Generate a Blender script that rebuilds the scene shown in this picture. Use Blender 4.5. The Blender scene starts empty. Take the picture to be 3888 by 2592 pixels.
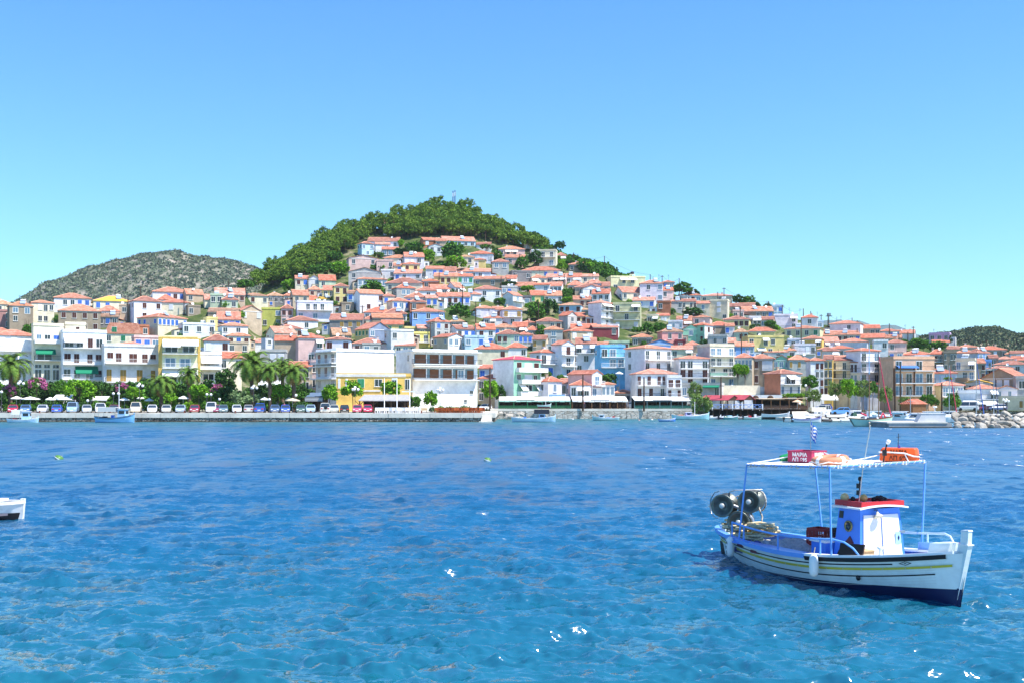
import bpy, math, random
import numpy as np
from mathutils import Vector, Matrix

# ------------------------------------------------------------------ camera, sky, sun, exposure
SC = bpy.context.scene
COL = SC.collection
F, H, YH, CX = 4200.0, 3.8, 1518.0, 1944.0        # focal length in photo pixels, eye height, horizon row
cam_d = bpy.data.cameras.new("camera")
cam = bpy.data.objects.new("camera", cam_d)
COL.objects.link(cam)
cam.location = (0, 0, H)
cam.rotation_euler = (math.radians(90), 0, 0)
cam_d.sensor_width = 36.0
cam_d.lens = 36.0 * F / 3888.0
cam_d.shift_y = 222.0 / 3888.0
cam_d.clip_start = 0.5
cam_d.clip_end = 20000
SC.camera = cam

SUN_AZ = math.atan2(0.89, -0.45)                  # from +Y towards +X
SUN_EL = math.radians(60)
world = bpy.data.worlds.new("World")
SC.world = world
world.use_nodes = True
wn, wl = world.node_tree.nodes, world.node_tree.links
sky = wn.new("ShaderNodeTexSky")
sky.sky_type = 'NISHITA'
sky.sun_disc = False
sky.sun_elevation = SUN_EL
sky.sun_rotation = SUN_AZ
sky.altitude = 0
sky.air_density = 1.0
sky.dust_density = 0.2
sky.ozone_density = 2.5
hs = wn.new("ShaderNodeHueSaturation")
hs.inputs['Saturation'].default_value = 1.05
hs.inputs['Value'].default_value = 1.0
tint = wn.new("ShaderNodeMix"); tint.data_type = 'RGBA'; tint.blend_type = 'MULTIPLY'
tint.inputs[0].default_value = 1.0
tcw = wn.new("ShaderNodeTexCoord")
sepw = wn.new("ShaderNodeSeparateXYZ")
rampw = wn.new("ShaderNodeValToRGB")
rampw.color_ramp.elements[0].position = 0.0
rampw.color_ramp.elements[0].color = (0.52, 0.81, 0.91, 1)
rampw.color_ramp.elements[1].position = 0.36
rampw.color_ramp.elements[1].color = (0.42, 0.78, 1.11, 1)
e_ = rampw.color_ramp.elements.new(0.12); e_.color = (0.50, 0.81, 0.95, 1)
wl.new(tcw.outputs['Generated'], sepw.inputs[0])
wl.new(sepw.outputs[2], rampw.inputs[0])
wl.new(sky.outputs[0], hs.inputs['Color'])
wl.new(hs.outputs[0], tint.inputs[6])
wl.new(rampw.outputs[0], tint.inputs[7])
bg = wn["Background"]
wl.new(tint.outputs[2], bg.inputs['Color'])
bg.inputs['Strength'].default_value = 0.13

sun_d = bpy.data.lights.new("sun", 'SUN')
sun_d.energy = 4.8
sun_d.angle = math.radians(0.53)
sun_d.color = (1.0, 0.95, 0.87)
sun = bpy.data.objects.new("sun", sun_d)
COL.objects.link(sun)
sdir = Vector((math.sin(SUN_AZ) * math.cos(SUN_EL), math.cos(SUN_AZ) * math.cos(SUN_EL), math.sin(SUN_EL)))
sun.rotation_euler = sdir.to_track_quat('Z', 'Y').to_euler()
sun.location = sdir * 500

vs = SC.view_settings
vs.view_transform = 'Standard'; vs.look = 'None'; vs.gamma = 1.0; vs.use_curve_mapping = False
vs.exposure = 0.90

# ------------------------------------------------------------------ helpers
R = random.Random(7)

def W(px, py, D):
    """world point seen at photo pixel (px, py) when it stands D metres away"""
    return Vector(((px - CX) * D / F, D, H - (py - YH) * D / F))

class MB:
    """collects shapes; build() links them as one mesh object"""
    def __init__(self):
        self.v, self.f, self.m, self.s = [], [], [], []
    def add(self, vs_, fs_, mat=0, smooth=False):
        o = len(self.v)
        self.v.extend(vs_)
        for q in fs_:
            self.f.append([o + i for i in q]); self.m.append(mat); self.s.append(smooth)
        return self
    def box(self, x0, x1, y0, y1, z0, z1, mat=0, M=None):
        p = [(x0,y0,z0),(x1,y0,z0),(x1,y1,z0),(x0,y1,z0),(x0,y0,z1),(x1,y0,z1),(x1,y1,z1),(x0,y1,z1)]
        if M is not None: p = [tuple(M @ Vector(q)) for q in p]
        return self.add(p, [(0,3,2,1),(4,5,6,7),(0,1,5,4),(1,2,6,5),(2,3,7,6),(3,0,4,7)], mat)
    def hexa(self, p, mat=0):
        return self.add(p, [(0,3,2,1),(4,5,6,7),(0,1,5,4),(1,2,6,5),(2,3,7,6),(3,0,4,7)], mat)
    def poly(self, pts, mat=0):
        return self.add(pts, [tuple(range(len(pts)))], mat)
    def tube(self, pts, r, n=6, mat=0, cap=True, r2=None, smooth=True):
        pts = [Vector(p) for p in pts]
        k = len(pts); vs_ = []
        up0 = Vector((0.123, 0.217, 0.97))
        for i, p in enumerate(pts):
            d = (pts[min(i+1, k-1)] - pts[max(i-1, 0)])
            d = d.normalized() if d.length > 1e-9 else Vector((0,0,1))
            a = d.cross(up0)
            if a.length < 0.05: a = d.cross(Vector((1,0,0)))
            a.normalize(); b = d.cross(a)
            rr = r if r2 is None else r + (r2 - r) * i / max(1, k-1)
            for j in range(n):
                t = 2*math.pi*j/n
                vs_.append(tuple(p + a*(rr*math.cos(t)) + b*(rr*math.sin(t))))
        fs_ = []
        for i in range(k-1):
            for j in range(n):
                fs_.append((i*n+j, i*n+(j+1)%n, (i+1)*n+(j+1)%n, (i+1)*n+j))
        self.add(vs_, fs_, mat, smooth)
        if cap:
            self.add([vs_[j] for j in range(n)], [tuple(range(n))], mat)
            self.add([vs_[(k-1)*n+j] for j in range(n)], [tuple(reversed(range(n)))], mat)
        return self
    def lathe(self, prof, n=12, M=None, mat=0, smooth=True):
        vs_ = []
        for (r, z) in prof:
            for j in range(n):
                t = 2*math.pi*j/n
                q = Vector((r*math.cos(t), r*math.sin(t), z))
                vs_.append(tuple(M @ q) if M is not None else tuple(q))
        fs_ = []
        for i in range(len(prof)-1):
            for j in range(n):
                fs_.append((i*n+j, i*n+(j+1)%n, (i+1)*n+(j+1)%n, (i+1)*n+j))
        return self.add(vs_, fs_, mat, smooth)
    def mesh(self, name, mats):
        me = bpy.data.meshes.new(name)
        me.from_pydata(self.v, [], self.f)
        for mt in (mats if isinstance(mats, (list, tuple)) else [mats]): me.materials.append(mt)
        if self.f:
            me.polygons.foreach_set('material_index', self.m)
            me.polygons.foreach_set('use_smooth', self.s)
        me.update()
        return me
    def build(self, name, mats, parent=None, loc=None):
        return link(name, self.mesh(name, mats), parent, loc)

def link(name, me, parent=None, loc=None, rz=None, scale=None):
    o = bpy.data.objects.new(name, me)
    COL.objects.link(o)
    if parent is not None: o.parent = parent
    if loc is not None: o.location = loc
    if rz is not None: o.rotation_euler = (0, 0, rz)
    if scale is not None: o.scale = scale
    return o

def tag(o, label, cat, group=None, kind=None):
    if label: o['label'] = label
    if cat: o['category'] = cat
    if group: o['group'] = group
    if kind: o['kind'] = kind
    return o

def thing(name, label, cat, loc=(0,0,0), rz=0.0, group=None):
    o = link(name, None, None, loc, rz)
    o.empty_display_size = 0.3
    return tag(o, label, cat, group)

def struct(o):
    o['kind'] = 'structure'
    return o

def copy_tree(o, parent=None):
    c = o.copy(); COL.objects.link(c)
    if parent is not None: c.parent = parent
    for ch in o.children: copy_tree(ch, c)
    return c

def np_mesh(name, verts, faces, mats, smooth=True, midx=None):
    """fast mesh from numpy arrays; faces all quads or all triangles"""
    me = bpy.data.meshes.new(name)
    nf, k = faces.shape
    me.vertices.add(len(verts)); me.loops.add(nf*k); me.polygons.add(nf)
    me.vertices.foreach_set('co', verts.astype(np.float32).ravel())
    me.loops.foreach_set('vertex_index', faces.astype(np.int32).ravel())
    me.polygons.foreach_set('loop_start', np.arange(0, nf*k, k, dtype=np.int32))
    me.polygons.foreach_set('loop_total', np.full(nf, k, dtype=np.int32))
    for mt in (mats if isinstance(mats, (list, tuple)) else [mats]): me.materials.append(mt)
    me.polygons.foreach_set('use_smooth', np.full(nf, smooth, dtype=bool))
    if midx is not None: me.polygons.foreach_set('material_index', midx.astype(np.int32))
    me.update(calc_edges=True)
    return me

def grid_faces(nr, nc):
    i = np.arange(nr-1)[:, None]*nc + np.arange(nc-1)[None, :]
    return np.stack([i, i+1, i+nc+1, i+nc], -1).reshape(-1, 4)

# ------------------------------------------------------------------ materials
MATS = {}
def mat(name, col, rough=0.6, spec=0.3, metal=0.0, noise=0.0, nscale=1.0, bump=0.0, bscale=8.0, emit=0.0, col2=None, island=0.0, objvar=0.0, trans=0.0, coat=0.0, alpha=1.0):
    if name in MATS: return MATS[name]
    m = bpy.data.materials.new(name); m.use_nodes = True
    n, l = m.node_tree.nodes, m.node_tree.links
    b = n["Principled BSDF"]
    b.inputs['Roughness'].default_value = rough
    b.inputs['Specular IOR Level'].default_value = spec
    b.inputs['Metallic'].default_value = metal
    b.inputs['Base Color'].default_value = (*col, 1)
    if coat: b.inputs['Coat Weight'].default_value = coat
    if trans: b.inputs['Transmission Weight'].default_value = trans
    if emit:
        b.inputs['Emission Color'].default_value = (*col, 1); b.inputs['Emission Strength'].default_value = emit
    cur = None
    tc = None
    if noise or bump or col2:
        tc = n.new("ShaderNodeNewGeometry").outputs['Position']
    if noise or col2:
        nz = n.new("ShaderNodeTexNoise"); nz.inputs['Scale'].default_value = nscale
        nz.inputs['Detail'].default_value = 6; nz.inputs['Roughness'].default_value = 0.65
        l.new(tc, nz.inputs['Vector'])
        rp = n.new("ShaderNodeValToRGB")
        rp.color_ramp.elements[0].position = 0.30; rp.color_ramp.elements[1].position = 0.70
        c1 = tuple(max(0, c*(1-noise)) for c in col); c2 = col2 or tuple(min(0.9, c*(1+noise*0.6)) for c in col)
        rp.color_ramp.elements[0].color = (*c1, 1); rp.color_ramp.elements[1].color = (*c2, 1)
        l.new(nz.outputs[0], rp.inputs[0]); cur = rp.outputs[0]
    if island or objvar:
        src = n.new("ShaderNodeNewGeometry").outputs['Random Per Island'] if island else n.new("ShaderNodeObjectInfo").outputs['Random']
        mr = n.new("ShaderNodeMapRange")
        a = island or objvar
        mr.inputs['To Min'].default_value = 1-a; mr.inputs['To Max'].default_value = 1+a
        l.new(src, mr.inputs['Value'])
        mx = n.new("ShaderNodeMix"); mx.data_type = 'RGBA'; mx.blend_type = 'MULTIPLY'; mx.inputs[0].default_value = 1
        if cur is not None: l.new(cur, mx.inputs[6])
        else: mx.inputs[6].default_value = (*col, 1)
        l.new(mr.outputs[0], mx.inputs[7]); cur = mx.outputs[2]
    if cur is not None: l.new(cur, b.inputs['Base Color'])
    if bump:
        bz = n.new("ShaderNodeTexNoise"); bz.inputs['Scale'].default_value = bscale; bz.inputs['Detail'].default_value = 4
        l.new(tc, bz.inputs['Vector'])
        bp = n.new("ShaderNodeBump"); bp.inputs['Strength'].default_value = bump; bp.inputs['Distance'].default_value = 0.1
        l.new(bz.outputs[0], bp.inputs['Height']); l.new(bp.outputs[0], b.inputs['Normal'])
    MATS[name] = m
    return m

WALLC = {'W':((.80,.80,.80),'white'), 'C':((.78,.70,.52),'cream'), 'Y':((.76,.63,.26),'yellow'), '2':((.80,.70,.22),'bright yellow'), '3':((.80,.75,.46),'pale yellow'),
 'G':((.46,.46,.44),'grey'), 'S':((.33,.27,.20),'brown stone'), 'P':((.75,.52,.47),'pale pink'), 'L':((.50,.68,.82),'light blue'),
 'B':((.22,.40,.74),'blue'), 'T':((.58,.46,.33),'tan'), 'N':((.36,.68,.46),'mint green'), 'V':((.74,.72,.80),'lilac white'),
 'O':((.72,.48,.13),'ochre'), 'R':((.45,.18,.10),'red brick'), 'K':((.50,.60,.44),'sage green'), 'D':((.25,.24,.24),'dark grey'),
 'M':((.26,.06,.07),'maroon'), 'X':((.48,.26,.24),'dusty rose'), 'E':((.56,.58,.14),'lime yellow'), 'Z':((.22,.56,.82),'sky blue'),
 'Q':((.78,.40,.36),'salmon pink'), 'U':((.52,.38,.54),'mauve'), 'J':((.78,.48,.31),'peach'), 'A':((.30,.60,.42),'sea green'),
 'F':((.17,.075,.04),'dark brown'), 'H':((.24,.30,.42),'slate blue'), 'I':((.62,.62,.38),'olive cream')}
def wallmat(c):
    return mat('plaster_' + WALLC[c][1].replace(' ', '_'), WALLC[c][0], 0.85, 0.15, noise=0.26, nscale=0.6, bump=0.15, bscale=3, objvar=0.11)
def roofmat(c):
    key = {'r':'tile_terracotta','o':'tile_weathered','k':'roof_crimson','y':'tile_yellow'}[c]
    if key in MATS: return MATS[key]
    c1, c2, c3 = {'r':((.40,.135,.085),(.56,.265,.195),(.20,.075,.055)), 'o':((.36,.17,.10),(.58,.34,.23),(.17,.09,.06)),
              'k':((.42,.05,.08),(.48,.08,.11),(.36,.05,.07)), 'y':((.72,.36,.05),(.80,.46,.10),(.60,.30,.05))}[c]
    m = bpy.data.materials.new(key); m.use_nodes = True
    n, l = m.node_tree.nodes, m.node_tree.links
    b = n["Principled BSDF"]; b.inputs['Roughness'].default_value = 0.8; b.inputs['Specular IOR Level'].default_value = 0.2
    pos = n.new("ShaderNodeNewGeometry").outputs['Position']
    nz = n.new("ShaderNodeTexNoise"); nz.inputs['Scale'].default_value = 0.9; nz.inputs['Detail'].default_value = 8; nz.inputs['Roughness'].default_value = 0.75
    l.new(pos, nz.inputs['Vector'])
    rp = n.new("ShaderNodeValToRGB")
    rp.color_ramp.elements[0].position = 0.30; rp.color_ramp.elements[0].color = (*c3, 1)
    rp.color_ramp.elements[1].position = 0.68; rp.color_ramp.elements[1].color = (*c2, 1)
    q = rp.color_ramp.elements.new(0.47); q.color = (*c1, 1)
    l.new(nz.outputs[0], rp.inputs[0])
    oi = n.new("ShaderNodeObjectInfo")
    mr = n.new("ShaderNodeValToRGB"); mr.color_ramp.interpolation = 'CONSTANT'      # every roof its own firing of tile
    tones = [(0, (1,1,1)), (.16, (1.12,1.25,1.3)), (.30, (.80,.95,1.05)), (.42, (1.05,.95,.9)), (.56, (1.2,1.5,1.65)), (.68, (.66,.80,.9)), (.80, (.92,1.1,1.1)), (.92, (1.1,1.35,1.3))]
    mr.color_ramp.elements[0].color = (1,1,1,1); mr.color_ramp.elements[1].position = .16; mr.color_ramp.elements[1].color = (1.12,1.25,1.3,1)
    for ps, cl in tones[2:]:
        q = mr.color_ramp.elements.new(ps); q.color = (*cl, 1)
    l.new(oi.outputs['Random'], mr.inputs[0])
    mx = n.new("ShaderNodeMix"); mx.data_type = 'RGBA'; mx.blend_type = 'MULTIPLY'; mx.inputs[0].default_value = 1
    l.new(rp.outputs[0], mx.inputs[6]); l.new(mr.outputs[0], mx.inputs[7])
    l.new(mx.outputs[2], b.inputs['Base Color'])
    wv = n.new("ShaderNodeTexWave"); wv.inputs['Scale'].default_value = 1.2; wv.inputs['Distortion'].default_value = 0.4
    l.new(pos, wv.inputs['Vector'])
    bp = n.new("ShaderNodeBump"); bp.inputs['Strength'].default_value = 0.5; bp.inputs['Distance'].default_value = 0.15
    l.new(wv.outputs['Fac'], bp.inputs['Height']); l.new(bp.outputs[0], b.inputs['Normal'])
    MATS[key] = m
    return m

WINC = {'d':((.03,.035,.045),'dark'), 'b':((.05,.16,.55),'blue'), 'n':((.085,.03,.022),'brown'), 'g':((.03,.22,.10),'green'),
        'y':((.36,.22,.05),'ochre'), 'w':((.70,.72,.76),'white'), 'l':((.11,.20,.29),'pale blue')}
white = mat('white_paint', (.82,.82,.82), 0.5)
trim = mat('trim_white', (.78,.77,.74), 0.6, noise=0.1, nscale=2)
concrete = mat('concrete', (.46,.44,.40), 0.9, 0.1, noise=0.3, nscale=0.6, bump=0.3, bscale=4)
darkmetal = mat('dark_metal', (.05,.05,.055), 0.5, 0.4, 0.3)
steel = mat('steel', (.45,.46,.47), 0.35, 0.5, 0.9)
darkwood = mat('dark_wood', (.075,.045,.03), 0.8, 0.2, noise=0.3, nscale=3)
canvas = mat('canvas_white', (.84,.83,.80), 0.85, 0.1, noise=0.06, nscale=1.5)
canvas_g = mat('canvas_green', (.02,.20,.11), 0.85, 0.1)
glass_d = mat('glass_dark', (.02,.03,.04), 0.06, 0.6)
glass_b = mat('glass_sky', (.10,.16,.22), 0.06, 0.8)
bark = mat('bark', (.16,.11,.075), 0.9, 0.1, noise=0.3, nscale=4)
def winmat(c):
    if c in ('d',): return glass_d
    if c == 'l': return mat('glass_curtain', WINC['l'][0], 0.12, 0.6)
    return mat('shutter_' + WINC[c][1], WINC[c][0], 0.6, 0.25, objvar=0.2)
# ------------------------------------------------------------------ sea
def sea():
    rng = np.random.default_rng(3)
    r = [7.0]
    while r[-1] < 60: r.append(r[-1] + max(0.040, 0.00011*r[-1]**2 + 0.012))
    while r[-1] < 260: r.append(r[-1] + 0.0005*r[-1]**2*0.55)
    while r[-1] < 6000: r.append(r[-1]*1.12)
    r = np.array(r)
    a = np.concatenate([np.linspace(-1.45, -0.56, 40)[:-1], np.linspace(-0.56, 0.56, 560), np.linspace(0.56, 1.45, 40)[1:]])
    X = r[:, None]*np.sin(a)[None]; Y = r[:, None]*np.cos(a)[None]
    dr = np.gradient(r)[:, None]; da = r[:, None]*(1.12/560)
    sp = np.maximum(dr, da)
    Z = np.zeros_like(X)
    for i in range(96):
        lam = 0.17*(1.9/0.17)**(rng.random()**1.1)
        th = rng.normal(math.radians(78), 0.50)
        k = 2*math.pi/lam
        amp = 0.072*lam/(2*math.pi)*(1.0 if lam < .8 else (.8/lam)**.8)*rng.uniform(0.6, 1.4)
        ph = rng.uniform(0, 6.28)
        att = np.exp(-(1.5*sp/lam)**2)
        p = k*(X*math.cos(th) + Y*math.sin(th)) + ph
        s = np.sin(p)
        Z += amp*att*(2.2*((1+s)*.5)**2.4 - 0.8)
    # patches of calmer and rougher water
    e1 = np.sin(X*0.11 + 1.3*np.sin(Y*0.05))*np.sin(Y*0.07 + 0.8*np.sin(X*0.06+2))
    e2 = np.sin(X*1.3 + 2*np.sin(Y*.7))*np.sin(Y*2.1 + 1.7*np.sin(X*.8+1)) + .6*np.sin(X*2.9+Y*1.1)*np.sin(Y*3.7-X*.6+2)
    pat = (0.8 + 0.2*e1)*(0.70 + 0.55*np.clip(e2, -.6, 1))
    Z *= pat
    v = np.stack([X, Y, Z], -1).reshape(-1, 3)
    m = bpy.data.materials.new('sea_water'); m.use_nodes = True
    n, l = m.node_tree.nodes, m.node_tree.links
    b = n["Principled BSDF"]
    b.inputs['IOR'].default_value = 2.25
    b.inputs['Roughness'].default_value = 0.30
    pos = n.new("ShaderNodeNewGeometry").outputs['Position']
    mp = n.new("ShaderNodeMapping"); mp.inputs['Scale'].default_value = (0.02, 0.05, 0.0)
    l.new(pos, mp.inputs['Vector'])
    nz = n.new("ShaderNodeTexNoise"); nz.inputs['Scale'].default_value = 1.0; nz.inputs['Detail'].default_value = 5
    l.new(mp.outputs[0], nz.inputs['Vector'])
    # sea bed shows through: deep blue offshore, teal over the shallows by the near shore and by the quay
    rp = n.new("ShaderNodeValToRGB")
    rp.color_ramp.elements[0].position = 0.35; rp.color_ramp.elements[0].color = (0.002, 0.066, 0.165, 1)
    rp.color_ramp.elements[1].position = 0.68; rp.color_ramp.elements[1].color = (0.004, 0.096, 0.195, 1)
    l.new(nz.outputs[0], rp.inputs[0])
    sp_ = n.new("ShaderNodeSeparateXYZ"); l.new(pos, sp_.inputs[0])
    depth = n.new("ShaderNodeValToRGB"); cr = depth.color_ramp
    mr = n.new("ShaderNodeMapRange"); mr.inputs['From Min'].default_value = 0; mr.inputs['From Max'].default_value = 240
    add = n.new("ShaderNodeMath"); add.operation = 'MULTIPLY_ADD'; add.inputs[1].default_value = 30.0
    l.new(nz.outputs[0], add.inputs[0]); l.new(sp_.outputs[1], add.inputs[2])
    l.new(add.outputs[0], mr.inputs['Value'])
    l.new(mr.outputs[0], cr and depth.inputs[0])
    cr.elements[0].position = 0.10; cr.elements[0].color = (0.75, 0.75, 0.75, 1)
    cr.elements[1].position = 0.95; cr.elements[1].color = (1, 1, 1, 1)
    q = cr.elements.new(0.80); q.color = (0.7, 0.7, 0.7, 1)
    q = cr.elements.new(0.70); q.color = (0.25, 0.25, 0.25, 1)
    q = cr.elements.new(0.20); q.color = (0.05, 0.05, 0.05, 1)
    q = cr.elements.new(0.62); q.color = (0.0, 0.0, 0.0, 1)
    mx = n.new("ShaderNodeMix"); mx.data_type = 'RGBA'
    l.new(depth.outputs[0], mx.inputs[0]); l.new(rp.outputs[0], mx.inputs[6])
    mx.inputs[7].default_value = (0.009, 0.118, 0.130, 1)
    l.new(mx.outputs[2], b.inputs['Base Color'])
    # small ripples tilt the surface directly, so they still scatter the sky where a pixel covers many of them
    nrm = n.new("ShaderNodeNewGeometry").outputs['Normal']
    acc = nrm
    fade = n.new("ShaderNodeMapRange"); fade.inputs['From Min'].default_value = 18; fade.inputs['From Max'].default_value = 70; fade.inputs['To Min'].default_value = .70; fade.inputs['To Max'].default_value = 1.45
    l.new(sp_.outputs[1], fade.inputs['Value'])
    for (sc, sx, sy, rot, k) in ((2.4, .40, 1, .2, .85), (0.8, .38, 1, -.15, .85), (6.0, .55, 1, .1, .75), (15.0, .6, 1, -.1, .95),  (0.9, 1, .26, .05, 1.1), (0.36, 1, .3, -.08, .9)):
        mp2 = n.new("ShaderNodeMapping"); mp2.inputs['Scale'].default_value = (sx, sy, 1.0); mp2.inputs['Rotation'].default_value = (0, 0, rot)
        l.new(pos, mp2.inputs['Vector'])
        nn = n.new("ShaderNodeTexNoise"); nn.inputs['Scale'].default_value = sc; nn.inputs['Detail'].default_value = 3
        l.new(mp2.outputs[0], nn.inputs['Vector'])
        s_ = n.new("ShaderNodeVectorMath"); s_.operation = 'SUBTRACT'; s_.inputs[1].default_value = (.5, .5, .5); l.new(nn.outputs['Color'], s_.inputs[0])
        m_ = n.new("ShaderNodeVectorMath"); m_.operation = 'MULTIPLY'; m_.inputs[1].default_value = (k, k*1.35, 0); l.new(s_.outputs[0], m_.inputs[0])
        z_ = n.new("ShaderNodeVectorMath"); z_.operation = 'SCALE'; l.new(m_.outputs[0], z_.inputs[0]); l.new(fade.outputs[0], z_.inputs['Scale'])
        a_ = n.new("ShaderNodeVectorMath"); a_.operation = 'ADD'; l.new(acc, a_.inputs[0]); l.new(z_.outputs[0], a_.inputs[1]); acc = a_.outputs[0]
    nm = n.new("ShaderNodeVectorMath"); nm.operation = 'NORMALIZE'; l.new(acc, nm.inputs[0])
    l.new(nm.outputs[0], b.inputs['Normal'])
    rr_ = n.new("ShaderNodeMapRange"); rr_.inputs['From Min'].default_value = 15; rr_.inputs['From Max'].default_value = 50
    rr_.inputs['To Min'].default_value = 0.06; rr_.inputs['To Max'].default_value = 0.30
    l.new(sp_.outputs[1], rr_.inputs['Value']); l.new(rr_.outputs[0], b.inputs['Roughness'])
    o = link('sea', np_mesh('sea', v, grid_faces(len(r), len(a)), m))
    return struct(o)
sea()

# ------------------------------------------------------------------ terrain of the town hill
PXK = [-900,0,300,600,900,960,1000,1050,1100,1200,1300,1450,1550,1680,1800,1900,1980,2050,2150,2300,2400,2600,2800,3000,3150,3300,3500,3700,3888,4700]
YRK = [1230,1180,1165,1150,1132,1112,1085,1045,1008,938,897,864,832,803,838,888,925,950,990,1030,1080,1122,1162,1203,1238,1263,1308,1335,1345,1390]
DPX = [-900,900,960,1000,1250,1680,2000,2400,3000,3888,4700]
DD1 = [380,380,425,450,480,500,480,440,420,400,400]
D0, Y0 = 262.0, 1553.0
def ridge(px): return np.interp(px, PXK, YRK), np.interp(px, DPX, DD1)
def ground(x, y):
    x = np.asarray(x, float); y = np.asarray(y, float)
    px = CX + F*x/np.maximum(y, 1)
    yr, d1 = ridge(px)
    t = (y - D0)/(d1 - D0)
    yy = Y0 + (yr - Y0)*np.clip(t, 0, 1)
    z = H - (yy - YH)*np.minimum(y, d1)/F
    z = np.where(y < D0, 1.6, z)
    over = np.maximum(0, y - d1)
    z = z - over*0.32 - 0.004*over**2*np.exp(-over/60)
    return np.maximum(z, 1.6 if np.ndim(z) == 0 else np.full_like(z, -2.0))
def gz(x, y): return float(ground(np.array([x]), np.array([y]))[0])
def depth_at(px, py):
    yr, d1 = ridge(px)
    t = min(1.0, max(0.0, (Y0 - py)/(Y0 - yr)))
    return float(D0 + (d1 - D0)*t)

def terrain():
    rng = np.random.default_rng(5)
    D = np.concatenate([np.linspace(229.0, 520, 190), np.linspace(525, 900, 40)])
    u = np.linspace(-0.78, 0.78, 420)
    X = D[:, None]*u[None]; Y = np.repeat(D[:, None], len(u), 1)
    Z = ground(X, Y)
    bump = 0.5*np.sin(X*0.21+Y*0.13)*np.sin(Y*0.17-X*0.09) + 0.35*np.sin(X*0.55+1)*np.sin(Y*0.47+X*0.2)
    Z = Z + bump*np.clip((Y-275)/40, 0, 1)
    v = np.stack([X, Y, Z], -1).reshape(-1, 3)
    m = bpy.data.materials.new('hillside_soil'); m.use_nodes = True
    n, l = m.node_tree.nodes, m.node_tree.links
    b = n["Principled BSDF"]; b.inputs['Roughness'].default_value = 0.95; b.inputs['Specular IOR Level'].default_value = 0.1
    pos = n.new("ShaderNodeNewGeometry").outputs['Position']
    nz = n.new("ShaderNodeTexNoise"); nz.inputs['Scale'].default_value = 0.16; nz.inputs['Detail'].default_value = 8; nz.inputs['Roughness'].default_value = 0.7
    l.new(pos, nz.inputs['Vector'])
    rp = n.new("ShaderNodeValToRGB")
    rp.color_ramp.elements[0].position = 0.36; rp.color_ramp.elements[0].color = (0.035, 0.065, 0.018, 1)
    rp.color_ramp.elements[1].position = 0.70; rp.color_ramp.elements[1].color = (0.33, 0.27, 0.19, 1)
    q = rp.color_ramp.elements.new(0.52); q.color = (0.085, 0.11, 0.035, 1)
    l.new(nz.outputs[0], rp.inputs[0]); l.new(rp.outputs[0], b.inputs['Base Color'])
    bp = n.new("ShaderNodeBump"); bp.inputs['Strength'].default_value = 0.7; bp.inputs['Distance'].default_value = 1.0
    l.new(nz.outputs[0], bp.inputs['Height']); l.new(bp.outputs[0], b.inputs['Normal'])
    struct(link('terrain', np_mesh('terrain', v, grid_faces(len(D), len(u)), m)))
terrain()

# ------------------------------------------------------------------ far hills
def noise2(X, Y, seed, octs=5, base=1.0):
    rng = np.random.default_rng(seed); Z = np.zeros_like(X)
    for o in range(octs):
        f = base*2**o; a = 0.55**o
        for _ in range(3):
            th = rng.uniform(0, 6.28); ph = rng.uniform(0, 6.28)
            Z += a/3*np.sin(f*(X*math.cos(th)+Y*math.sin(th))+ph+1.5*np.sin(f*0.6*(Y*math.cos(th)-X*math.sin(th))))
    return Z
def hill(name, D, prof, depth, seed, m, rough):
    """ridge whose skyline follows prof = [(photo px, photo py)], standing D metres away"""
    px = np.linspace(prof[0][0], prof[-1][0], 260)
    py = np.interp(px, [p[0] for p in prof], [p[1] for p in prof])
    t = np.linspace(-1, 1, 110)
    X = np.zeros((len(t), len(px))); Y = X.copy(); Z = X.copy()
    top = H - (py - YH)*D/F
    for i, s in enumerate(t):
        Y[i] = D + s*depth
        X[i] = (px-CX)*Y[i]/F
        sh = np.cos(abs(s)*math.pi/2)**0.8
        Z[i] = top*sh - 3*abs(s)
    Z += rough*noise2(X, Y, seed, 5, 2*math.pi/(rough*26))*np.clip(Z/20, 0.15, 1)
    o = link(name, np_mesh(name, np.stack([X, Y, Z], -1).reshape(-1, 3), grid_faces(len(t), len(px)), m))
    struct(o)
    return X, Y, Z
def hill_mat(name, dark, mid, pale, scale):
    m = bpy.data.materials.new(name); m.use_nodes = True
    n, l = m.node_tree.nodes, m.node_tree.links
    b = n["Principled BSDF"]; b.inputs['Roughness'].default_value = 0.95; b.inputs['Specular IOR Level'].default_value = 0.05
    pos = n.new("ShaderNodeNewGeometry").outputs['Position']
    nz = n.new("ShaderNodeTexNoise"); nz.inputs['Scale'].default_value = scale; nz.inputs['Detail'].default_value = 10; nz.inputs['Roughness'].default_value = 0.72
    l.new(pos, nz.inputs['Vector'])
    rp = n.new("ShaderNodeValToRGB")
    rp.color_ramp.elements[0].position = 0.40; rp.color_ramp.elements[0].color = (*dark, 1)
    rp.color_ramp.elements[1].position = 0.64; rp.color_ramp.elements[1].color = (*pale, 1)
    q = rp.color_ramp.elements.new(0.50); q.color = (*mid, 1)
    l.new(nz.outputs[0], rp.inputs[0]); l.new(rp.outputs[0], b.inputs['Base Color'])
    bp = n.new("ShaderNodeBump"); bp.inputs['Strength'].default_value = 0.8; bp.inputs['Distance'].default_value = 4.0
    l.new(nz.outputs[0], bp.inputs['Height']); l.new(bp.outputs[0], b.inputs['Normal'])
    return m
hm1 = hill_mat('dry_hill', (.12,.135,.09), (.19,.185,.135), (.37,.31,.26), 0.045)
hm2 = hill_mat('scrub_hill', (.05,.075,.035), (.11,.12,.06), (.36,.29,.22), 0.05)
hm3 = hill_mat('distant_mountain', (.05,.09,.10), (.07,.11,.10), (.12,.15,.13), 0.01)
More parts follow.
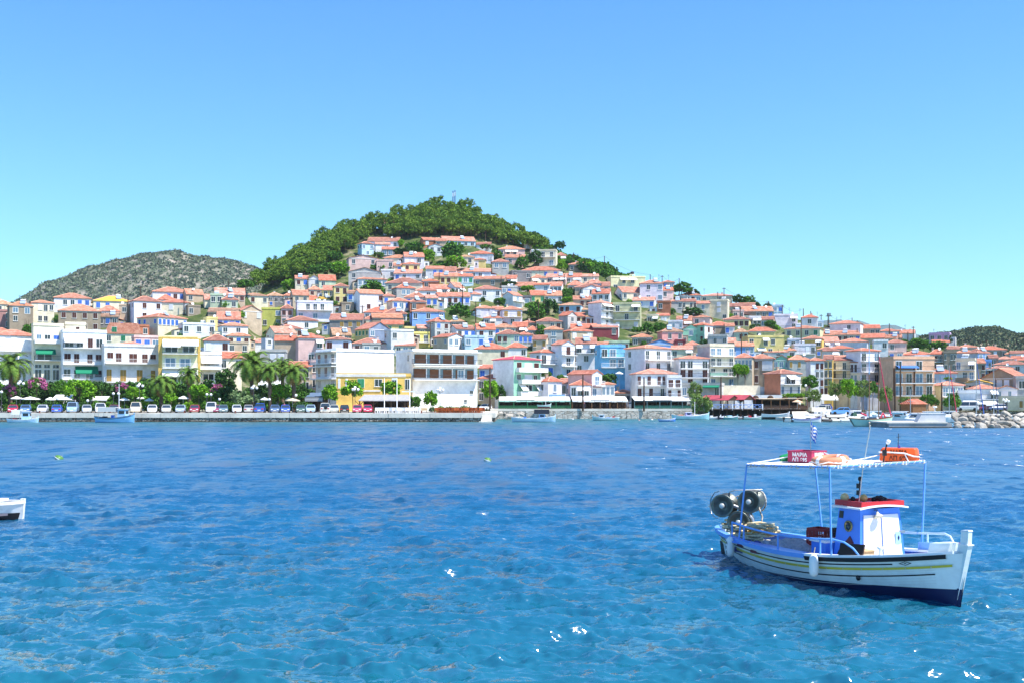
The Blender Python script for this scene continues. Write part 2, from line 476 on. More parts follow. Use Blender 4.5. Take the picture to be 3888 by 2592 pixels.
HL = hill('hill_dry', 1500, [(-500,1330),(-150,1260),(0,1192),(66,1152),(150,1110),(248,1066),(330,1030),(413,1003),(545,980),(661,972),(744,984),(860,999),(959,1024),(1040,1065),(1200,1150),(1400,1280)], 330, 11, hm1, 5)
HR = hill('hill_scrub', 900, [(3380,1330),(3480,1300),(3560,1275),(3640,1270),(3690,1257),(3760,1253),(3810,1258),(3860,1272),(3920,1264),(4100,1230),(4300,1300)], 150, 12, hm2, 2.5)
HB = hill('mountain_blue', 5200, [(-300,1240),(-60,1180),(10,1158),(40,1160),(90,1195),(300,1300),(2500,1360),(2950,1290),(3120,1220),(3180,1216),(3250,1222),(3330,1240),(3400,1240),(3470,1262),(3540,1292),(3700,1310),(4200,1400)], 600, 13, hm3, 10)

def leaf_cloud(centres, radii, rng, per, size, flat=1.0):
    """leaf-sized quads scattered round clump centres"""
    n = len(centres)*per
    c = np.repeat(np.asarray(centres, float), per, 0)
    rr = np.repeat(np.asarray(radii, float), per)
    d = rng.normal(size=(n, 3)); d /= np.linalg.norm(d, axis=1)[:, None]
    p = c + d*(rr*rng.random(n)**0.45)[:, None]*np.array([1, 1, flat])
    a = rng.normal(size=(n, 3)) + d*0.3; a /= np.linalg.norm(a, axis=1)[:, None]
    b = np.cross(a, rng.normal(size=(n, 3))); b /= np.linalg.norm(b, axis=1)[:, None]
    s = size*rng.uniform(0.6, 1.35, n)[:, None]
    q = np.stack([p - a*s - b*s*0.6, p + a*s - b*s*0.6, p + a*s + b*s*0.6, p - a*s + b*s*0.6], 1)
    return q.reshape(-1, 3), np.arange(n*4).reshape(-1, 4)

def scrub(name, label, hillgrid, count, size, m, seed, near_only=True):
    X, Y, Z = hillgrid
    rng = np.random.default_rng(seed)
    i = rng.integers(8, X.shape[0]//2+8, count); j = rng.integers(2, X.shape[1]-2, count)
    fx, fy = rng.random(count), rng.random(count)
    lerp = lambda A: (A[i, j]*(1-fx)+A[i, j+1]*fx)*(1-fy) + (A[i+1, j]*(1-fx)+A[i+1, j+1]*fx)*fy
    c = np.stack([lerp(X), lerp(Y), lerp(Z)], -1)
    sz = size*rng.uniform(0.5, 1.4, count)
    c[:, 2] += sz*0.4
    v, f = leaf_cloud(c, sz, rng, 9, size*0.38, 0.7)
    o = link(name, np_mesh(name, v, f, m, False))
    tag(o, label, 'scrub', kind='stuff')
sc1 = mat('scrub_leaf', (.125,.155,.09), 0.9, 0.05, island=0.45)
scrub('hillside_scrub', 'grey green scrub dotted over the dry left hill', HL, 12500, 2.7, sc1, 21)
sc2 = mat('scrub_leaf_green', (.095,.125,.065), 0.9, 0.05, island=0.45)
scrub('hillside_scrub', 'dark green scrub covering the rocky right hill', HR, 6500, 1.9, sc2, 22)
# ------------------------------------------------------------------ houses
TILES = {'A':(0,1050,2.6138),'B':(600,1050,2.6138),'C':(1200,1050,2.6138),'D':(1800,1050,2.6138),'E':(2400,1050,2.6138),
         'F':(3000,1050,2.6138),'G':(3400,1150,3.1353),'T':(1100,700,1.7422),'P':(0,0,1.0)}
def P(t, x, y):
    X0, Y0_, s = TILES[t]
    return X0 + x/s, Y0_ + y/s
MESHC = {}
def win_mesh(c, style):
    k = (c, style)
    if k in MESHC: return MESHC[k]
    b = MB()
    fr = 0.10 if c == 'l' else 0.065
    b.box(-.5, .5, -.05, .0, 0, 1, 0)
    if c in 'dl':
        b.box(-.5+fr, -.03, -.056, -.04, fr*.6, .94, 1); b.box(.03, .5-fr, -.056, -.04, fr*.6, .94, 1)
    else:
        b.box(-.5+fr*.8, -.015, -.085, -.04, .03, .96, 1); b.box(.015, .5-fr*.8, -.085, -.04, .03, .96, 1)
        for k_ in range(6):
            z = .12+.14*k_
            b.box(-.40, -.05, -.095, -.085, z, z+.03, 1); b.box(.05, .40, -.095, -.085, z, z+.03, 1)
    if style == 'w': b.box(-.56, .56, -.14, 0, -.06, 0, 0)
    me = b.mesh('window' if style == 'w' else 'door', [trim, winmat(c)])
    MESHC[k] = me
    return me
def heater_mesh():
    if 'heater' in MESHC: return MESHC['heater']
    b = MB()
    b.add([(-.9,-.7,.15),(.9,-.7,.15),(.9,.7,1.25),(-.9,.7,1.25),(-.9,-.7,.07),(.9,-.7,.07),(.9,.7,1.17),(-.9,.7,1.17)],
          [(0,1,2,3),(7,6,5,4),(0,4,5,1),(1,5,6,2),(2,6,7,3),(3,7,4,0)], 0)
    b.lathe([(0,-.85),(.24,-.85),(.27,-.75),(.27,.75),(.24,.85),(0,.85)], 10, Matrix.Translation((0,.75,1.45)) @ Matrix.Rotation(math.pi/2, 4, 'Y'), 1)
    for x in (-.8,.8):
        b.tube([(x,.75,0),(x,.75,1.3)], .03, 4, 1)
    MESHC['heater'] = b.mesh('solar_heater', [mat('solar_panel', (.30,.36,.44), 0.08, 0.8), white])
    return MESHC['heater']
def dish_mesh():
    if 'dish' in MESHC: return MESHC['dish']
    b = MB()
    M = Matrix.Translation((0,0,.9)) @ Matrix.Rotation(math.radians(62), 4, 'X')
    b.lathe([(.02,.0),(.2,.03),(.36,.09),(.45,.15),(.45,.165),(.36,.105),(.2,.045),(0,.015)], 14, M, 0)
    b.tube([(0,0,0),(0,0,.9)], .025, 5, 1)
    MESHC['dish'] = b.mesh('satellite_dish', [white, steel])
    return MESHC['dish']
def antenna_mesh():
    if 'ant' not in MESHC:
        b = MB(); b.tube([(0,0,-.4),(0,0,2.1)], .035, 4)
        for k in range(4): b.box(-.5+.07*k, .5-.07*k, -.02, .02, 2.0-.2*k, 2.04-.2*k)
        MESHC['ant'] = b.mesh('tv_antenna', darkmetal)
    return MESHC['ant']
def rail_mesh(w, d, m, h=0.95):
    b = MB()
    pts = [(-w/2, 0), (-w/2, -d), (w/2, -d), (w/2, 0)]
    for i in range(3):
        (x0, y0), (x1, y1) = pts[i], pts[i+1]
        b.tube([(x0,y0,h),(x1,y1,h)], .035, 4); b.tube([(x0,y0,.12),(x1,y1,.12)], .02, 4)
        L = math.hypot(x1-x0, y1-y0); k = max(1, int(L/0.22))
        for j in range(k+1):
            t = j/k
            x, y = x0+(x1-x0)*t, y0+(y1-y0)*t
            b.box(x-.012, x+.012, y-.012, y+.012, 0, h)
    return b
def add_balcony(root, x, z, w, c='k', d=1.15, solid=False):
    b = MB(); b.box(x-w/2, x+w/2, -d, -.001, z-.16, z)
    o = b.build('balcony', trim, root)
    if solid:
        r = MB()
        r.box(x-w/2, x+w/2, -d, -d+.1, z, z+.8); r.box(x-w/2, x-w/2+.1, -d+.1, 0, z, z+.8); r.box(x+w/2-.1, x+w/2, -d+.1, 0, z, z+.8)
        r.build('parapet', trim, o)
    else:
        r = rail_mesh(w-.06, d-.05, None).build('railing', darkmetal if c == 'k' else (white if c == 'w' else mat('rail_'+WALLC[c][1], WALLC[c][0], .5)), o)
        r.location = (x, 0, z)
def add_awning(root, x, ztop, w, drop, c='W', out=1.25):
    b = MB(); t = .035
    z1 = ztop - drop
    b.hexa([(x-w/2,-.05,ztop-t),(x+w/2,-.05,ztop-t),(x+w/2,-.05,ztop),(x-w/2,-.05,ztop),
            (x-w/2,-out,z1-t),(x+w/2,-out,z1-t),(x+w/2,-out,z1),(x-w/2,-out,z1)], 0)
    b.box(x-w/2, x+w/2, -out-.02, -out, z1-.22, z1, 0)
    o = b.build('awning', canvas if c == 'W' else (canvas_g if c == 'g' else mat('canvas_blue', (.10,.25,.65), .8, .1)), root)
    for s in (-1, 1):
        a = MB(); a.tube([(x+s*w/2*.96, -.03, z1-.5), (x+s*w/2*.96, -out+.02, z1-.04)], .02, 4); a.build('awning_arm', steel, o)

HOUSES = []
def house(line):
    tk = line.split('|')
    lab = tk[1].strip() if len(tk) > 1 else None
    tk = tk[0].split()
    t = tk[0]; x0, x1, yt, ye, yb, s = map(float, tk[1:7])
    roof = tk[7]; wc = tk[8]; wins = tk[9]
    rt, rc = roof[0], (roof[1] if len(roof) > 1 else 'r')
    opt = {}; feats = []
    for q in tk[10:]:
        if q[0] == '!': feats.append(q[1:].split(','))
        else:
            k, v = q.split('='); opt[k] = v
    pxm, pye = P(t, (x0+x1)/2, ye); _, pyt = P(t, 0, yt); _, pyb = P(t, 0, yb)
    sc_ = TILES[t][2]
    D = float(opt['D']) if 'D' in opt else depth_at(pxm, pyb)
    wpx = (x1-x0)/sc_; spx = abs(s)/sc_
    dr = float(opt.get('dr', 0.85))
    hrng = random.Random(int(x0*7+yb*13+yt))
    phi = math.atan((pxm-CX)/F)
    if s: th = math.atan((spx/dr)/wpx)
    else: th = math.radians(hrng.uniform(-9, 14))
    Wd = wpx*D/F/math.cos(th)
    dp = Wd*dr if s else min(10.5, max(5.0, Wd*dr))
    if 'dep' in opt: dp = float(opt['dep'])
    A = -phi + (th if s >= 0 else -th)
    c = W(pxm, pye, D); ez = c.z
    ca, sa = math.cos(A), math.sin(A)
    def loc2w(x, y): return (c.x + x*ca - y*sa, c.y + x*sa + y*ca)
    zb = min(gz(*loc2w(x, y)) for x in (-Wd/2, Wd/2) for y in (0, dp)) - 0.6
    zvis = W(pxm, pyb, D).z
    zb = min(zb, zvis)
    base = zb
    rootn = opt.get('n', 'house')
    root = link(rootn, None, None, (c.x, c.y, base), A)
    root.empty_display_size = .3
    eh = ez - base                        # eave height above the base
    rdep = dp/2 if rt in 'hg' else 0.0
    rz = (H - (pyt-YH)*(D+rdep*math.cos(A))/F) - base if rt != 'F' else eh
    rise = min(max(rz - eh, 0.5), max(Wd, dp)*0.36) if rt != 'F' else 0
    if rt == 'm': rise = max(rz-eh, 1.5)
    front = wallmat(wc); side = wallmat(opt['sc']) if 'sc' in opt else front
    mats_w = [front, side]
    b = MB()
    hw = Wd/2
    V = [(-hw,0,0),(hw,0,0),(hw,dp,0),(-hw,dp,0),(-hw,0,eh),(hw,0,eh),(hw,dp,eh),(-hw,dp,eh)]
    b.add(V, [(0,1,5,4)], 0); b.add(V, [(1,2,6,5),(2,3,7,6),(3,0,4,7)], 1)
    ov = .27
    rb = MB(); T = .16
    if rt == 'g':
        b.add([(-hw,0,eh),(-hw,dp,eh),(-hw,dp/2,eh+rise)], [(0,2,1)], 1); b.add([(hw,0,eh),(hw,dp,eh),(hw,dp/2,eh+rise)], [(0,1,2)], 1)
        sl = rise/(dp/2)
        zf = eh - ov*sl
        for (ya, yb_) in ((-ov, dp/2), (dp+ov, dp/2)):
            q = [(-hw-ov*.6,ya,zf+.01),(hw+ov*.6,ya,zf+.01),(hw+ov*.6,yb_,eh+rise+.01),(-hw-ov*.6,yb_,eh+rise+.01)]
            q2 = [(x,y,z+T) for (x,y,z) in q]
            rb.hexa(q+q2 if ya < 0 else [q[1],q[0],q[3],q[2],q2[1],q2[0],q2[3],q2[2]], 0)
        rb.tube([(-hw-ov*.6,dp/2,eh+rise+T),(hw+ov*.6,dp/2,eh+rise+T)], .13, 5, 1)
    elif rt == 'f':
        b.add([(-hw,0,eh),(hw,0,eh),(0,0,eh+rise)], [(0,1,2)], 0); b.add([(-hw,dp,eh),(hw,dp,eh),(0,dp,eh+rise)], [(0,2,1)], 1)
        sl = rise/hw; zf = eh - ov*sl
        for sg in (-1, 1):
            q = [(sg*(hw+ov),-ov*.8,zf+.01),(0,-ov*.8,eh+rise+.01),(0,dp+ov*.5,eh+rise+.01),(sg*(hw+ov),dp+ov*.5,zf+.01)]
            q2 = [(x,y,z+T) for (x,y,z) in q]
            rb.hexa(q+q2 if sg < 0 else [q[1],q[0],q[3],q[2],q2[1],q2[0],q2[3],q2[2]], 0)
        rb.tube([(0,-ov*.8,eh+rise+T),(0,dp+ov*.5,eh+rise+T)], .13, 5, 1)
    elif rt in 'hm':
        zz = eh + .005
        E = [(-hw-ov,-ov,zz),(hw+ov,-ov,zz),(hw+ov,dp+ov,zz),(-hw-ov,dp+ov,zz)]
        k = min(hw, dp/2)*(0.98 if rt == 'h' else 0.35)
        if rt == 'h':
            if Wd >= dp: R1, R2 = (-hw+k, dp/2, eh+rise), (hw-k, dp/2, eh+rise)
            else: R1, R2 = (0, k, eh+rise), (0, dp-k, eh+rise)
            vv = E + [(x,y,z+.12) for (x,y,z) in E] + [R1, R2]
            rb.add(vv, [(0,3,2,1),(0,1,5,4),(1,2,6,5),(2,3,7,6),(3,0,4,7)], 0)
            if Wd >= dp: rb.add(vv, [(4,5,9,8),(5,6,9),(6,7,8,9),(7,4,8)], 0)
            else: rb.add(vv, [(4,5,8),(5,6,9,8),(6,7,9),(7,4,8,9)], 0)
            for a_, r_ in ((4,8),(7,8 if Wd >= dp else 9),(5,9 if Wd >= dp else 8),(6,9)): rb.tube([vv[a_], vv[r_]], .10, 4, 1)
            rb.tube([R1, R2], .12, 5, 1)
        else:
            Tp = [(-hw+k,k,eh+rise),(hw-k,k,eh+rise),(hw-k,dp-k,eh+rise),(-hw+k,dp-k,eh+rise)]
            rb.add(E+Tp, [(0,3,2,1),(0,1,5,4),(1,2,6,5),(2,3,7,6),(3,0,4,7),(4,5,6,7)], 0)
    else:
        rb.box(-hw-.12, hw+.12, -.12, dp+.12, eh+.002, eh+.16, 1)
        for (a0,a1,b0,b1) in ((-hw-.05,hw+.05,-.05,.10),(-hw-.05,hw+.05,dp-.10,dp+.05),(-hw-.05,-hw+.10,.10,dp-.10),(hw-.10,hw+.05,.10,dp-.10)):
            rb.box(a0,a1,b0,b1, eh+.16, eh+.62, 1)
    b.build('wall', mats_w, root)
    if rt == 'F': ro = rb.build('roof', [concrete, front], root)
    else: ro = rb.build('roof', [roofmat(rc), mat('ridge_tile', (.74,.36,.24), .8, .2, objvar=.15)], root)
    if rt in 'hgf' and rc != 'k':
        co = MB(); co.box(-hw-.03, hw+.03, -.09, -.003, eh-.24, eh-.05)
        co.build('cornice', trim, root)
    # windows
    vish = (pyb-pye)/F*D
    if set(wins) <= set('.-/') and vish > 1.9 and Wd > 2.6 and 'nowin' not in opt and not feats:
        k_ = max(2, int(Wd/1.9)); wins = '/'.join(''.join(hrng.choice('ddnlb.') for _ in range(k_)) for _ in range(max(1, int(vish/2.9))))
    rows = wins.split('/') if wins != '-' else []
    nst = max(1, len(rows))
    rh = min(3.3, max(2.3, vish/nst)) if rows else 3
    cnt = {}
    for ri, row in enumerate(rows):
        bal = row.endswith('_'); row = row.rstrip('_')
        k = len(row); 
        ztop = eh - .28 - ri*(vish-.1)/nst if vish > 1.2 else eh - .3
        bay = Wd/max(1, k)
        for i, ch in enumerate(row):
            if ch == '.': continue
            x = -hw + bay*(i+.5)
            if ch == '~':
                add_awning(root, x, ztop+.05, bay*.92, .75); ch = 'd'
                if bay > 2.2: ch = 'D'
            door = ch.isupper(); cl = ch.lower()
            hh = min(rh*.76, 2.25) if (door or bal) else min(1.8, rh*.64)
            ww = min(1.35, bay*.72)
            if cl == 'l' and bay > 1.6: ww = min(1.7, bay*.8)
            o = link('door' if (door or bal) else 'window', win_mesh(cl, 'd' if (door or bal) else 'w'), root, (x, -.003, ztop - (0.15 if not (door or bal) else .1) - hh), None, (ww, 1, hh))
            cnt[cl] = cnt.get(cl, 0)+1
        if bal:
            add_balcony(root, 0, ztop-.1-min(rh*.76, 2.25)-.02, Wd*.96, hrng.choice('kkw'), 1.05)
    def fx(v): return (v-(x0+x1)/2)/(x1-x0)*Wd
    def fz(v): return H - (P(t,0,v)[1]-YH)*D/F - base
    for ft in feats:
        if ft[0] in 'wd':
            a0,b0,a1,b1 = map(float, ft[1:5]); cl = ft[5]
            link('window' if ft[0] == 'w' else 'door', win_mesh(cl, ft[0]), root, ((fx(a0)+fx(a1))/2, -.003, fz(b1)), None, (fx(a1)-fx(a0), 1, fz(b0)-fz(b1)))
            cnt[cl] = cnt.get(cl, 0)+1
        elif ft[0] == 'b':
            a0,a1,yy = map(float, ft[1:4])
            add_balcony(root, (fx(a0)+fx(a1))/2, fz(yy), fx(a1)-fx(a0), ft[4], 1.3, ft[4] == 's')
        elif ft[0] == 'a':
            a0,b0,a1,b1 = map(float, ft[1:5])
            add_awning(root, (fx(a0)+fx(a1))/2, fz(b0), fx(a1)-fx(a0), (fz(b0)-fz(b1))*.85, ft[5], 1.5)
        elif ft[0] == 'r':
            a0,b0,a1,b1 = map(float, ft[1:5])
            q = MB(); q.box(fx(a0), fx(a1), -.045, -.001, fz(b1), fz(b0)); q.build('glazed_band', glass_b, root)
        elif ft[0] == 'o':
            a0,a1,yy = map(float, ft[1:4])
            q = MB(); q.box(fx(a0), fx(a1), -1.4, -.13, fz(yy), fz(yy)+.18); q.build('overhang', trim, root)
        elif ft[0] == 's':
            a0,b0,a1,b1 = map(float, ft[1:5])
            q = MB(); q.box(fx(a0), fx(a1), -.12, -.004, fz(b1), fz(b0))
            q.build(ft[6] if len(ft) > 6 else 'wall_panel', wallmat(ft[5]), root)
    # visible side
    sw = opt.get('sw')
    if sw is None and s and spx > 16 and spx < 95: sw = ''.join(hrng.choice('d.') for _ in range(2))
    if sw:
        sx = -hw if s > 0 else hw
        for ri, row in enumerate(sw.split('/')):
            for i, ch in enumerate(row):
                if ch == '.': continue
                y = dp - dp*(i+.5)/len(row) if s > 0 else dp*(i+.5)/len(row)
                hh = min(1.4, rh*.5)
                o = link('window', win_mesh(ch.lower(), 'w'), root, (sx + (-.003 if s > 0 else .003), y, eh-.5-ri*rh-hh), (-math.pi/2 if s > 0 else math.pi/2), (min(1.0, dp/len(row)*.6), 1, hh))
    # roof clutter
    if rt in 'hg' and rc in 'ro' and hrng.random() < .45 and Wd > 3.5:
        q = MB(); cx_, cy_ = hrng.uniform(-.5,.5)*hw, dp*hrng.uniform(.55,.8)
        h0 = eh+rise*.25; h1 = eh+rise+.55
        q.box(cx_-.28, cx_+.28, cy_-.28, cy_+.28, h0, h1, 0); q.box(cx_-.36, cx_+.36, cy_-.36, cy_+.36, h1, h1+.1, 0)
        q.build('chimney', wallmat(hrng.choice('WCT')), root)
    if D > 255 and hrng.random() < .26 and 'nosolar' not in opt and Wd > 4:
        yy = dp*.22 if rt in 'hg' else (dp*.5 if rt == 'F' else None)
        if yy is not None:
            zz = eh + (rise*yy/(dp/2)+.1 if rt != 'F' else .16)
            link('solar_heater', heater_mesh(), root, (hrng.uniform(-.45,.45)*hw, yy, zz-.05), hrng.uniform(-.3,.5), (.9,.9,.9))
    if D > 255 and hrng.random() < .16:
        yy = dp*.3
        zz = eh + (rise*yy/(dp/2) if rt in 'hg' else .2)
        link('satellite_dish', dish_mesh(), root, (hrng.uniform(-.7,.7)*hw, yy, zz-.15), hrng.uniform(-.6,.3))
    if D > 262 and 'nosolar' not in opt and Wd > 3.2:
        if hrng.random() < .42:                       # lean-to built against a flank
            sg = hrng.choice((-1, 1)); w_ = hrng.uniform(1.6, 2.8); h_ = eh - hrng.uniform(.9, 2.0); d_ = dp*hrng.uniform(.5, .8); y_ = hrng.uniform(.3, 1.5)
            xa, xb = (hw+.004, hw+w_) if sg > 0 else (-hw-w_, -hw-.004)
            q = MB(); q.box(xa, xb, y_, y_+d_, 0, h_)
            an = q.build('lean_to', wallmat(hrng.choice('WCWGTPSV')), root)
            q = MB()
            if hrng.random() < .5:
                hi, lo = h_+.55, h_+.02
                za, zb2 = (hi, lo) if sg > 0 else (lo, hi)
                q.hexa([(xa-.1*(sg<0),y_-.2,za),(xb+.1*(sg>0),y_-.2,zb2),(xb+.1*(sg>0),y_+d_+.2,zb2),(xa-.1*(sg<0),y_+d_+.2,za),(xa-.1*(sg<0),y_-.2,za+.12),(xb+.1*(sg>0),y_-.2,zb2+.12),(xb+.1*(sg>0),y_+d_+.2,zb2+.12),(xa-.1*(sg<0),y_+d_+.2,za+.12)])
                q.build('roof', roofmat(hrng.choice('rro')), an)
            else:
                q.box(xa-.06*(sg<0), xb+.06*(sg>0), y_-.08, y_+d_+.08, h_+.002, h_+.14); q.build('roof', concrete, an)
            link('window', win_mesh(hrng.choice('ddnb'), 'w'), an, ((xa+xb)/2, y_-.003, h_-1.7), None, (min(1.0, w_*.45), 1, 1.2))
        if hrng.random() < .40:
            link('tv_antenna', antenna_mesh(), root, (hrng.uniform(-.8,.8)*hw, dp*.5, eh+rise), hrng.uniform(0, 3))
    root['category'] = opt.get('c', 'house')
    HOUSES.append(dict(o=root, lab=lab, px=pxm, py=(pyt+pyb)/2, wc=WALLC[wc][1], rt=rt, rc=rc, cnt=cnt, W=Wd, h=vish, t=pyt, b=pyb, D=D, lm=opt.get('lm')))
    return root
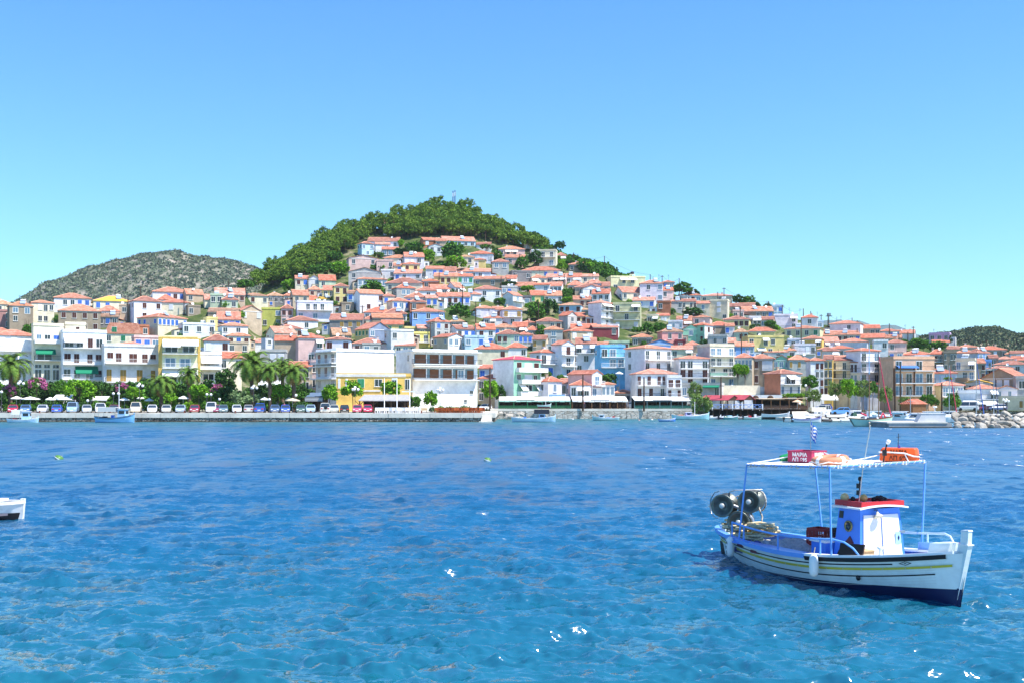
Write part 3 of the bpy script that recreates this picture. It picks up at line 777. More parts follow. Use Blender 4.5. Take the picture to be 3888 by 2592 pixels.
TABLE = """
A -40 125 238 280 345 0 ho C d.
A -60 100 330 345 520 0 F X d.d/d.d
A 105 320 250 295 545 0 ho S lL/d./..
A 322 530 238 265 490 0 hr C .wDd/.dd.
A 550 890 168 218 320 0 hr V .ddbb
A 595 985 278 345 560 0 hr S nnnn/..nn lm=the_brown_stone_mansion nosolar=1 | wide brown stone mansion with a red hip roof and four shuttered windows
A 985 1180 290 345 480 0 hr G ..
A 975 1165 362 400 500 0 go D .
A 940 1290 195 248 345 0 hy C bb.. lm=the_yellow_roofed_house | cream house under a bright yellow tiled roof with blue shutters
A 1185 1280 275 290 455 0 Fr T d/.
A 1338 1600 198 250 450 62 hr V .n.n/.n.. | lilac white house with brown shutters and red hip roof right of a tall pole
A 1575 1850 365 415 545 200 hr C bbbbb.b sw=bb.b | cream house with a band of blue framed windows and blue side shutters
A 1055 1390 458 568 690 0 mr C d.g.. !w,1115,500,1165,560,g lm=the_mansard_roofed_house dep=6 | cream house with a steep red mansard roof and green dormer shutters
A 1250 1475 490 495 640 60 F R - | unfinished bare red brick house beside the mansard roof
A 1140 1440 650 685 745 0 hr P - D=262
A 1340 1580 600 606 740 0 F P - D=268
A -60 115 510 560 660 0 hr C -
A -30 330 530 588 1080 0 hr W - D=243 !w,10,600,60,680,w !w,110,600,170,680,w !b,-20,340,735,w !a,170,750,335,830,W !d,40,760,120,880,l !d,200,830,290,880,l !b,-20,335,895,s | white waterfront house with pale awning behind the leftmost palm
A 345 620 478 490 1090 0 F C - D=240 lm=the_cream_balcony_block n=apartment_building c=apartments !w,370,575,420,635,l !d,445,575,500,655,d !w,528,580,580,640,b !b,352,608,660,s !a,362,718,545,770,g !d,372,735,520,825,d !b,352,606,828,k !w,355,870,420,905,d !w,438,870,497,905,d !w,518,870,580,905,d !d,355,915,420,1025,d !d,438,915,497,1025,d !d,518,915,580,1025,d | tall cream apartment block with a dark green awning and tall ground windows
A 640 1045 545 555 1090 0 F W - D=238 lm=the_white_yellow_chair_block n=apartment_building c=apartments !a,650,600,822,660,W !d,655,640,740,700,d !d,765,640,830,700,d !d,868,610,918,705,n !d,945,615,1010,700,d !b,640,1030,708,k !w,650,762,715,832,n !d,740,762,792,858,n !d,863,765,915,860,n !w,940,768,1005,835,n !b,640,1028,868,w !a,752,888,962,965,g !w,645,915,712,990,d !d,740,920,800,1010,d !d,850,930,920,1010,d !w,935,925,1000,992,n !b,632,1035,1015,w | white four storey block with brown shutters and a green awning low down
A 655 840 470 478 552 0 F C ..n. D=245 dep=4 | small cream roof penthouse on top of the white four storey block
A 1052 1578 682 695 1090 0 F W - D=238 lm=the_wide_white_block n=apartment_building c=apartments !w,1078,752,1138,815,n !d,1157,755,1215,848,n !d,1280,760,1362,850,n !d,1403,762,1460,852,n !w,1480,765,1538,822,n !b,1062,1575,860,w !d,1072,915,1122,1040,y !d,1197,918,1258,1040,y !d,1352,918,1412,1040,y !d,1485,922,1532,1040,y !b,1062,1430,1042,k | wide white two storey block with ochre double doors under brown shutters
A 1590 1982 600 615 1090 0 F 3 - D=236 lm=the_ochre_balcony_block n=apartment_building c=apartments sc=O !s,1582,602,1615,1040,O,pier !s,1955,612,1978,1040,O,pier !s,1615,600,1955,622,O,beam !a,1622,622,1792,705,W !a,1798,622,1962,690,W !d,1640,690,1770,750,d !d,1810,690,1930,750,d !b,1620,1955,762,k !d,1640,805,1750,895,l !d,1780,810,1890,895,l !b,1620,1955,905,w !a,1618,918,1790,995,W !a,1796,918,1958,990,W !d,1650,990,1760,1060,d | yellow block framed by ochre piers with white awnings on every floor
B -45 325 108 158 245 0 hr W ..bnb. | white house with red hip roof and blue windows high above the ochre block
B 285 450 133 178 250 0 gr T d.
B 5 170 175 235 310 0 hr C -
B 30 300 228 262 385 0 hr C .w.w
B 300 420 290 300 390 0 F S d.
B 465 530 172 230 310 0 gr C .
B 520 640 180 186 345 0 F K .
B 635 790 185 235 350 0 hr K .d
B 570 860 123 180 250 0 gr T - | long red gable roof at the far left end of the pine slope
B 760 862 178 184 270 0 F L .
B 855 1088 168 195 315 0 ho C dn.d
B 1088 1255 162 195 300 0 ho D ddd
B 1250 1345 163 195 320 0 hr C dd
B 1340 1498 140 186 320 25 gr T dd
B 1485 1610 195 240 270 0 gr T -
B 1600 1720 205 225 270 0 gy Y -
B 1385 1735 245 258 450 0 F V wDDDw_/l.l.. lm=the_lilac_balcony_house | lilac two storey house with a full width balcony and flat roof
B 1500 1625 92 135 200 0 hr T nn
B 1030 1222 318 325 515 0 F E ..l/d.d lm=the_lime_yellow_house nosolar=1 | lime yellow flat roofed house with white framed windows
B 1222 1338 270 322 485 0 hr P nn/d.
B 985 1112 243 248 345 0 F T -
B 830 1030 290 345 530 80 fr T w.w/.
B 590 815 358 425 500 0 gr V bbbb
B 500 790 322 355 400 0 go S -
B 485 590 415 420 560 0 F Y d/b
B 255 560 440 478 610 0 F W d.d.d | low white house with wide dark shaded terrace right of the blue window band
B 640 890 458 492 640 0 hr W d.d./l.l.
B 690 912 545 592 675 0 hr C -
B 705 890 650 665 755 0 F T d.d
B 460 705 578 640 785 0 hr W w.n D=268 | white house with red hip roof and open brown shutters beside the ochre block
B 1160 1372 505 562 870 85 gr T ddd_/.l. sc=C | tan house with an iron balcony under two tiers of red roof
B 1160 1365 592 630 650 0 gr T - dep=2 D=266
B 890 1148 618 655 780 0 hr W ..bb
B 1395 1645 565 612 880 30 hr P ..~/.d~ lm=the_pink_awning_house D=262 | pale pink house with large white awnings and red hip roof
B 1290 1585 395 440 540 0 hr W ..d.
B 1185 1435 478 520 600 0 hr T -
B 1015 1262 718 745 1130 0 F G .ww/... D=250
B 622 828 752 805 1040 0 gr C d.d D=250
B 410 626 755 770 1090 0 F W - D=242 !a,430,785,628,865,W !d,450,865,520,900,d !b,412,622,915,s !w,445,960,557,1022,d | narrow white block with one big white awning right of the ochre block
B 1295 1525 848 895 1150 0 gr T .d/dd D=243
B 1520 1600 838 845 1150 0 F P d/d D=244
C 0 198 735 745 1140 -580 F W DDD/DDD/l.l dr=1.5 D=236 !o,-15,205,752 !o,-15,205,895 n=hotel_annex c=hotel !b,-15,205,860,w !b,-15,205,1010,w lm=the_white_hotel_annex nosolar=1 | white hotel annex with a huge blank sunlit side wall
C 965 1605 735 750 1290 185 F W - D=232 n=hotel c=hotel dr=.7 nosolar=1 lm=the_balconied_white_hotel !o,955,1625,752 !o,960,1602,892 !r,978,772,1572,862 !r,968,910,1568,1002 !s,985,775,1090,860,F,sliding_door !s,1130,775,1215,860,F,sliding_door !s,1260,778,1345,863,F,sliding_door !s,1385,780,1470,865,F,sliding_door !s,1500,780,1565,867,F,sliding_door !d,1030,775,1090,850,l !d,1185,778,1225,850,l !d,1300,778,1350,850,l !d,1430,780,1475,850,l !b,955,1630,868,k !s,975,915,1090,1000,F,sliding_door !s,1130,918,1215,1003,F,sliding_door !s,1260,920,1345,1005,F,sliding_door !s,1385,922,1400,1007,F,sliding_door !s,1500,925,1562,1010,F,sliding_door !d,1030,912,1090,1000,l !d,1180,915,1225,1000,l !d,1300,918,1350,1000,l !d,1405,920,1470,1000,l !b,960,1602,1020,k !s,1222,755,1230,1010,W,pier !s,1092,755,1100,1010,W,pier !s,1347,755,1355,1010,W,pier !s,1470,755,1478,1010,W,pier !w,1528,1125,1560,1160,d !w,1470,1215,1498,1245,d | white hotel with two long balcony floors over a blank pale wall
C 205 940 965 985 1200 0 F O - D=222 dep=6 n=taverna c=taverna nosolar=1 sc=O !w,222,1010,245,1100,w !w,295,1010,320,1090,w !d,412,1008,482,1100,g !w,580,1012,658,1085,d !s,200,965,890,990,W,fascia !s,470,1122,640,1136,W,shelf !w,750,1012,800,1060,d !d,880,1010,935,1120,d | yellow taverna with flat white roof edge in front of the hotel annex
C 95 335 600 628 745 0 hr V n.n D=265
C 165 350 520 580 670 0 go S .d
C 135 460 378 432 560 0 gr D .yyy | dark grey house with ochre framed doors under a long red roof
C 455 628 392 430 500 0 hr D ..
C 525 745 455 525 660 140 fr H l.l sc=Y sw=gggg lm=the_slate_blue_gable | slate blue gabled house with a yellow flank and green shutters
C 650 868 440 475 560 0 gr Y .g.g
C 365 715 612 668 765 0 hr P n... sc=Q
C 460 640 668 674 770 0 F G ..
C 745 970 535 542 760 70 F W d../.
C 785 990 658 685 765 0 gr C -
C 880 1055 508 514 600 0 F Y .d. 
C 970 1130 560 567 700 0 F 2 dD_ lm=the_small_yellow_balcony_house | small bright yellow house with an iron balcony above the hotel
C 1310 1475 568 605 740 150 fr W ll. sc=T sw=l.l | white front gabled house with a tan flank and pale windows above the hotel
C 1395 1590 490 525 610 80 gr V dbb
C 1480 1670 595 602 740 0 F L l.b lm=the_pale_blue_terrace_house | pale blue flat house with a terrace above the hotel
C 1595 1780 475 525 670 20 gr W nd/.b
C 1180 1330 410 452 610 85 hr G bn/dd
C 1330 1465 415 450 520 0 ho S d.
C 955 1275 316 352 520 30 hr B d.d.d lm=the_bright_blue_house nosolar=1 | bright blue house with grey shutters and a shallow red roof
C 1010 1180 486 515 610 0 gr S d.
C 760 935 215 248 365 60 hr W bLb sc=C sw=.. | white house with three light blue shuttered openings
C 935 1090 215 258 365 0 hr R d.
C 480 760 305 360 420 0 hr W .
C 665 900 318 375 450 0 hr W .
C 560 860 375 412 500 0 go S .d.
C 435 668 138 172 355 62 gr W ...n/.n.n sw=.. lm=the_blank_white_house nosolar=1 | tall almost blank white house with three small brown windows
C 668 780 168 200 330 0 hr C b.
C 310 440 145 170 285 0 go L b.
C 180 320 68 100 280 0 hr Y nN/nN
C 65 185 95 135 255 0 gr Y dd
C 255 375 265 270 360 0 F S d
C 415 700 0 30 140 30 hr W llllll | white house with a glazed sunroom front above the dome shaped tree
C 690 1050 15 70 165 0 hr C d.d.
C 958 1052 28 34 125 0 F G d
C 1055 1215 25 48 125 0 hr R d.
C 800 985 78 118 240 50 hr G .ll.
C 985 1195 106 145 215 0 hr W ..d.
C 1140 1355 88 125 185 0 gr P d~d~
C 1375 1468 65 108 180 80 gr W d~
C 1215 1300 168 198 310 40 gr W d
C 1300 1530 165 200 295 0 gr V nnbb
C 880 1090 160 210 320 0 hr C ..
C 1090 1210 190 215 335 0 gr C bb
T 478 555 380 395 475 28 hr L l.l/.l. lm=the_pale_blue_hill_house | pale blue three storey house by the pines
T 515 722 355 378 428 0 gr V ..dd
T 568 665 388 398 460 0 gr W .d
T 610 720 418 432 480 0 gr D ..
T 392 582 468 490 570 0 fr P d.d lm=the_pink_gabled_house | pale pink front gabled house with two doors on the upper hillside
T 625 800 468 490 555 0 ho C d.n.
T 760 890 455 480 560 0 gr V .d
T 575 685 505 508 570 0 F P .
T 690 760 525 540 585 0 gr T b
T 750 860 515 530 605 0 hr Y nn
T 390 600 552 580 695 0 fo G d..
T 605 700 560 572 630 0 F W .d
T 690 870 568 590 645 0 gr V bd.d
T 38 125 608 625 720 0 gr C ..
T 125 197 602 625 700 0 fo W .l
T 195 305 603 635 700 0 gr K d.
T 622 700 243 262 330 0 gr W .d n=church c=church nosolar=1 lm=the_church_among_pines | small white church with red roof standing among the pines
T 885 1030 358 372 408 0 gr R w.d
T 965 1035 362 376 418 0 gr T d.
T 1015 1230 350 375 412 0 gr L ..ddd
T 920 1010 395 410 478 0 fr W dd
T 1235 1330 388 400 438 0 gr W .d
T 1185 1345 442 462 508 0 hr V .w.w
T 1108 1220 470 482 565 0 ho C dd
T 1215 1295 490 500 572 0 hr Y d.
T 1340 1450 495 515 605 0 hr G ll/.
T 1380 1555 410 432 485 0 hr P d~~. lm=the_double_awning_house | pale pink house with two white awnings below the pine wood
T 1425 1560 470 486 540 0 gr P d.
T 1650 1760 435 440 555 0 F C dd_/.l_ lm=the_cream_hill_block | cream flat roofed hillside block with stacked balconies
T 1755 1830 450 475 528 0 hr C d~
T 1845 1980 515 532 575 0 hr S d.d
T 1860 1960 495 510 530 0 hr S -
T 1550 1640 385 395 432 0 gr C w.
T 1600 1660 432 440 510 0 F W .d
T 900 1020 545 560 630 0 gr W .bb
T 1015 1100 550 575 630 0 gr W bb
T 1100 1330 560 578 618 0 gr L ..dd. | long low pale blue house with red roof beside a bushy tree
T 955 1110 590 610 680 0 gr Y .nn. | yellow house with two dark shutters in the middle of the hill
T 1110 1215 595 610 670 0 gr L glg
T 1215 1420 612 628 680 0 gr S d.d.
T 1430 1500 605 625 662 0 gr W d~
T 1470 1600 573 580 660 0 F D d.d
T 1535 1790 545 572 612 0 hr C ..bb
T 1600 1700 600 622 670 0 hr C ~d
T 1695 1830 597 615 655 0 gr P d~~
T 1815 1930 592 615 650 0 gr W d~
T 1925 2045 597 610 650 0 gr C d.
D 410 610 63 98 145 0 gr P d.
D 745 870 60 95 175 0 gr W ddd | white house with three tall black windows right of a low roof
D 600 750 70 85 170 0 gr W .l
D 5 268 92 130 250 0 hr W .d.d
D -70 70 150 180 260 0 hr W l.
D 272 430 100 108 210 0 F G .
D 385 480 160 190 305 100 gr W l_/. 
D 482 570 190 205 280 0 F D l
D 565 700 145 185 275 0 gr Y g.g
D 700 872 150 190 275 0 gr W d..d
D 845 1060 262 288 380 0 ho L nn.n
D 1262 1378 240 268 500 130 hr W ~_/d_/d_ lm=the_narrow_balcony_tower sw=.. nosolar=1 | narrow tall white house with three stacked balconies and a blank flank
D 1380 1650 265 274 525 0 F I d.~_/.d._/w.w_ lm=the_olive_balcony_block n=apartment_building c=apartments | olive cream three storey balcony block with white awning
D 1170 1345 130 172 265 0 gr W ddd
D 1080 1250 85 120 210 0 fr W .d.
D 1000 1265 70 110 190 0 hr T d.
D 930 1100 45 90 170 0 hr T -
D 1100 1275 30 70 120 0 hr P -
D 1270 1350 60 95 170 0 gr P d
D 1360 1700 0 10 135 0 F 3 .~~./d..d_ n=villa lm=the_yellow_hilltop_villa | wide yellow hilltop villa with white awnings and rooftop tank
D 1475 1720 110 160 250 90 gr C d.d.d sc=W
D 985 1160 200 230 320 0 gr T .nn
D 960 1160 315 335 375 0 ho S -
D 930 1020 350 390 535 90 fr G d/d sw=..
D 1015 1110 365 395 495 0 gr Y nn
D 1110 1255 375 405 500 0 ho G nnn
D 285 478 298 332 485 30 hr V y.y_/d lm=the_lilac_ochre_window_house | lilac white two storey house with two ochre shutters over a balcony
D 15 205 290 320 420 0 hr V w.w
D 195 300 305 330 420 0 gr W n
D 95 280 388 415 490 0 hr W d~.
D 480 610 438 460 505 0 hr S .
D 620 870 408 450 535 0 hr T ..dn
D 700 880 495 530 680 0 ho G .l./.l. | grey house with an umbrella on its upper balcony
D 960 1180 510 545 680 90 hr T w.w lm=the_pilastered_tan_house | tan house with white corner pilasters and two white shutters
D 960 1215 475 515 580 0 gr P -
D 1180 1430 485 505 620 0 gr M ..d
D 1320 1425 483 490 610 0 F W .d
D 225 448 530 575 700 0 hr K nn.l
D 440 580 548 580 710 0 hr G bbb lm=the_blue_shutter_house | grey house with three bright blue shutters
D 580 715 590 625 750 0 gr T y.y
D 190 420 470 510 580 0 ho T -
D 375 525 458 500 575 0 gr S d~
D 525 650 492 535 610 0 hr S d.
D 10 340 660 720 910 0 hr C ..n
D 320 525 655 705 810 0 hr W ..d
D 395 660 785 825 1210 210 hk A - sc=W D=241 n=apartment_building c=apartments lm=the_sea_green_block nosolar=1 sw=.. !w,422,848,472,905,n !w,500,855,578,905,w !w,592,850,645,920,n !b,412,698,940,s !w,424,965,465,1020,d !w,500,968,578,1022,w !w,590,972,625,1040,d !b,440,700,1055,s !a,440,1062,500,1130,W !a,600,1065,705,1135,W !d,500,1070,578,1130,d !b,430,700,1172,s | sea green waterfront block with a crimson roof and white balconies
D 660 858 720 755 1010 110 hr W d.~_/.bb lm=the_blue_door_house D=262 | white house with a pair of blue doors under a white awning
D 870 1000 635 675 1010 100 fr W n_/d_/d lm=the_tall_white_gable D=262 sw=.. | tall narrow white gabled house with three balconies facing the sea
D 1010 1215 615 665 960 0 gr W ~.~_/.d./d.. D=266 | tall white house with slanted white awnings beside the sky blue house
D 1255 1500 690 700 1010 60 F Z dl._/.ll_/... D=258 n=apartment_building c=apartments lm=the_sky_blue_house | sky blue three storey house with white balconies
D 1290 1540 600 652 720 0 F K ..
D 1195 1320 655 685 730 0 gr T -
D 40 285 968 1012 1250 0 hr T d..d/d... D=243 | old tan house with red hip roof between the hotel and green block
D 50 185 880 910 1020 0 gr W - D=258
D 735 870 990 1040 1210 75 hr V .l. D=241 !s,745,1165,960,1188,B,shop_sign !s,900,1160,940,1185,W,sign_board | grey white house with one framed window above a blue shop sign
D 865 970 1015 1055 1210 0 gr G d~ D=245
D 1170 1270 930 965 1210 240 fr W l_/l. dr=1.9 sc=P D=240 n=restaurant c=restaurant lm=the_pink_gabled_restaurant sw=.. nosolar=1 !s,1180,1072,1272,1094,M,shop_sign | narrow white gabled front with pink flank and a maroon sign
D 955 1150 1020 1075 1210 0 hr W d~~ D=236
D 1265 1395 1045 1070 1210 0 hr W lll D=241
D 1385 1590 1115 1155 1220 0 hr T .d D=252
E 78 305 38 72 275 0 hr V .d.l/.l.l lm=the_lilac_ridge_house | lilac white two storey house on the ridge with dark stairwell bay
E 300 420 38 60 130 0 hr P .
E 300 410 115 140 260 0 gr P d.
E 5 220 212 240 315 0 gr W .b.b
E 250 380 250 257 375 0 F R d.
E 355 500 235 250 365 0 hr G ..d
E 500 640 230 250 350 0 gr C d.dd
E 480 680 157 190 250 0 hr W .
E 440 550 195 202 245 0 F W d
E 640 770 250 270 415 0 gr C .l.
E 775 945 235 242 430 0 F C .w./.w./..d lm=the_cream_ridge_block | cream three storey block with white shutters near the ridge
E 680 990 172 195 255 0 hr C d.d.
E 945 1210 270 300 355 0 gr T .
E 1100 1400 305 345 415 0 gr S .
E 1390 1500 290 294 360 0 F L .
E 1000 1110 333 345 415 0 F P .
E 905 1160 395 430 525 0 hr Y ..nnn | yellow house with three brown shutters left of a white terrace
E 1160 1280 400 408 510 0 F W d~~
E 1275 1400 405 430 530 0 gr T .
E 1410 1640 380 388 525 0 F V ..~/..d_ lm=the_white_terrace_block | lilac white block with plain left half and awning terrace at the ridge
E 515 770 378 410 485 0 hr P .d.
E 255 375 373 390 460 0 gr C .ww.
E 440 590 400 440 505 0 gr C d~
E 145 260 385 392 455 0 F C d~
E 360 500 440 450 525 0 F V .l.l
E 720 800 458 488 665 110 hr W n/n sc=N sw=.n/.n lm=the_mint_green_house | mint green flanked house with white front and brown windows
E 505 665 478 520 650 0 fr N .l.
E 300 500 505 550 690 50 ho Q .d.d lm=the_salmon_pink_house sw=.. | salmon pink house with weathered roof and dark windows
E 765 1010 448 490 610 0 hr S d..
E 925 1015 470 495 630 0 gr W b.
E 1015 1150 515 555 670 0 ho K .nn
E 1155 1500 545 602 800 0 F Y d.~d./.~d._ lm=the_yellow_terraced_house | big yellow terraced house with brown canopies and iron balconies
E 1165 1415 505 545 610 0 hr Y .d.. dep=5
E 1300 1540 710 750 810 0 hr W d.d.
E 1480 1620 705 735 805 0 hr W .
E 1030 1210 655 690 800 0 gr B ..ll
E 945 1030 615 650 710 0 gr T .
E 775 1012 675 692 1095 125 F C ll.l_/dd.d_/d.dd_/l..l D=255 n=apartment_building c=apartments lm=the_tall_cream_block sc=G sw=.. nosolar=1 !s,775,950,945,978,A,balcony_cloth | tall cream waterfront block with a bare grey flank and green balcony cloth
E 755 940 585 592 710 0 F G .d.d
E 128 390 680 715 960 200 hr W d.d.d_/d.d.d_ D=252 n=apartment_building c=apartments lm=the_white_shuttered_block sw=d./d. nosolar=1 | white block with two rows of small dark doors and separate balconies
E 150 410 622 670 710 0 fr B .
E 0 200 570 605 690 0 ho S d.d
E 390 600 690 720 810 0 gr C d.~
E 530 650 640 680 780 0 hr S d
E 425 530 625 640 710 0 F M d
E 470 758 785 815 1085 80 hr W dd.d_/nn.n_/.n.n D=252 sw=.. n=apartment_building c=apartments lm=the_brown_glazed_block | white block with brown glazed balconies and a red tile roof
E 48 440 913 965 1210 70 hr W n.n.nn.n_/n.n.dd._ D=242 sw=.. n=guesthouse c=guesthouse lm=the_low_white_guesthouse | long low white guesthouse with brown shutters above the tavern awning
E 350 490 990 1000 1210 0 F W nN_/n.n_ D=240
E 490 870 1062 1075 1230 0 F G l.d..d D=243 !a,710,1075,865,1095,g | low grey cafe front with green canopy behind the tamarisk
E 1015 1190 758 805 1100 0 hr C lllll_/... D=256 sc=T | cream house with a glazed upper gallery draped in ivy
E 1165 1400 770 815 1100 0 hr S .n.n./.n.n. D=258 !s,1290,835,1390,930,W,bay_window !w,1298,850,1328,905,l !w,1328,850,1358,905,l !w,1358,850,1386,905,l | brown stone house with a white bay window
E 1400 1565 780 825 960 0 fr A lll lm=the_green_gabled_house | green house with white pediment and three tall white windows
E 1560 1760 780 825 985 0 hr G y.y.y | grey house with three tall ochre shutters right of the green gable
E 1478 1672 920 965 1175 160 hr W .~~._/l.l.l_ sc=R sw=.. D=244 lm=the_brick_flanked_house | white balcony house with a bare red brick flank
F 115 270 380 410 505 0 hr W .d.
F 260 330 440 447 515 0 F L l
F 400 690 438 470 600 0 hr W ..d./.dd. lm=the_white_hip_ridge_house | wide white house with a broad red hip roof on the right ridge
F 685 890 485 515 605 0 gr S d.dd
F 890 1080 520 545 605 0 hr W d.bb
F 1060 1230 535 565 615 0 gr W ..
F -50 290 490 520 620 0 hr I dddg
F 285 430 550 585 630 0 gr T .
F 350 690 545 580 640 0 gr T .
F 130 310 588 620 740 0 hr O ..~
F 300 485 605 645 740 0 gr V .~.~
F 480 760 612 650 740 0 hr V w.w.w
F 680 930 572 610 670 0 gr T .
F 930 1100 582 610 660 0 gr T d.
F -20 190 610 627 705 0 F V d.
F 40 250 665 682 820 0 F V w.wd_ | lilac white terrace house with balustrade beside the tall dark pole
F 230 480 700 740 815 0 hr W d..~
F 390 620 685 715 800 0 hr G .d.
F 835 970 632 642 855 0 F W .d/.. lm=the_tall_white_cube n=house nosolar=1 | tall plain white cube house among red roofs on the right
F 970 1150 625 660 740 0 hr P d.
F 975 1120 740 747 850 0 F P .
F 1115 1400 735 770 860 0 hr J d.
F 705 885 710 738 1060 140 hr V d.l_/d.d_/d.d_ D=252 sw=.. | lilac white three storey house with dark corner openings behind the masts
F 205 335 805 835 1170 45 hr W .nn/.dd/..n/..n D=250 sw=.. | narrow tall white house with paired brown shutters left of ochre house
F 335 420 785 820 1170 0 gr O dd/dd_/dd/n. D=251 | narrow ochre house squeezed between two white houses
F 415 610 800 830 1080 0 gr C d.d._/d.d._/d D=254
F 600 700 840 850 1060 0 gr W nnn_/lll D=252
F 430 690 788 835 910 0 gr C - D=262
F 775 890 1035 1065 1180 0 hr V .. D=250
F 1040 1420 795 815 1190 140 F J d.d._/lDlD_/lDlD_ D=236 n=apartment_building c=apartments lm=the_peach_terraced_block sw=.. !s,1035,905,1050,1180,F,pier !s,1225,905,1240,1180,F,pier !a,1060,880,1250,900,B | peach terraced apartment block with dark brown piers
F 900 1110 838 865 960 0 gr J ~. D=250
G 405 635 362 372 455 0 F U .. lm=the_mauve_flat_house | mauve flat roofed house on the skyline right of the tall pole
G 450 640 445 470 540 0 gr W ..
G 620 760 520 550 615 0 gr T .
G 760 980 500 530 590 0 hr T .
G 985 1120 545 597 740 140 hr B ll_/. sc=V sw=d. lm=the_vivid_blue_house | vivid blue fronted house with a lilac flank on the right
G 720 990 560 595 700 0 hr V .dd.
G 1010 1310 515 560 655 0 hr S .d.w.d
G 410 592 552 610 810 20 hr S dndd_/dndd | dark stone house with white framed windows and small balcony
G 580 722 578 592 840 0 F S d.dd/d.d
G 235 400 630 638 800 0 F V .~~
G 85 400 570 620 720 0 hr P .
G 720 935 668 682 920 0 F C l.~_/.dl_ lm=the_cream_modern_house D=262 | cream modern house with angled bay and white awning
G 860 1065 668 715 920 0 gr S .n.n/.n.n
G 1065 1140 680 692 850 0 F B .d_
G 1120 1220 622 655 780 0 gr S d
G 1200 1390 635 670 740 0 hr T .
G 1310 1420 585 610 670 0 hr T .
G 1370 1560 575 600 680 0 gr V d.
G 1390 1560 635 680 740 0 gr T .
G 1180 1560 685 735 810 0 hr W ..dd.
G 1105 1400 748 780 860 0 hr S .
G 1040 1435 785 890 1150 -150 fr S .www./.d.dd. D=252 n=warehouse c=warehouse lm=the_dark_gabled_warehouse sw=.. nosolar=1 | large dark stone warehouse gable with tall white blind windows
G 350 715 780 838 975 0 hr L wwww.w D=258 lm=the_white_window_house | light blue house with a row of tall white shutters
G 560 805 935 980 1270 120 hr K lll_/... D=240 sw=l. lm=the_sage_corner_house | sage green corner house with pale blue shutters near the breakwater
G 760 1010 1052 1066 1270 0 F W .../lll D=236 | low white arcaded shop with rooftop balustrade
G 945 1200 970 1020 1260 75 hr W d.~_/~ D=236 sw=.. | white house with a long awning and red roof near the breakwater
G 845 1110 915 950 1060 0 fy T - D=250
G 720 850 905 917 1060 0 F S d.d D=254
G 1220 1440 985 1020 1150 0 fr V l.l. D=244
G 1240 1570 1120 1135 1270 0 F C .d..y. D=240
G 1440 1570 890 897 1140 0 F G d D=246
"""
for ln in TABLE.strip().splitlines():
    house(ln)

# labels for the houses that have no note of their own: looks first, then the nearest landmark
def house_labels():
    used = set(h['lab'] for h in HOUSES if h['lab'])
    lms = [h for h in HOUSES if h['lm']]
    for h in HOUSES:
        if h['lab']: h['o']['label'] = h['lab']; continue
        roof = {'h':{'r':'red hip roof','o':'weathered hip roof','y':'yellow roof','k':'crimson roof'},
                'g':{'r':'red gable roof','o':'weathered gable roof','y':'yellow roof'}, 'f':{'r':'red front gable','o':'weathered front gable','y':'pale front gable'},
                'm':{'r':'mansard roof'}, 'F':{'r':'flat roof'}}[h['rt']][h['rc'] if h['rt'] != 'F' else 'r']
        c = h['cnt']; wn_ = ''
        if c:
            k = max(c, key=c.get)
            wn_ = {'d':'dark windows','l':'glassy windows','w':'white shutters','b':'blue shutters','n':'brown shutters','g':'green shutters','y':'ochre shutters'}[k]
            if c[k] == 1: wn_ = wn_[:-1]
        cand = sorted(lms, key=lambda q: (q['px']-h['px'])**2 + 2*(q['py']-h['py'])**2)
        size = 'small ' if h['W'] < 5 else ('wide ' if h['W'] > 11 else ('tall ' if h['h'] > 6.5 else ''))
        done = False
        for q in cand[:6]:
            dx, dy = h['px']-q['px'], h['py']-q['py']
            if abs(dx) > 2.2*abs(dy): rel = 'right of' if dx > 0 else 'left of'
            elif abs(dy) > 2.2*abs(dx): rel = 'below' if dy > 0 else 'above'
            else: rel = ('lower ' if dy > 0 else 'upper ') + ('right of' if dx > 0 else 'left of')
            for sz in ('', size):
                s = f"{sz}{h['wc']} house, {roof}" + (f", {wn_}" if wn_ else "") + f", {rel} {q['lm'].replace('_',' ')}"
                if s not in used and len(s.replace(',', '').split()) <= 16:
                    used.add(s); h['o']['label'] = s; done = True; break
            if done: break
        if not done: print('NO LABEL', h['px'], h['py'])
house_labels()
print('houses', len(HOUSES))
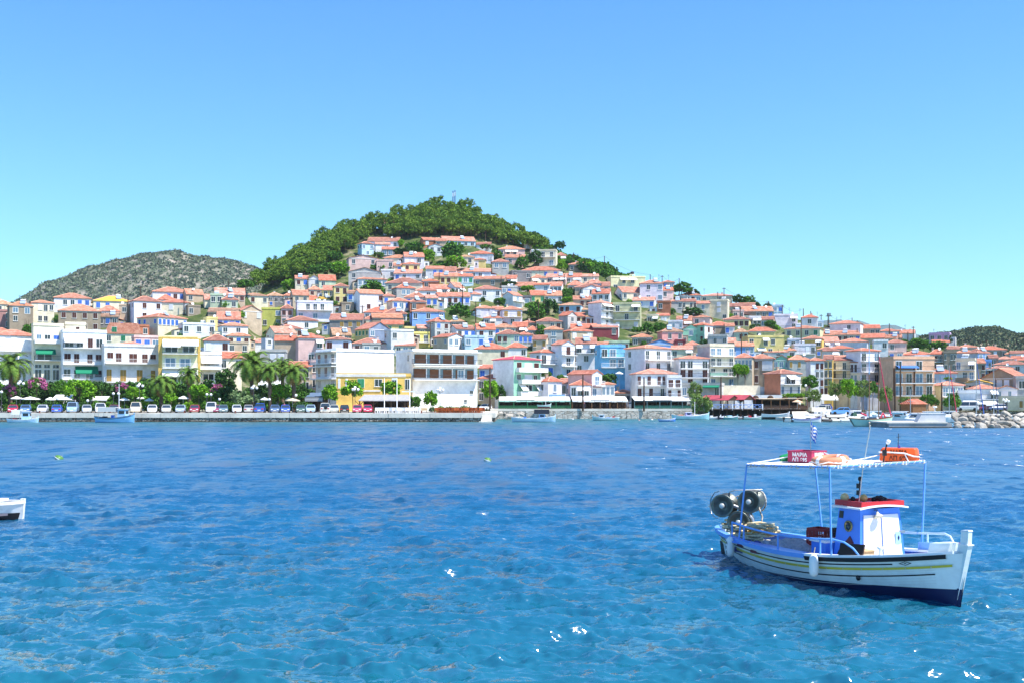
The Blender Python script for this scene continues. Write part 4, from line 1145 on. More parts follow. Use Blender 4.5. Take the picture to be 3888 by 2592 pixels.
# ------------------------------------------------------------------ quays, sea walls, mole
def stone_mat(name, c1, c2, joint, sx, sy, sz, bump=0.8):
    m = bpy.data.materials.new(name); m.use_nodes = True
    n, l = m.node_tree.nodes, m.node_tree.links
    b = n["Principled BSDF"]; b.inputs['Roughness'].default_value = 0.9; b.inputs['Specular IOR Level'].default_value = 0.15
    pos = n.new("ShaderNodeNewGeometry").outputs['Position']
    mp = n.new("ShaderNodeMapping"); mp.inputs['Scale'].default_value = (sx, sy, sz); l.new(pos, mp.inputs['Vector'])
    vo = n.new("ShaderNodeTexVoronoi"); vo.feature = 'F1'; l.new(mp.outputs[0], vo.inputs['Vector']); vo.inputs['Scale'].default_value = 1
    ve = n.new("ShaderNodeTexVoronoi"); ve.feature = 'DISTANCE_TO_EDGE'; l.new(mp.outputs[0], ve.inputs['Vector']); ve.inputs['Scale'].default_value = 1
    sep = n.new("ShaderNodeSeparateColor"); l.new(vo.outputs['Color'], sep.inputs[0])
    rp = n.new("ShaderNodeValToRGB"); rp.color_ramp.elements[0].color = (*c1, 1); rp.color_ramp.elements[1].color = (*c2, 1)
    l.new(sep.outputs[0], rp.inputs[0])
    er = n.new("ShaderNodeValToRGB"); er.color_ramp.elements[0].position = 0.02; er.color_ramp.elements[1].position = 0.10
    l.new(ve.outputs['Distance'], er.inputs[0])
    mx = n.new("ShaderNodeMix"); mx.data_type = 'RGBA'; l.new(er.outputs[0], mx.inputs[0])
    mx.inputs[6].default_value = (*joint, 1); l.new(rp.outputs[0], mx.inputs[7])
    nz = n.new("ShaderNodeTexNoise"); nz.inputs['Scale'].default_value = 1.3; nz.inputs['Detail'].default_value = 7; l.new(pos, nz.inputs['Vector'])
    m2 = n.new("ShaderNodeMix"); m2.data_type = 'RGBA'; m2.blend_type = 'MULTIPLY'; m2.inputs[0].default_value = 0.75
    r2 = n.new("ShaderNodeValToRGB"); r2.color_ramp.elements[0].position = .3; r2.color_ramp.elements[0].color = (.45,.42,.38,1); r2.color_ramp.elements[1].position = .6
    l.new(nz.outputs[0], r2.inputs[0]); l.new(mx.outputs[2], m2.inputs[6]); l.new(r2.outputs[0], m2.inputs[7])
    l.new(m2.outputs[2], b.inputs['Base Color'])
    bp = n.new("ShaderNodeBump"); bp.inputs['Strength'].default_value = bump; bp.inputs['Distance'].default_value = 0.15
    l.new(er.outputs[0], bp.inputs['Height']); l.new(bp.outputs[0], b.inputs['Normal'])
    return m
rubble = stone_mat('rubble_masonry', (.20,.17,.14), (.44,.40,.34), (.07,.06,.05), 1.7, 1.7, 2.4)
blocks = stone_mat('pale_block_masonry', (.52,.47,.40), (.64,.60,.53), (.34,.30,.25), 0.9, 0.9, 2.2, .5)
pave = mat('quay_concrete', (.68,.63,.54), 0.9, 0.1, noise=0.28, nscale=0.35, bump=0.2, bscale=2)
asphalt = mat('asphalt', (.16,.155,.15), 0.9, 0.1, noise=0.2, nscale=0.6)
weed = mat('tide_weed', (.055,.045,.028), 0.8, 0.2, noise=0.4, nscale=2)
QX0, QX1, QD, QZ = -150.0, -3.0, 194.6, 1.55
b = MB()
b.box(QX0, QX1, QD+.12, 240, -2.5, .74, 0)
b.box(QX0, QX1+.1, QD+.5, 240.1, .74, QZ, 1)
qx, qr = QX0, random.Random(2)
while qx < QX1+.1:                                    # coping slabs, each settled a little differently
    qw = min(qr.uniform(2.2, 5.5), QX1+.1-qx); o_ = qr.uniform(-.05, .03)
    b.box(qx+.02, qx+qw-.02, QD+o_, QD+.499, .74, QZ+qr.uniform(-.03,.035), 1); qx += qw
b.box(QX0, QX1, QD+.05, QD+.11, -1.0, .10, 2)
struct(b.build('quay', [rubble, pave, weed]))
b = MB(); b.box(QX0, QX1-2.5, QD+4.0, 212, QZ+.004, QZ+.008)
struct(b.build('road', asphalt))
MW0, MW1, MD = -4.5, 37.5, 228.0
b = MB()
b.box(MW0, MW1, MD+.1, 232, -2.5, 1.62, 0); b.box(MW0, MW1, MD, 246, 1.62, 2.05, 1)
rr = random.Random(4)
x = MW0+1
while x < MW1-1:                                   # joints and weathered courses stand proud as real blocks
    w = rr.uniform(2.6, 5.2)
    b.box(x+.05, min(MW1, x+w)-.05, MD-.02-rr.random()*.10, MD+.09, -.4+rr.uniform(0,.1), 1.58, 0)
    x += w
struct(b.build('harbour_wall', [blocks, pave]))
b = MB()
b.box(MW1, 190, 229.6, 233, -2.5, 1.58, 0)
struct(b.build('shore_wall', [rubble]))
# slipway and low pier of the small marina
b = MB()
b.box(50.5, 67.5, 196.5, 212, -2.0, .62, 0); b.box(56, 67.49, 212.01, 229.5, -2, .9, 0); b.box(67.5, 100, 212, 229.5, -2.0, .9, 0)
b.hexa([(57.3,226.5,1.2),(50.4,198,.3),(54.5,198,.3),(60.3,226.5,1.2),(57.3,226.5,1.55),(50.4,198,.63),(54.5,198,.63),(60.3,226.5,1.55)], 0)
struct(b.build('pier', [pave]))
# mole at the right with its white block
b = MB()
b.box(52.3, 61.0, 153.4, 162, -2.5, .62, 0); b.box(52.0, 60.4, 153.3, 162.1, .62, .80, 1)
b.box(52.3, 61.2, 153.2, 153.38, -1, .12, 2)
struct(b.build('mole', [mat('mole_concrete', (.36,.36,.35), .9, .1, noise=.35, nscale=.5), pave, weed]))
b = MB()
b.hexa([(56.4,153.9,.80),(60.35,153.9,.80),(60.9,157.5,.80),(57.2,157.5,.80),(57.0,153.9,1.92),(60.35,153.9,1.92),(60.9,157.5,1.92),(57.8,157.5,1.92)])
b.hexa([(56.95,153.85,1.92),(60.4,153.85,1.92),(60.95,157.6,1.92),(57.75,157.6,1.92),(56.95,153.85,2.0),(60.4,153.85,2.0),(60.95,157.6,2.0),(57.75,157.6,2.0)])
tag(b.build('breakwater_wall', [mat('mole_white', (.60,.60,.60), .85, .1, noise=.2, nscale=.7)]), 'pale concrete wall block standing at the end of the mole beside the boulders', 'wall')
# steps at the corner of the quay
b = MB()
for k in range(6):
    b.box(-5.5+.05*k, -3.5+.0*k, QD-1.4+.22*k-.001*k, QD-.001, -.6, .16+.20*k)
b.box(-5.8, -3.3, QD-1.9, QD-1.45, -1, .14)
tag(b.build('stone_steps', pave), 'pale stone steps going down to the water at the quay corner', 'steps')

# boulders
def boulder_mesh(seed):
    rng = np.random.default_rng(seed)
    import bmesh
    bm = bmesh.new(); bmesh.ops.create_icosphere(bm, subdivisions=2, radius=1)
    pl = rng.normal(size=(9, 3)); pl /= np.linalg.norm(pl, axis=1)[:, None]; dd = rng.uniform(.55, .9, 9)
    for v in bm.verts:
        p = np.array(v.co)
        for n_, d_ in zip(pl, dd):
            s = p @ n_
            if s > d_: p = p - n_*(s-d_)*.92
        v.co = p*np.array([1.0, .8, .7])*rng.uniform(.97, 1.03)
    me = bpy.data.meshes.new('boulder'); bm.to_mesh(me); bm.free()
    me.materials.append(mat('boulder_rock', (.38,.345,.29), .9, .15, noise=.45, nscale=1.1, bump=.6, bscale=3, objvar=.28))
    return me
BO = [boulder_mesh(100+i) for i in range(7)]
brng = random.Random(12)
def boulder(x, y, z, s, label, group):
    o = link('boulder', brng.choice(BO), None, (x, y, z), None, (s*brng.uniform(.9,1.4), s, s*brng.uniform(.75,1.1)))
    o.rotation_euler = (brng.uniform(-.5,.5), brng.uniform(-.5,.5), brng.uniform(0,6.28))
    tag(o, label, 'boulder', group)
for row, (dd, zz) in enumerate([(152.8,.05),(153.8,.55),(155.0,1.1),(156.6,1.6)]):
    x = 61.6 + .4*row
    while x < 78:
        s = brng.uniform(.42, .95)
        boulder(x, dd+brng.uniform(-.3,.3), zz+brng.uniform(-.1,.12), s, 'grey boulder piled in the breakwater right of the mole', 'breakwater boulders')
        x += s*brng.uniform(1.15, 1.6)
for k in range(16):
    px, py = brng.uniform(1875, 1990), brng.uniform(1566, 1590)
    D = 222 - (py-1566)*.5
    p = W(px, py, D)
    boulder(p.x, D, p.z, brng.uniform(.45,.85), 'pale boulder heaped at the foot of the wall beside the quay steps', 'boulders by the quay steps')
# ------------------------------------------------------------------ trees and plants
def fol(name, c, isl=.38):
    m = mat(name, c, 0.75, 0.12, island=isl)
    return m
L_BRIGHT = fol('leaf_bright', (.15,.32,.018)); L_MID = fol('leaf_mid', (.075,.185,.022)); L_DARK = fol('leaf_dark', (.045,.11,.022))
L_SILV = fol('leaf_silver', (.17,.25,.10)); L_PINK = fol('petal_pink', (.46,.13,.27), .3); L_PINE = fol('needle_pine', (.105,.19,.022), .34)
L_PINE2 = fol('needle_pine_pale', (.17,.265,.032), .34); L_TAM = fol('leaf_tamarisk', (.15,.23,.055)); L_PALM = fol('frond_palm', (.11,.20,.03), .3); L_DRY = fol('frond_dry', (.30,.20,.06), .3)
def crown_pts(seed, n, rx, rz, lump, cut=-.6, flat=1):
    rng = np.random.default_rng(seed)
    d = rng.normal(size=(n*3, 3)); d /= np.linalg.norm(d, axis=1)[:, None]
    d = d[d[:, 2] > cut][:n]
    ax = rng.normal(size=(6, 3)); ax /= np.linalg.norm(ax, axis=1)[:, None]
    amp = rng.uniform(-lump, lump, 6)
    r = 1 + (np.maximum(0, d @ ax.T)**3 @ amp)
    rad = r*rng.uniform(.45, 1.0, len(d))**.6
    return d*rad[:, None]*np.array([rx, rx, rz]), rng
def tree_proto(seed, kind):
    if kind == 'pine':
        c, rng = crown_pts(seed, 34, 1.0, .75, .6, -.4)
        c[:, 2] += .25*rng.normal(size=len(c))*.5
        v, f = leaf_cloud(c, rng.uniform(.17, .32, len(c)), rng, 62, .050, .75)
    elif kind == 'bush':
        c, rng = crown_pts(seed, 26, .85, .7, .3, -.5)
        v, f = leaf_cloud(c, rng.uniform(.2, .34, len(c)), rng, 34, .078)
    elif kind == 'tamarisk':
        c, rng = crown_pts(seed, 44, .85, .95, .4, -.7)
        v, f = leaf_cloud(c, rng.uniform(.16, .28, len(c)), rng, 60, .055)
    else:
        c, rng = crown_pts(seed, 46, .82, .78, .35, -.6)
        v, f = leaf_cloud(c, rng.uniform(.16, .30, len(c)), rng, 46, .072)
    return v, f, c
PROTO = {}
def crown_mesh(kind, seed, m, m2=None, frac=.0):
    k = (kind, seed, m.name, m2.name if m2 else '')
    if k in PROTO: return PROTO[k]
    v, f, c = tree_proto(seed, kind)
    idx = None
    if m2:
        rng = np.random.default_rng(seed+5)
        cl = (rng.random(len(c)) < frac).astype(int)
        idx = np.repeat(cl, len(f)//len(c))
    PROTO[k] = np_mesh('crown', v, f, [m, m2] if m2 else m, False, idx)
    return PROTO[k]
def trunk_mesh(kind, seed):
    k = ('trunk', kind, seed)
    if k in PROTO: return PROTO[k]
    rg = random.Random(seed)
    b = MB()
    # unit trunk: from z=-1 (ground) to 0 (crown centre)
    b.tube([(0,0,-1.05),(rg.uniform(-.03,.03),rg.uniform(-.03,.03),-.6),(rg.uniform(-.06,.06),0,-.25),(0,0,.1)], .075, 7, 0, True, .035)
    for q in range(5):
        a = q*1.256+rg.random()
        b.tube([(0,0,-.3+.04*q),(.25*math.cos(a),.25*math.sin(a),-.08),(.5*math.cos(a),.5*math.sin(a),.12)], .035, 5, 0, True, .012)
    PROTO[k] = b.mesh('trunk', bark)
    return PROTO[k]
trng = random.Random(31)
KIND = {'b':('leafy',L_BRIGHT,'bright green'),'m':('leafy',L_MID,'mid green'),'d':('leafy',L_DARK,'dark green'),'s':('bush',L_SILV,'silvery'),
        'p':('leafy',L_MID,'pink flowering'),'t':('tamarisk',L_TAM,'feathery'),'u':('bush',L_MID,'green'),'v':('bush',L_BRIGHT,'bright green'),'w':('bush',L_DARK,'dark green'),'n':('pine',L_PINE,'pine')}
def tree(x, y, zc, r, k, label, group=None, aspect=1.0, name=None, trunk=True):
    kind, m, _ = KIND[k]
    sd = trng.randrange(4)
    me = crown_mesh(kind, sd, m, L_PINK if k == 'p' else (L_PINE2 if k == 'n' else None), .6 if k == 'p' else .4)
    g = gz(x, y) if y > 229 else (QZ if x < QX1 else 1.6)
    zc = max(zc, g + r*.5)
    nm = name or ('shrub' if k in 'suvw' else ('pine_tree' if k == 'n' else 'tree'))
    t = thing(nm, label, 'tree' if nm != 'shrub' else 'shrub', (x, y, g), trng.uniform(0, 6.28), group)
    c = link('crown', me, t, (0, 0, zc-g), None, (r*1.12, r*1.12, r*aspect*1.18))
    if trunk and (zc-g) > r*.5:
        h = zc-g
        link('trunk', trunk_mesh(kind, sd % 3), t, (0, 0, h), None, (max(1.2, r*.62), max(1.2, r*.62), h))
    return t
def tree_at(tile, x, y, r, k, label, D=None, aspect=1.0, group=None, name=None):
    px, py = P(tile, x, y); rp = r/TILES[tile][2]
    if D is None: D = depth_at(px, py+rp*1.1)
    p = W(px, py, D)
    return tree(p.x, p.y, p.z, rp*D/F, k, label, group, aspect, name)
# along the left quay
for q in [
 ('A',790,1120,135,'b','broad bright green tree in front of the white four storey block',212,.85),
 ('A',590,1090,75,'m','mid green tree left of the broadest bright tree on the quay',216,1),
 ('A',505,1120,90,'d','dark tree behind the pink flowering tree on the quay',219,.9),
 ('A',365,1060,82,'p','pink flowering tree behind the silver white car on the quay',213,.9),
 ('A',85,1130,75,'p','pink flowering tree under the leftmost palm',211,.9),
 ('A',1010,1115,95,'d','dark green tree right of the broadest bright tree',218,.9),
 ('A',1200,1110,75,'p','pink flowering tree in front of the wide white block',216,.8),
 ('A',1335,1150,75,'b','bright round tree beside the globe lamp near the fishing boat mast',209,.9),
 ('A',1430,1090,80,'d','dark tree behind the bright round tree and globe lamp',220,1),
 ('A',250,1100,75,'m','mid green tree between the two pink flowering trees',220,1),
 ('A',10,1190,60,'d','dark shrubby tree at the left edge of the quay',208,1),
 ('B',130,1200,62,'v','bright low shrub in front of the ochre balcony block',206,1),
 ('B',405,1135,92,'b','bright round tree with pale trunk right of the white parasol',207,.85),
 ('B',655,1035,120,'d','tall dark tree left of the biggest palm',223,1),
 ('B',590,1120,70,'p','pink flowering tree beside the dark hedge trees',217,.8),
 ('B',680,1165,100,'d','dark spreading tree behind the silvery shrub',216,.8),
 ('B',815,1205,100,'s','large round silvery shrub behind the grey cars',206,1),
 ('B',955,1215,70,'s','smaller silvery green shrub right of the large round silvery shrub',208,1),
 ('B',1195,1150,88,'b','bright light tree between the two right hand palms',210,.95),
 ('B',1440,1200,80,'m','mid green tree beside the dark tavern canopy',214,.8),
 ('B',270,1130,80,'d','dark tree behind the white parasol',219,1),
 ('B',1030,1150,85,'d','dark tree under the biggest palm crown',217,1),
 ('C',135,1160,88,'b','bright green tree in front of the hotel annex balconies',211,1.05),
 ('C',365,1120,115,'b','broad bright tree behind the cluster lamp and pink cars',214,.8),
 ('C',740,1115,110,'b','broad bright tree in front of the yellow taverna windows',215,.8),
 ('C',975,1245,70,'m','bushy green tree between the pergola and pale hotel wall',214,1),
 ('C',1140,1215,75,'b','young light green tree against the pale hotel wall',212,1.15),
 ('D',160,1125,85,'b','tall leafy green tree beside the old tan house',236,1.3),
 ('D',245,1150,60,'d','dark tree behind the tall leafy tree by the green block',239,1.5),
 ('E',690,1275,105,'t','large feathery tamarisk at the end of the harbour wall',224,.85),
 ('E',630,1135,75,'t','upper feathery tamarisk in front of the grey cafe',234,1.0),
 ('F',190,1050,88,'m','dense green tree beside the white balcony house with brick flank',236,.85),
 ('F',230,1185,80,'t','low feathery tree at the right end of the covered terrace',230,.8),
 ('F',575,1110,92,'b','yellow green plane tree behind the two masted boat',226,1.2),
 ('F',450,1125,65,'t','grey green feathery tree left of the yellow green plane tree',228,1.1),
 ('F',725,1125,85,'t','large grey green tree right of the yellow green plane tree',226,1.1),
 ('F',820,1110,55,'m','small mid green tree between the boat masts',230,1.3),
 ('F',940,1165,75,'t','feathery tree behind the red furled sail',226,1.1),
 ('F',1140,1240,65,'t','low feathery bush in front of the peach apartment block',224,.8),
 ('G',390,1150,90,'m','green tree beside the small brown hut',226,.85),
 ('G',475,1185,50,'d','dark bush right of the green tree by the hut',225,1.0),
 ('G',680,1170,110,'m','dense green tree in front of the sage corner house',224,.9),
]:
    tree_at(q[0], q[1], q[2], q[3], q[4], q[5], q[6], q[7])
# hillside trees
for q in [
 ('C',570,115,125,'m','dome shaped green tree above the blank white house',None,.6),
 ('C',1430,350,115,'m','dense spreading tree over the pergola above the grey houses',None,.7),
 ('D',255,255,68,'m','round green tree below the white houses on the hill',None,.7),
 ('D',620,350,95,'m','tall tree beside the dark pole in the garden gap',None,1.1),
 ('D',745,310,80,'d','dark tree in the garden gap left of the light blue house',None,1.2),
 ('D',560,290,70,'b','bright vine covered tree left of the garden gap',None,.5),
 ('D',905,175,65,'m','leafy tree left of the black windowed white house',None,.9),
 ('D',930,230,55,'b','bright bush under the leafy tree in the upper town',None,.6),
 ('D',675,550,55,'m','upright green tree beside the grey umbrella house',None,1.4),
 ('D',350,75,85,'d','low dark hedge in the upper middle of the town',None,.3),
 ('D',530,125,75,'b','bright bush below the low hedge in the upper town',None,.5),
 ('D',1340,1030,90,'d','dark tree in front of the sky blue house',246,.9),
 ('D',1290,1015,70,'m','mid green tree below the sky blue house balconies',245,.7),
 ('D',720,965,60,'m','green bush behind the grey white shop house',256,.6),
 ('D',860,1000,55,'u','small bush under the tall white gable',257,.6),
 ('E',155,515,65,'m','green tree below the olive balcony block',None,.9),
 ('E',280,505,65,'m','green tree left of the salmon pink house',None,.8),
 ('E',50,530,60,'u','low bush at the foot of the olive balcony block',None,.7),
 ('E',620,350,95,'d','dark tree in front of the yellow cream ridge houses',None,.5),
 ('E',710,350,50,'m','small tree beside the pole left of the cream ridge block',None,.8),
 ('E',1370,475,60,'m','green tree left of the white terrace block',None,.7),
 ('E',1050,925,55,'b','bright ivy tree left of the glazed gallery house',252,1.3),
 ('E',1120,930,45,'b','bright ivy tree right in front of the glazed gallery house',252,1.5),
 ('E',490,120,110,'m','wide green tree on the ridge right of the lilac house',None,.55),
 ('E',600,160,60,'d','dark bush on the ridge right of the wide green tree',None,.6),
 ('E',1040,230,62,'d','dark tree on the ridge near the power pole',None,.8),
 ('E',1140,245,70,'m','mid green tree on the ridge right of the dark tree',None,.8),
 ('E',1230,285,55,'d','small dark tree low on the right ridge',None,.6),
 ('E',1340,300,45,'w','sparse dark bush on the right ridge by the antennas',None,.9),
 ('G',330,505,110,'m','wide green tree mass below the mauve flat house',None,.55),
 ('G',500,515,110,'m','second wide green tree right of the first below the mauve house',None,.6),
 ('G',235,445,40,'b','small bright tree left of the mauve flat house',None,.8),
 ('G',645,440,30,'d','narrow dark cypress right of the mauve flat house',None,2.2),
 ('G',625,895,50,'v','bright bush on the terrace of the white window house',246,.5),
 ('T',1080,455,80,'m','big leafy tree below the long blue hill house',None,1.0),
 ('T',1090,520,70,'b','bright tree under the big leafy tree on the upper hill',None,.7),
 ('T',1000,540,40,'u','small bush left of the bright tree on the upper hill',None,.6),
 ('T',815,425,75,'m','leafy tree right of the dark grey upper house',None,.6),
 ('T',920,475,45,'b','bright tree beside the lilac upper house',None,1.1),
 ('T',730,450,45,'d','dark bush left of the leafy upper tree',None,.7),
 ('T',1620,490,55,'d','large dark tree left of the cream hill block',None,.95),
 ('T',1800,540,38,'b','bright tree under the cream hill block',None,1.0),
 ('T',1780,405,38,'d','dark conifer on the right shoulder of the hill',None,.8),
 ('T',1530,520,45,'m','green tree between upper houses right of the grey house',None,1.0),
 ('T',1375,470,35,'m','small tree beside the double awning house',None,1.0),
 ('T',1300,415,45,'u','low bush beside the pale lilac upper house',None,.5),
 ('T',250,560,75,'m','bushy tree below the pines left of the peach gable',None,.6),
 ('T',320,555,60,'b','bright palm like bush left of the peach gable',None,.8),
 ('T',170,570,50,'m','green bush at the left foot of the hill slope',None,.8),
 ('T',300,480,55,'m','pale green tree on the bare slope under the pines',None,.7),
 ('T',590,470,40,'u','bush below the pale blue hill house',None,.6),
 ('T',1630,350,40,'d','dark pine on the right shoulder below the wood',None,.9),
 ('A',265,520,50,'m','small green tree beside the brown stone house',262,1.0),
 ('B',665,280,60,'b','bright tree in front of the grey green house',None,.8),
 ('B',870,80,95,'m','round green tree where the left slope meets the pines',None,.5),
 ('B',1300,90,75,'b','light green tree at the bottom of the pine slope',None,.9),
 ('C',185,290,45,'m','small green tree between the yellow house and grey shed',None,1.0),
 ('F',1240,670,85,'m','green tree among the red roofs at the right',None,.7),
 ('F',540,590,40,'u','low bush on the right ridge terrace',None,.5),
]:
    tree_at(q[0], q[1], q[2], q[3], q[4], q[5], q[6], q[7])
# the green shoulder right of the pines
for k in range(92):
    tx = 1640 + 6.6*k + trng.uniform(-6, 6)
    if tx > 2240: break
    px, _ = P('T', tx, 0)
    yr, d1 = ridge(px)
    py = yr + trng.uniform(-6, 26)
    D = depth_at(px, py); p = W(px, py-9, D)
    tree(p.x, p.y, p.z, trng.uniform(1.4, 2.9), trng.choice('mbmd'), 'green bushy tree on the shoulder right of the pine wood', 'bushy trees on the hill shoulder', trng.uniform(.7, 1))
# pine wood on the hilltop
def pine_wood():
    lx = [-235,-150,0,100,200,280,390,450,520,620,640,780,880,1000,1250,1380,1480,1560,1650,1700]
    ly = [705,690,650,612,565,505,450,396,352,325,372,378,352,345,372,396,404,436,462,470]
    pts = []; tries = 0
    while len(pts) < 298 and tries < 30000:
        tries += 1
        tx = trng.uniform(-232, 1695)
        px = P('T', tx, 0)[0]
        yr, _ = ridge(px)
        low = 700 + np.interp(tx, lx, ly)/1.7422
        if yr > low-3: continue
        py = trng.uniform(yr-1, low)
        if any((px-a)**2/ (14.5)**2 + (py-b)**2/(9.0)**2 < 1 for a, b in pts): continue
        if abs(tx-660) < 26 and 250 < (py-700)*1.7422 < 300: continue
        pts.append((px, py))
    pts.sort(key=lambda q: q[1])
    for px, py in pts:
        D = depth_at(px, py); p = W(px, py, D)
        r = trng.choice((2.0, 2.6, 3.0, 3.6))*trng.uniform(.9, 1.1); h = trng.uniform(2.2, 5.0)
        tree(p.x, p.y, p.z + h, r, 'n', 'green pine tree in the wood covering the hilltop', 'pines of the hilltop wood', trng.uniform(.8, 1.15))
pine_wood()
# shrubs between the houses
for k in range(150):
    h = trng.choice(HOUSES)
    if h['D'] < 270: continue
    o = h['o']; a = o.rotation_euler[2]
    sx = trng.choice((-1, 1))*(h['W']/2+trng.uniform(.4, 1.6)); sy = trng.uniform(-1.5, 2)
    x = o.location.x + sx*math.cos(a) - sy*math.sin(a); y = o.location.y + sx*math.sin(a) + sy*math.cos(a)
    r = trng.uniform(.7, 1.5)
    tree(x, y, gz(x, y)+r*.8, r, trng.choice('uvw'), 'green shrub growing in a gap between hillside houses', 'shrubs between the houses', 1, None, False)

# palms
def palm_mesh(seed):
    rg = random.Random(seed); b = MB(); d = MB()
    n = 52
    for i in range(n):
        az = i*2.39996 + rg.uniform(-.2,.2)
        el = math.radians(78 - 105*(i/n)**.9 + rg.uniform(-6, 6))
        L = rg.uniform(3.3, 4.1)*(1 if i < n*.8 else .8)
        pts = []; x = z = 0.0; e = el
        for s in range(10):
            pts.append((x, z)); x += math.cos(e)*L/9; z += math.sin(e)*L/9; e -= math.radians(8.5+3*s*.5)
        ca, sa = math.cos(az), math.sin(az)
        Q = [Vector((p*ca, p*sa, q)) for p, q in pts]
        dry = 1 if i > n*.88 else 0
        side = Vector((-sa, ca, 0))
        for s in range(9):
            p0, p1 = Q[s], Q[s+1]
            for t in (0, .33, .66):
                p = p0.lerp(p1, t); q = p + (p1-p0)*.30
                ll = .62*math.sin(math.pi*min(1, (s+t+1.0)/10.2))**.7
                for sg in (-1, 1):
                    tip = p + side*(sg*ll) + (p1-p0)*.5 + Vector((0,0,-.20*ll))
                    b.add([tuple(p), tuple(q), tuple(tip + (q-p)*.35), tuple(tip)], [(0,1,2,3)], dry)
        b.tube(Q[::3], .045, 4, 1, False, .015)
    return b.mesh('crown', [L_PALM, L_DRY])
PALM = [palm_mesh(i) for i in range(3)]
fruit_m = mat('palm_fruit', (.55,.23,.02), .7, .2)
def fruit_mesh():
    b = MB(); rg = random.Random(3)
    for i in range(7):
        a = i*.9; r = rg.uniform(.35,.8)
        b.tube([(0,0,-.1),(r*.6*math.cos(a), r*.6*math.sin(a), .1),(r*math.cos(a), r*math.sin(a), -.5),(r*math.cos(a), r*math.sin(a), -1.0)], .05, 5, 0, True, .16)
    return b.mesh('fruit_cluster', fruit_m)
FRUIT = fruit_mesh()
def palm(tile, x, y, r, D, label, k, fruit=False):
    px, py = P(tile, x, y); p = W(px, py, D); s = 1.10*r/TILES[tile][2]*D/F/3.5; p.z += .5
    g = QZ
    t = thing('palm_tree', label, 'palm', (p.x, p.y, g), k*1.3)
    h = p.z-g
    link('crown', PALM[k % 3], t, (0,0,h), None, (s,s,s))
    b = MB()
    prof = [(.42,0)]
    for i in range(1, 15): prof += [(.33+.05*(i % 2)+.10*max(0, i-11)/3, h*i/15)]
    prof += [(.34, h*.99), (0, h)]
    b.lathe(prof, 10); b.build('trunk', bark, t)
    if fruit: link('fruit_cluster', FRUIT, t, (0,0,h-.2))
palm('A',105,905,215,211,'big palm at the left edge of the quay',0,True)
palm('A',1600,1085,165,209,'broad palm with shaggy trunk below the ochre balcony block',1)
palm('B',310,995,140,214,'palm in front of the ochre balcony block awnings',2)
palm('B',930,900,235,213,'tallest palm with orange fruit in the middle of the quay',0,True)
palm('B',1110,965,150,209,'palm with thick shaggy trunk right of the tallest palm',1,True)
palm('B',1235,900,130,218,'palm behind the right hand palms near the grey building',2)
palm('B',1350,975,165,209,'rightmost palm of the quay with orange fruit',1,True)
# ------------------------------------------------------------------ things on the quay and streets
# a continuous belt of dark garden trees and hedges behind the parked cars
for k, px in enumerate(range(-30, 1190, 40)):
    y = 219 + trng.uniform(-2, 7); r = trng.uniform(2.2, 3.3)
    x = (px + trng.uniform(-12, 12) - CX)*y/F
    tree(x, y, QZ + trng.uniform(1.9, 3.6), r, trng.choice('dddm'), 'dark green tree in the garden belt behind the parked cars', 'garden trees behind the cars', .95)
for k, px in enumerate(range(-20, 1190, 33)):
    y = 208.5 + trng.uniform(-1, 3); r = trng.uniform(.8, 1.35)
    x = (px + trng.uniform(-10, 10) - CX)*y/F
    tree(x, y, QZ + r*.75, r, trng.choice('uvuw'), 'low green shrub in the planting behind the parked cars', 'low shrubs behind the cars', 1, None, False)
for k, px in enumerate(range(1640, 1790, 17)):
    y = 203 + trng.uniform(-1, 1); r = trng.uniform(.5, .85)
    tree((px-CX)*y/F, y, QZ + r*.7, r, trng.choice('uvs'), 'low shrub in the planter before the pale hotel wall', 'shrubs before the hotel wall', 1, None, False)

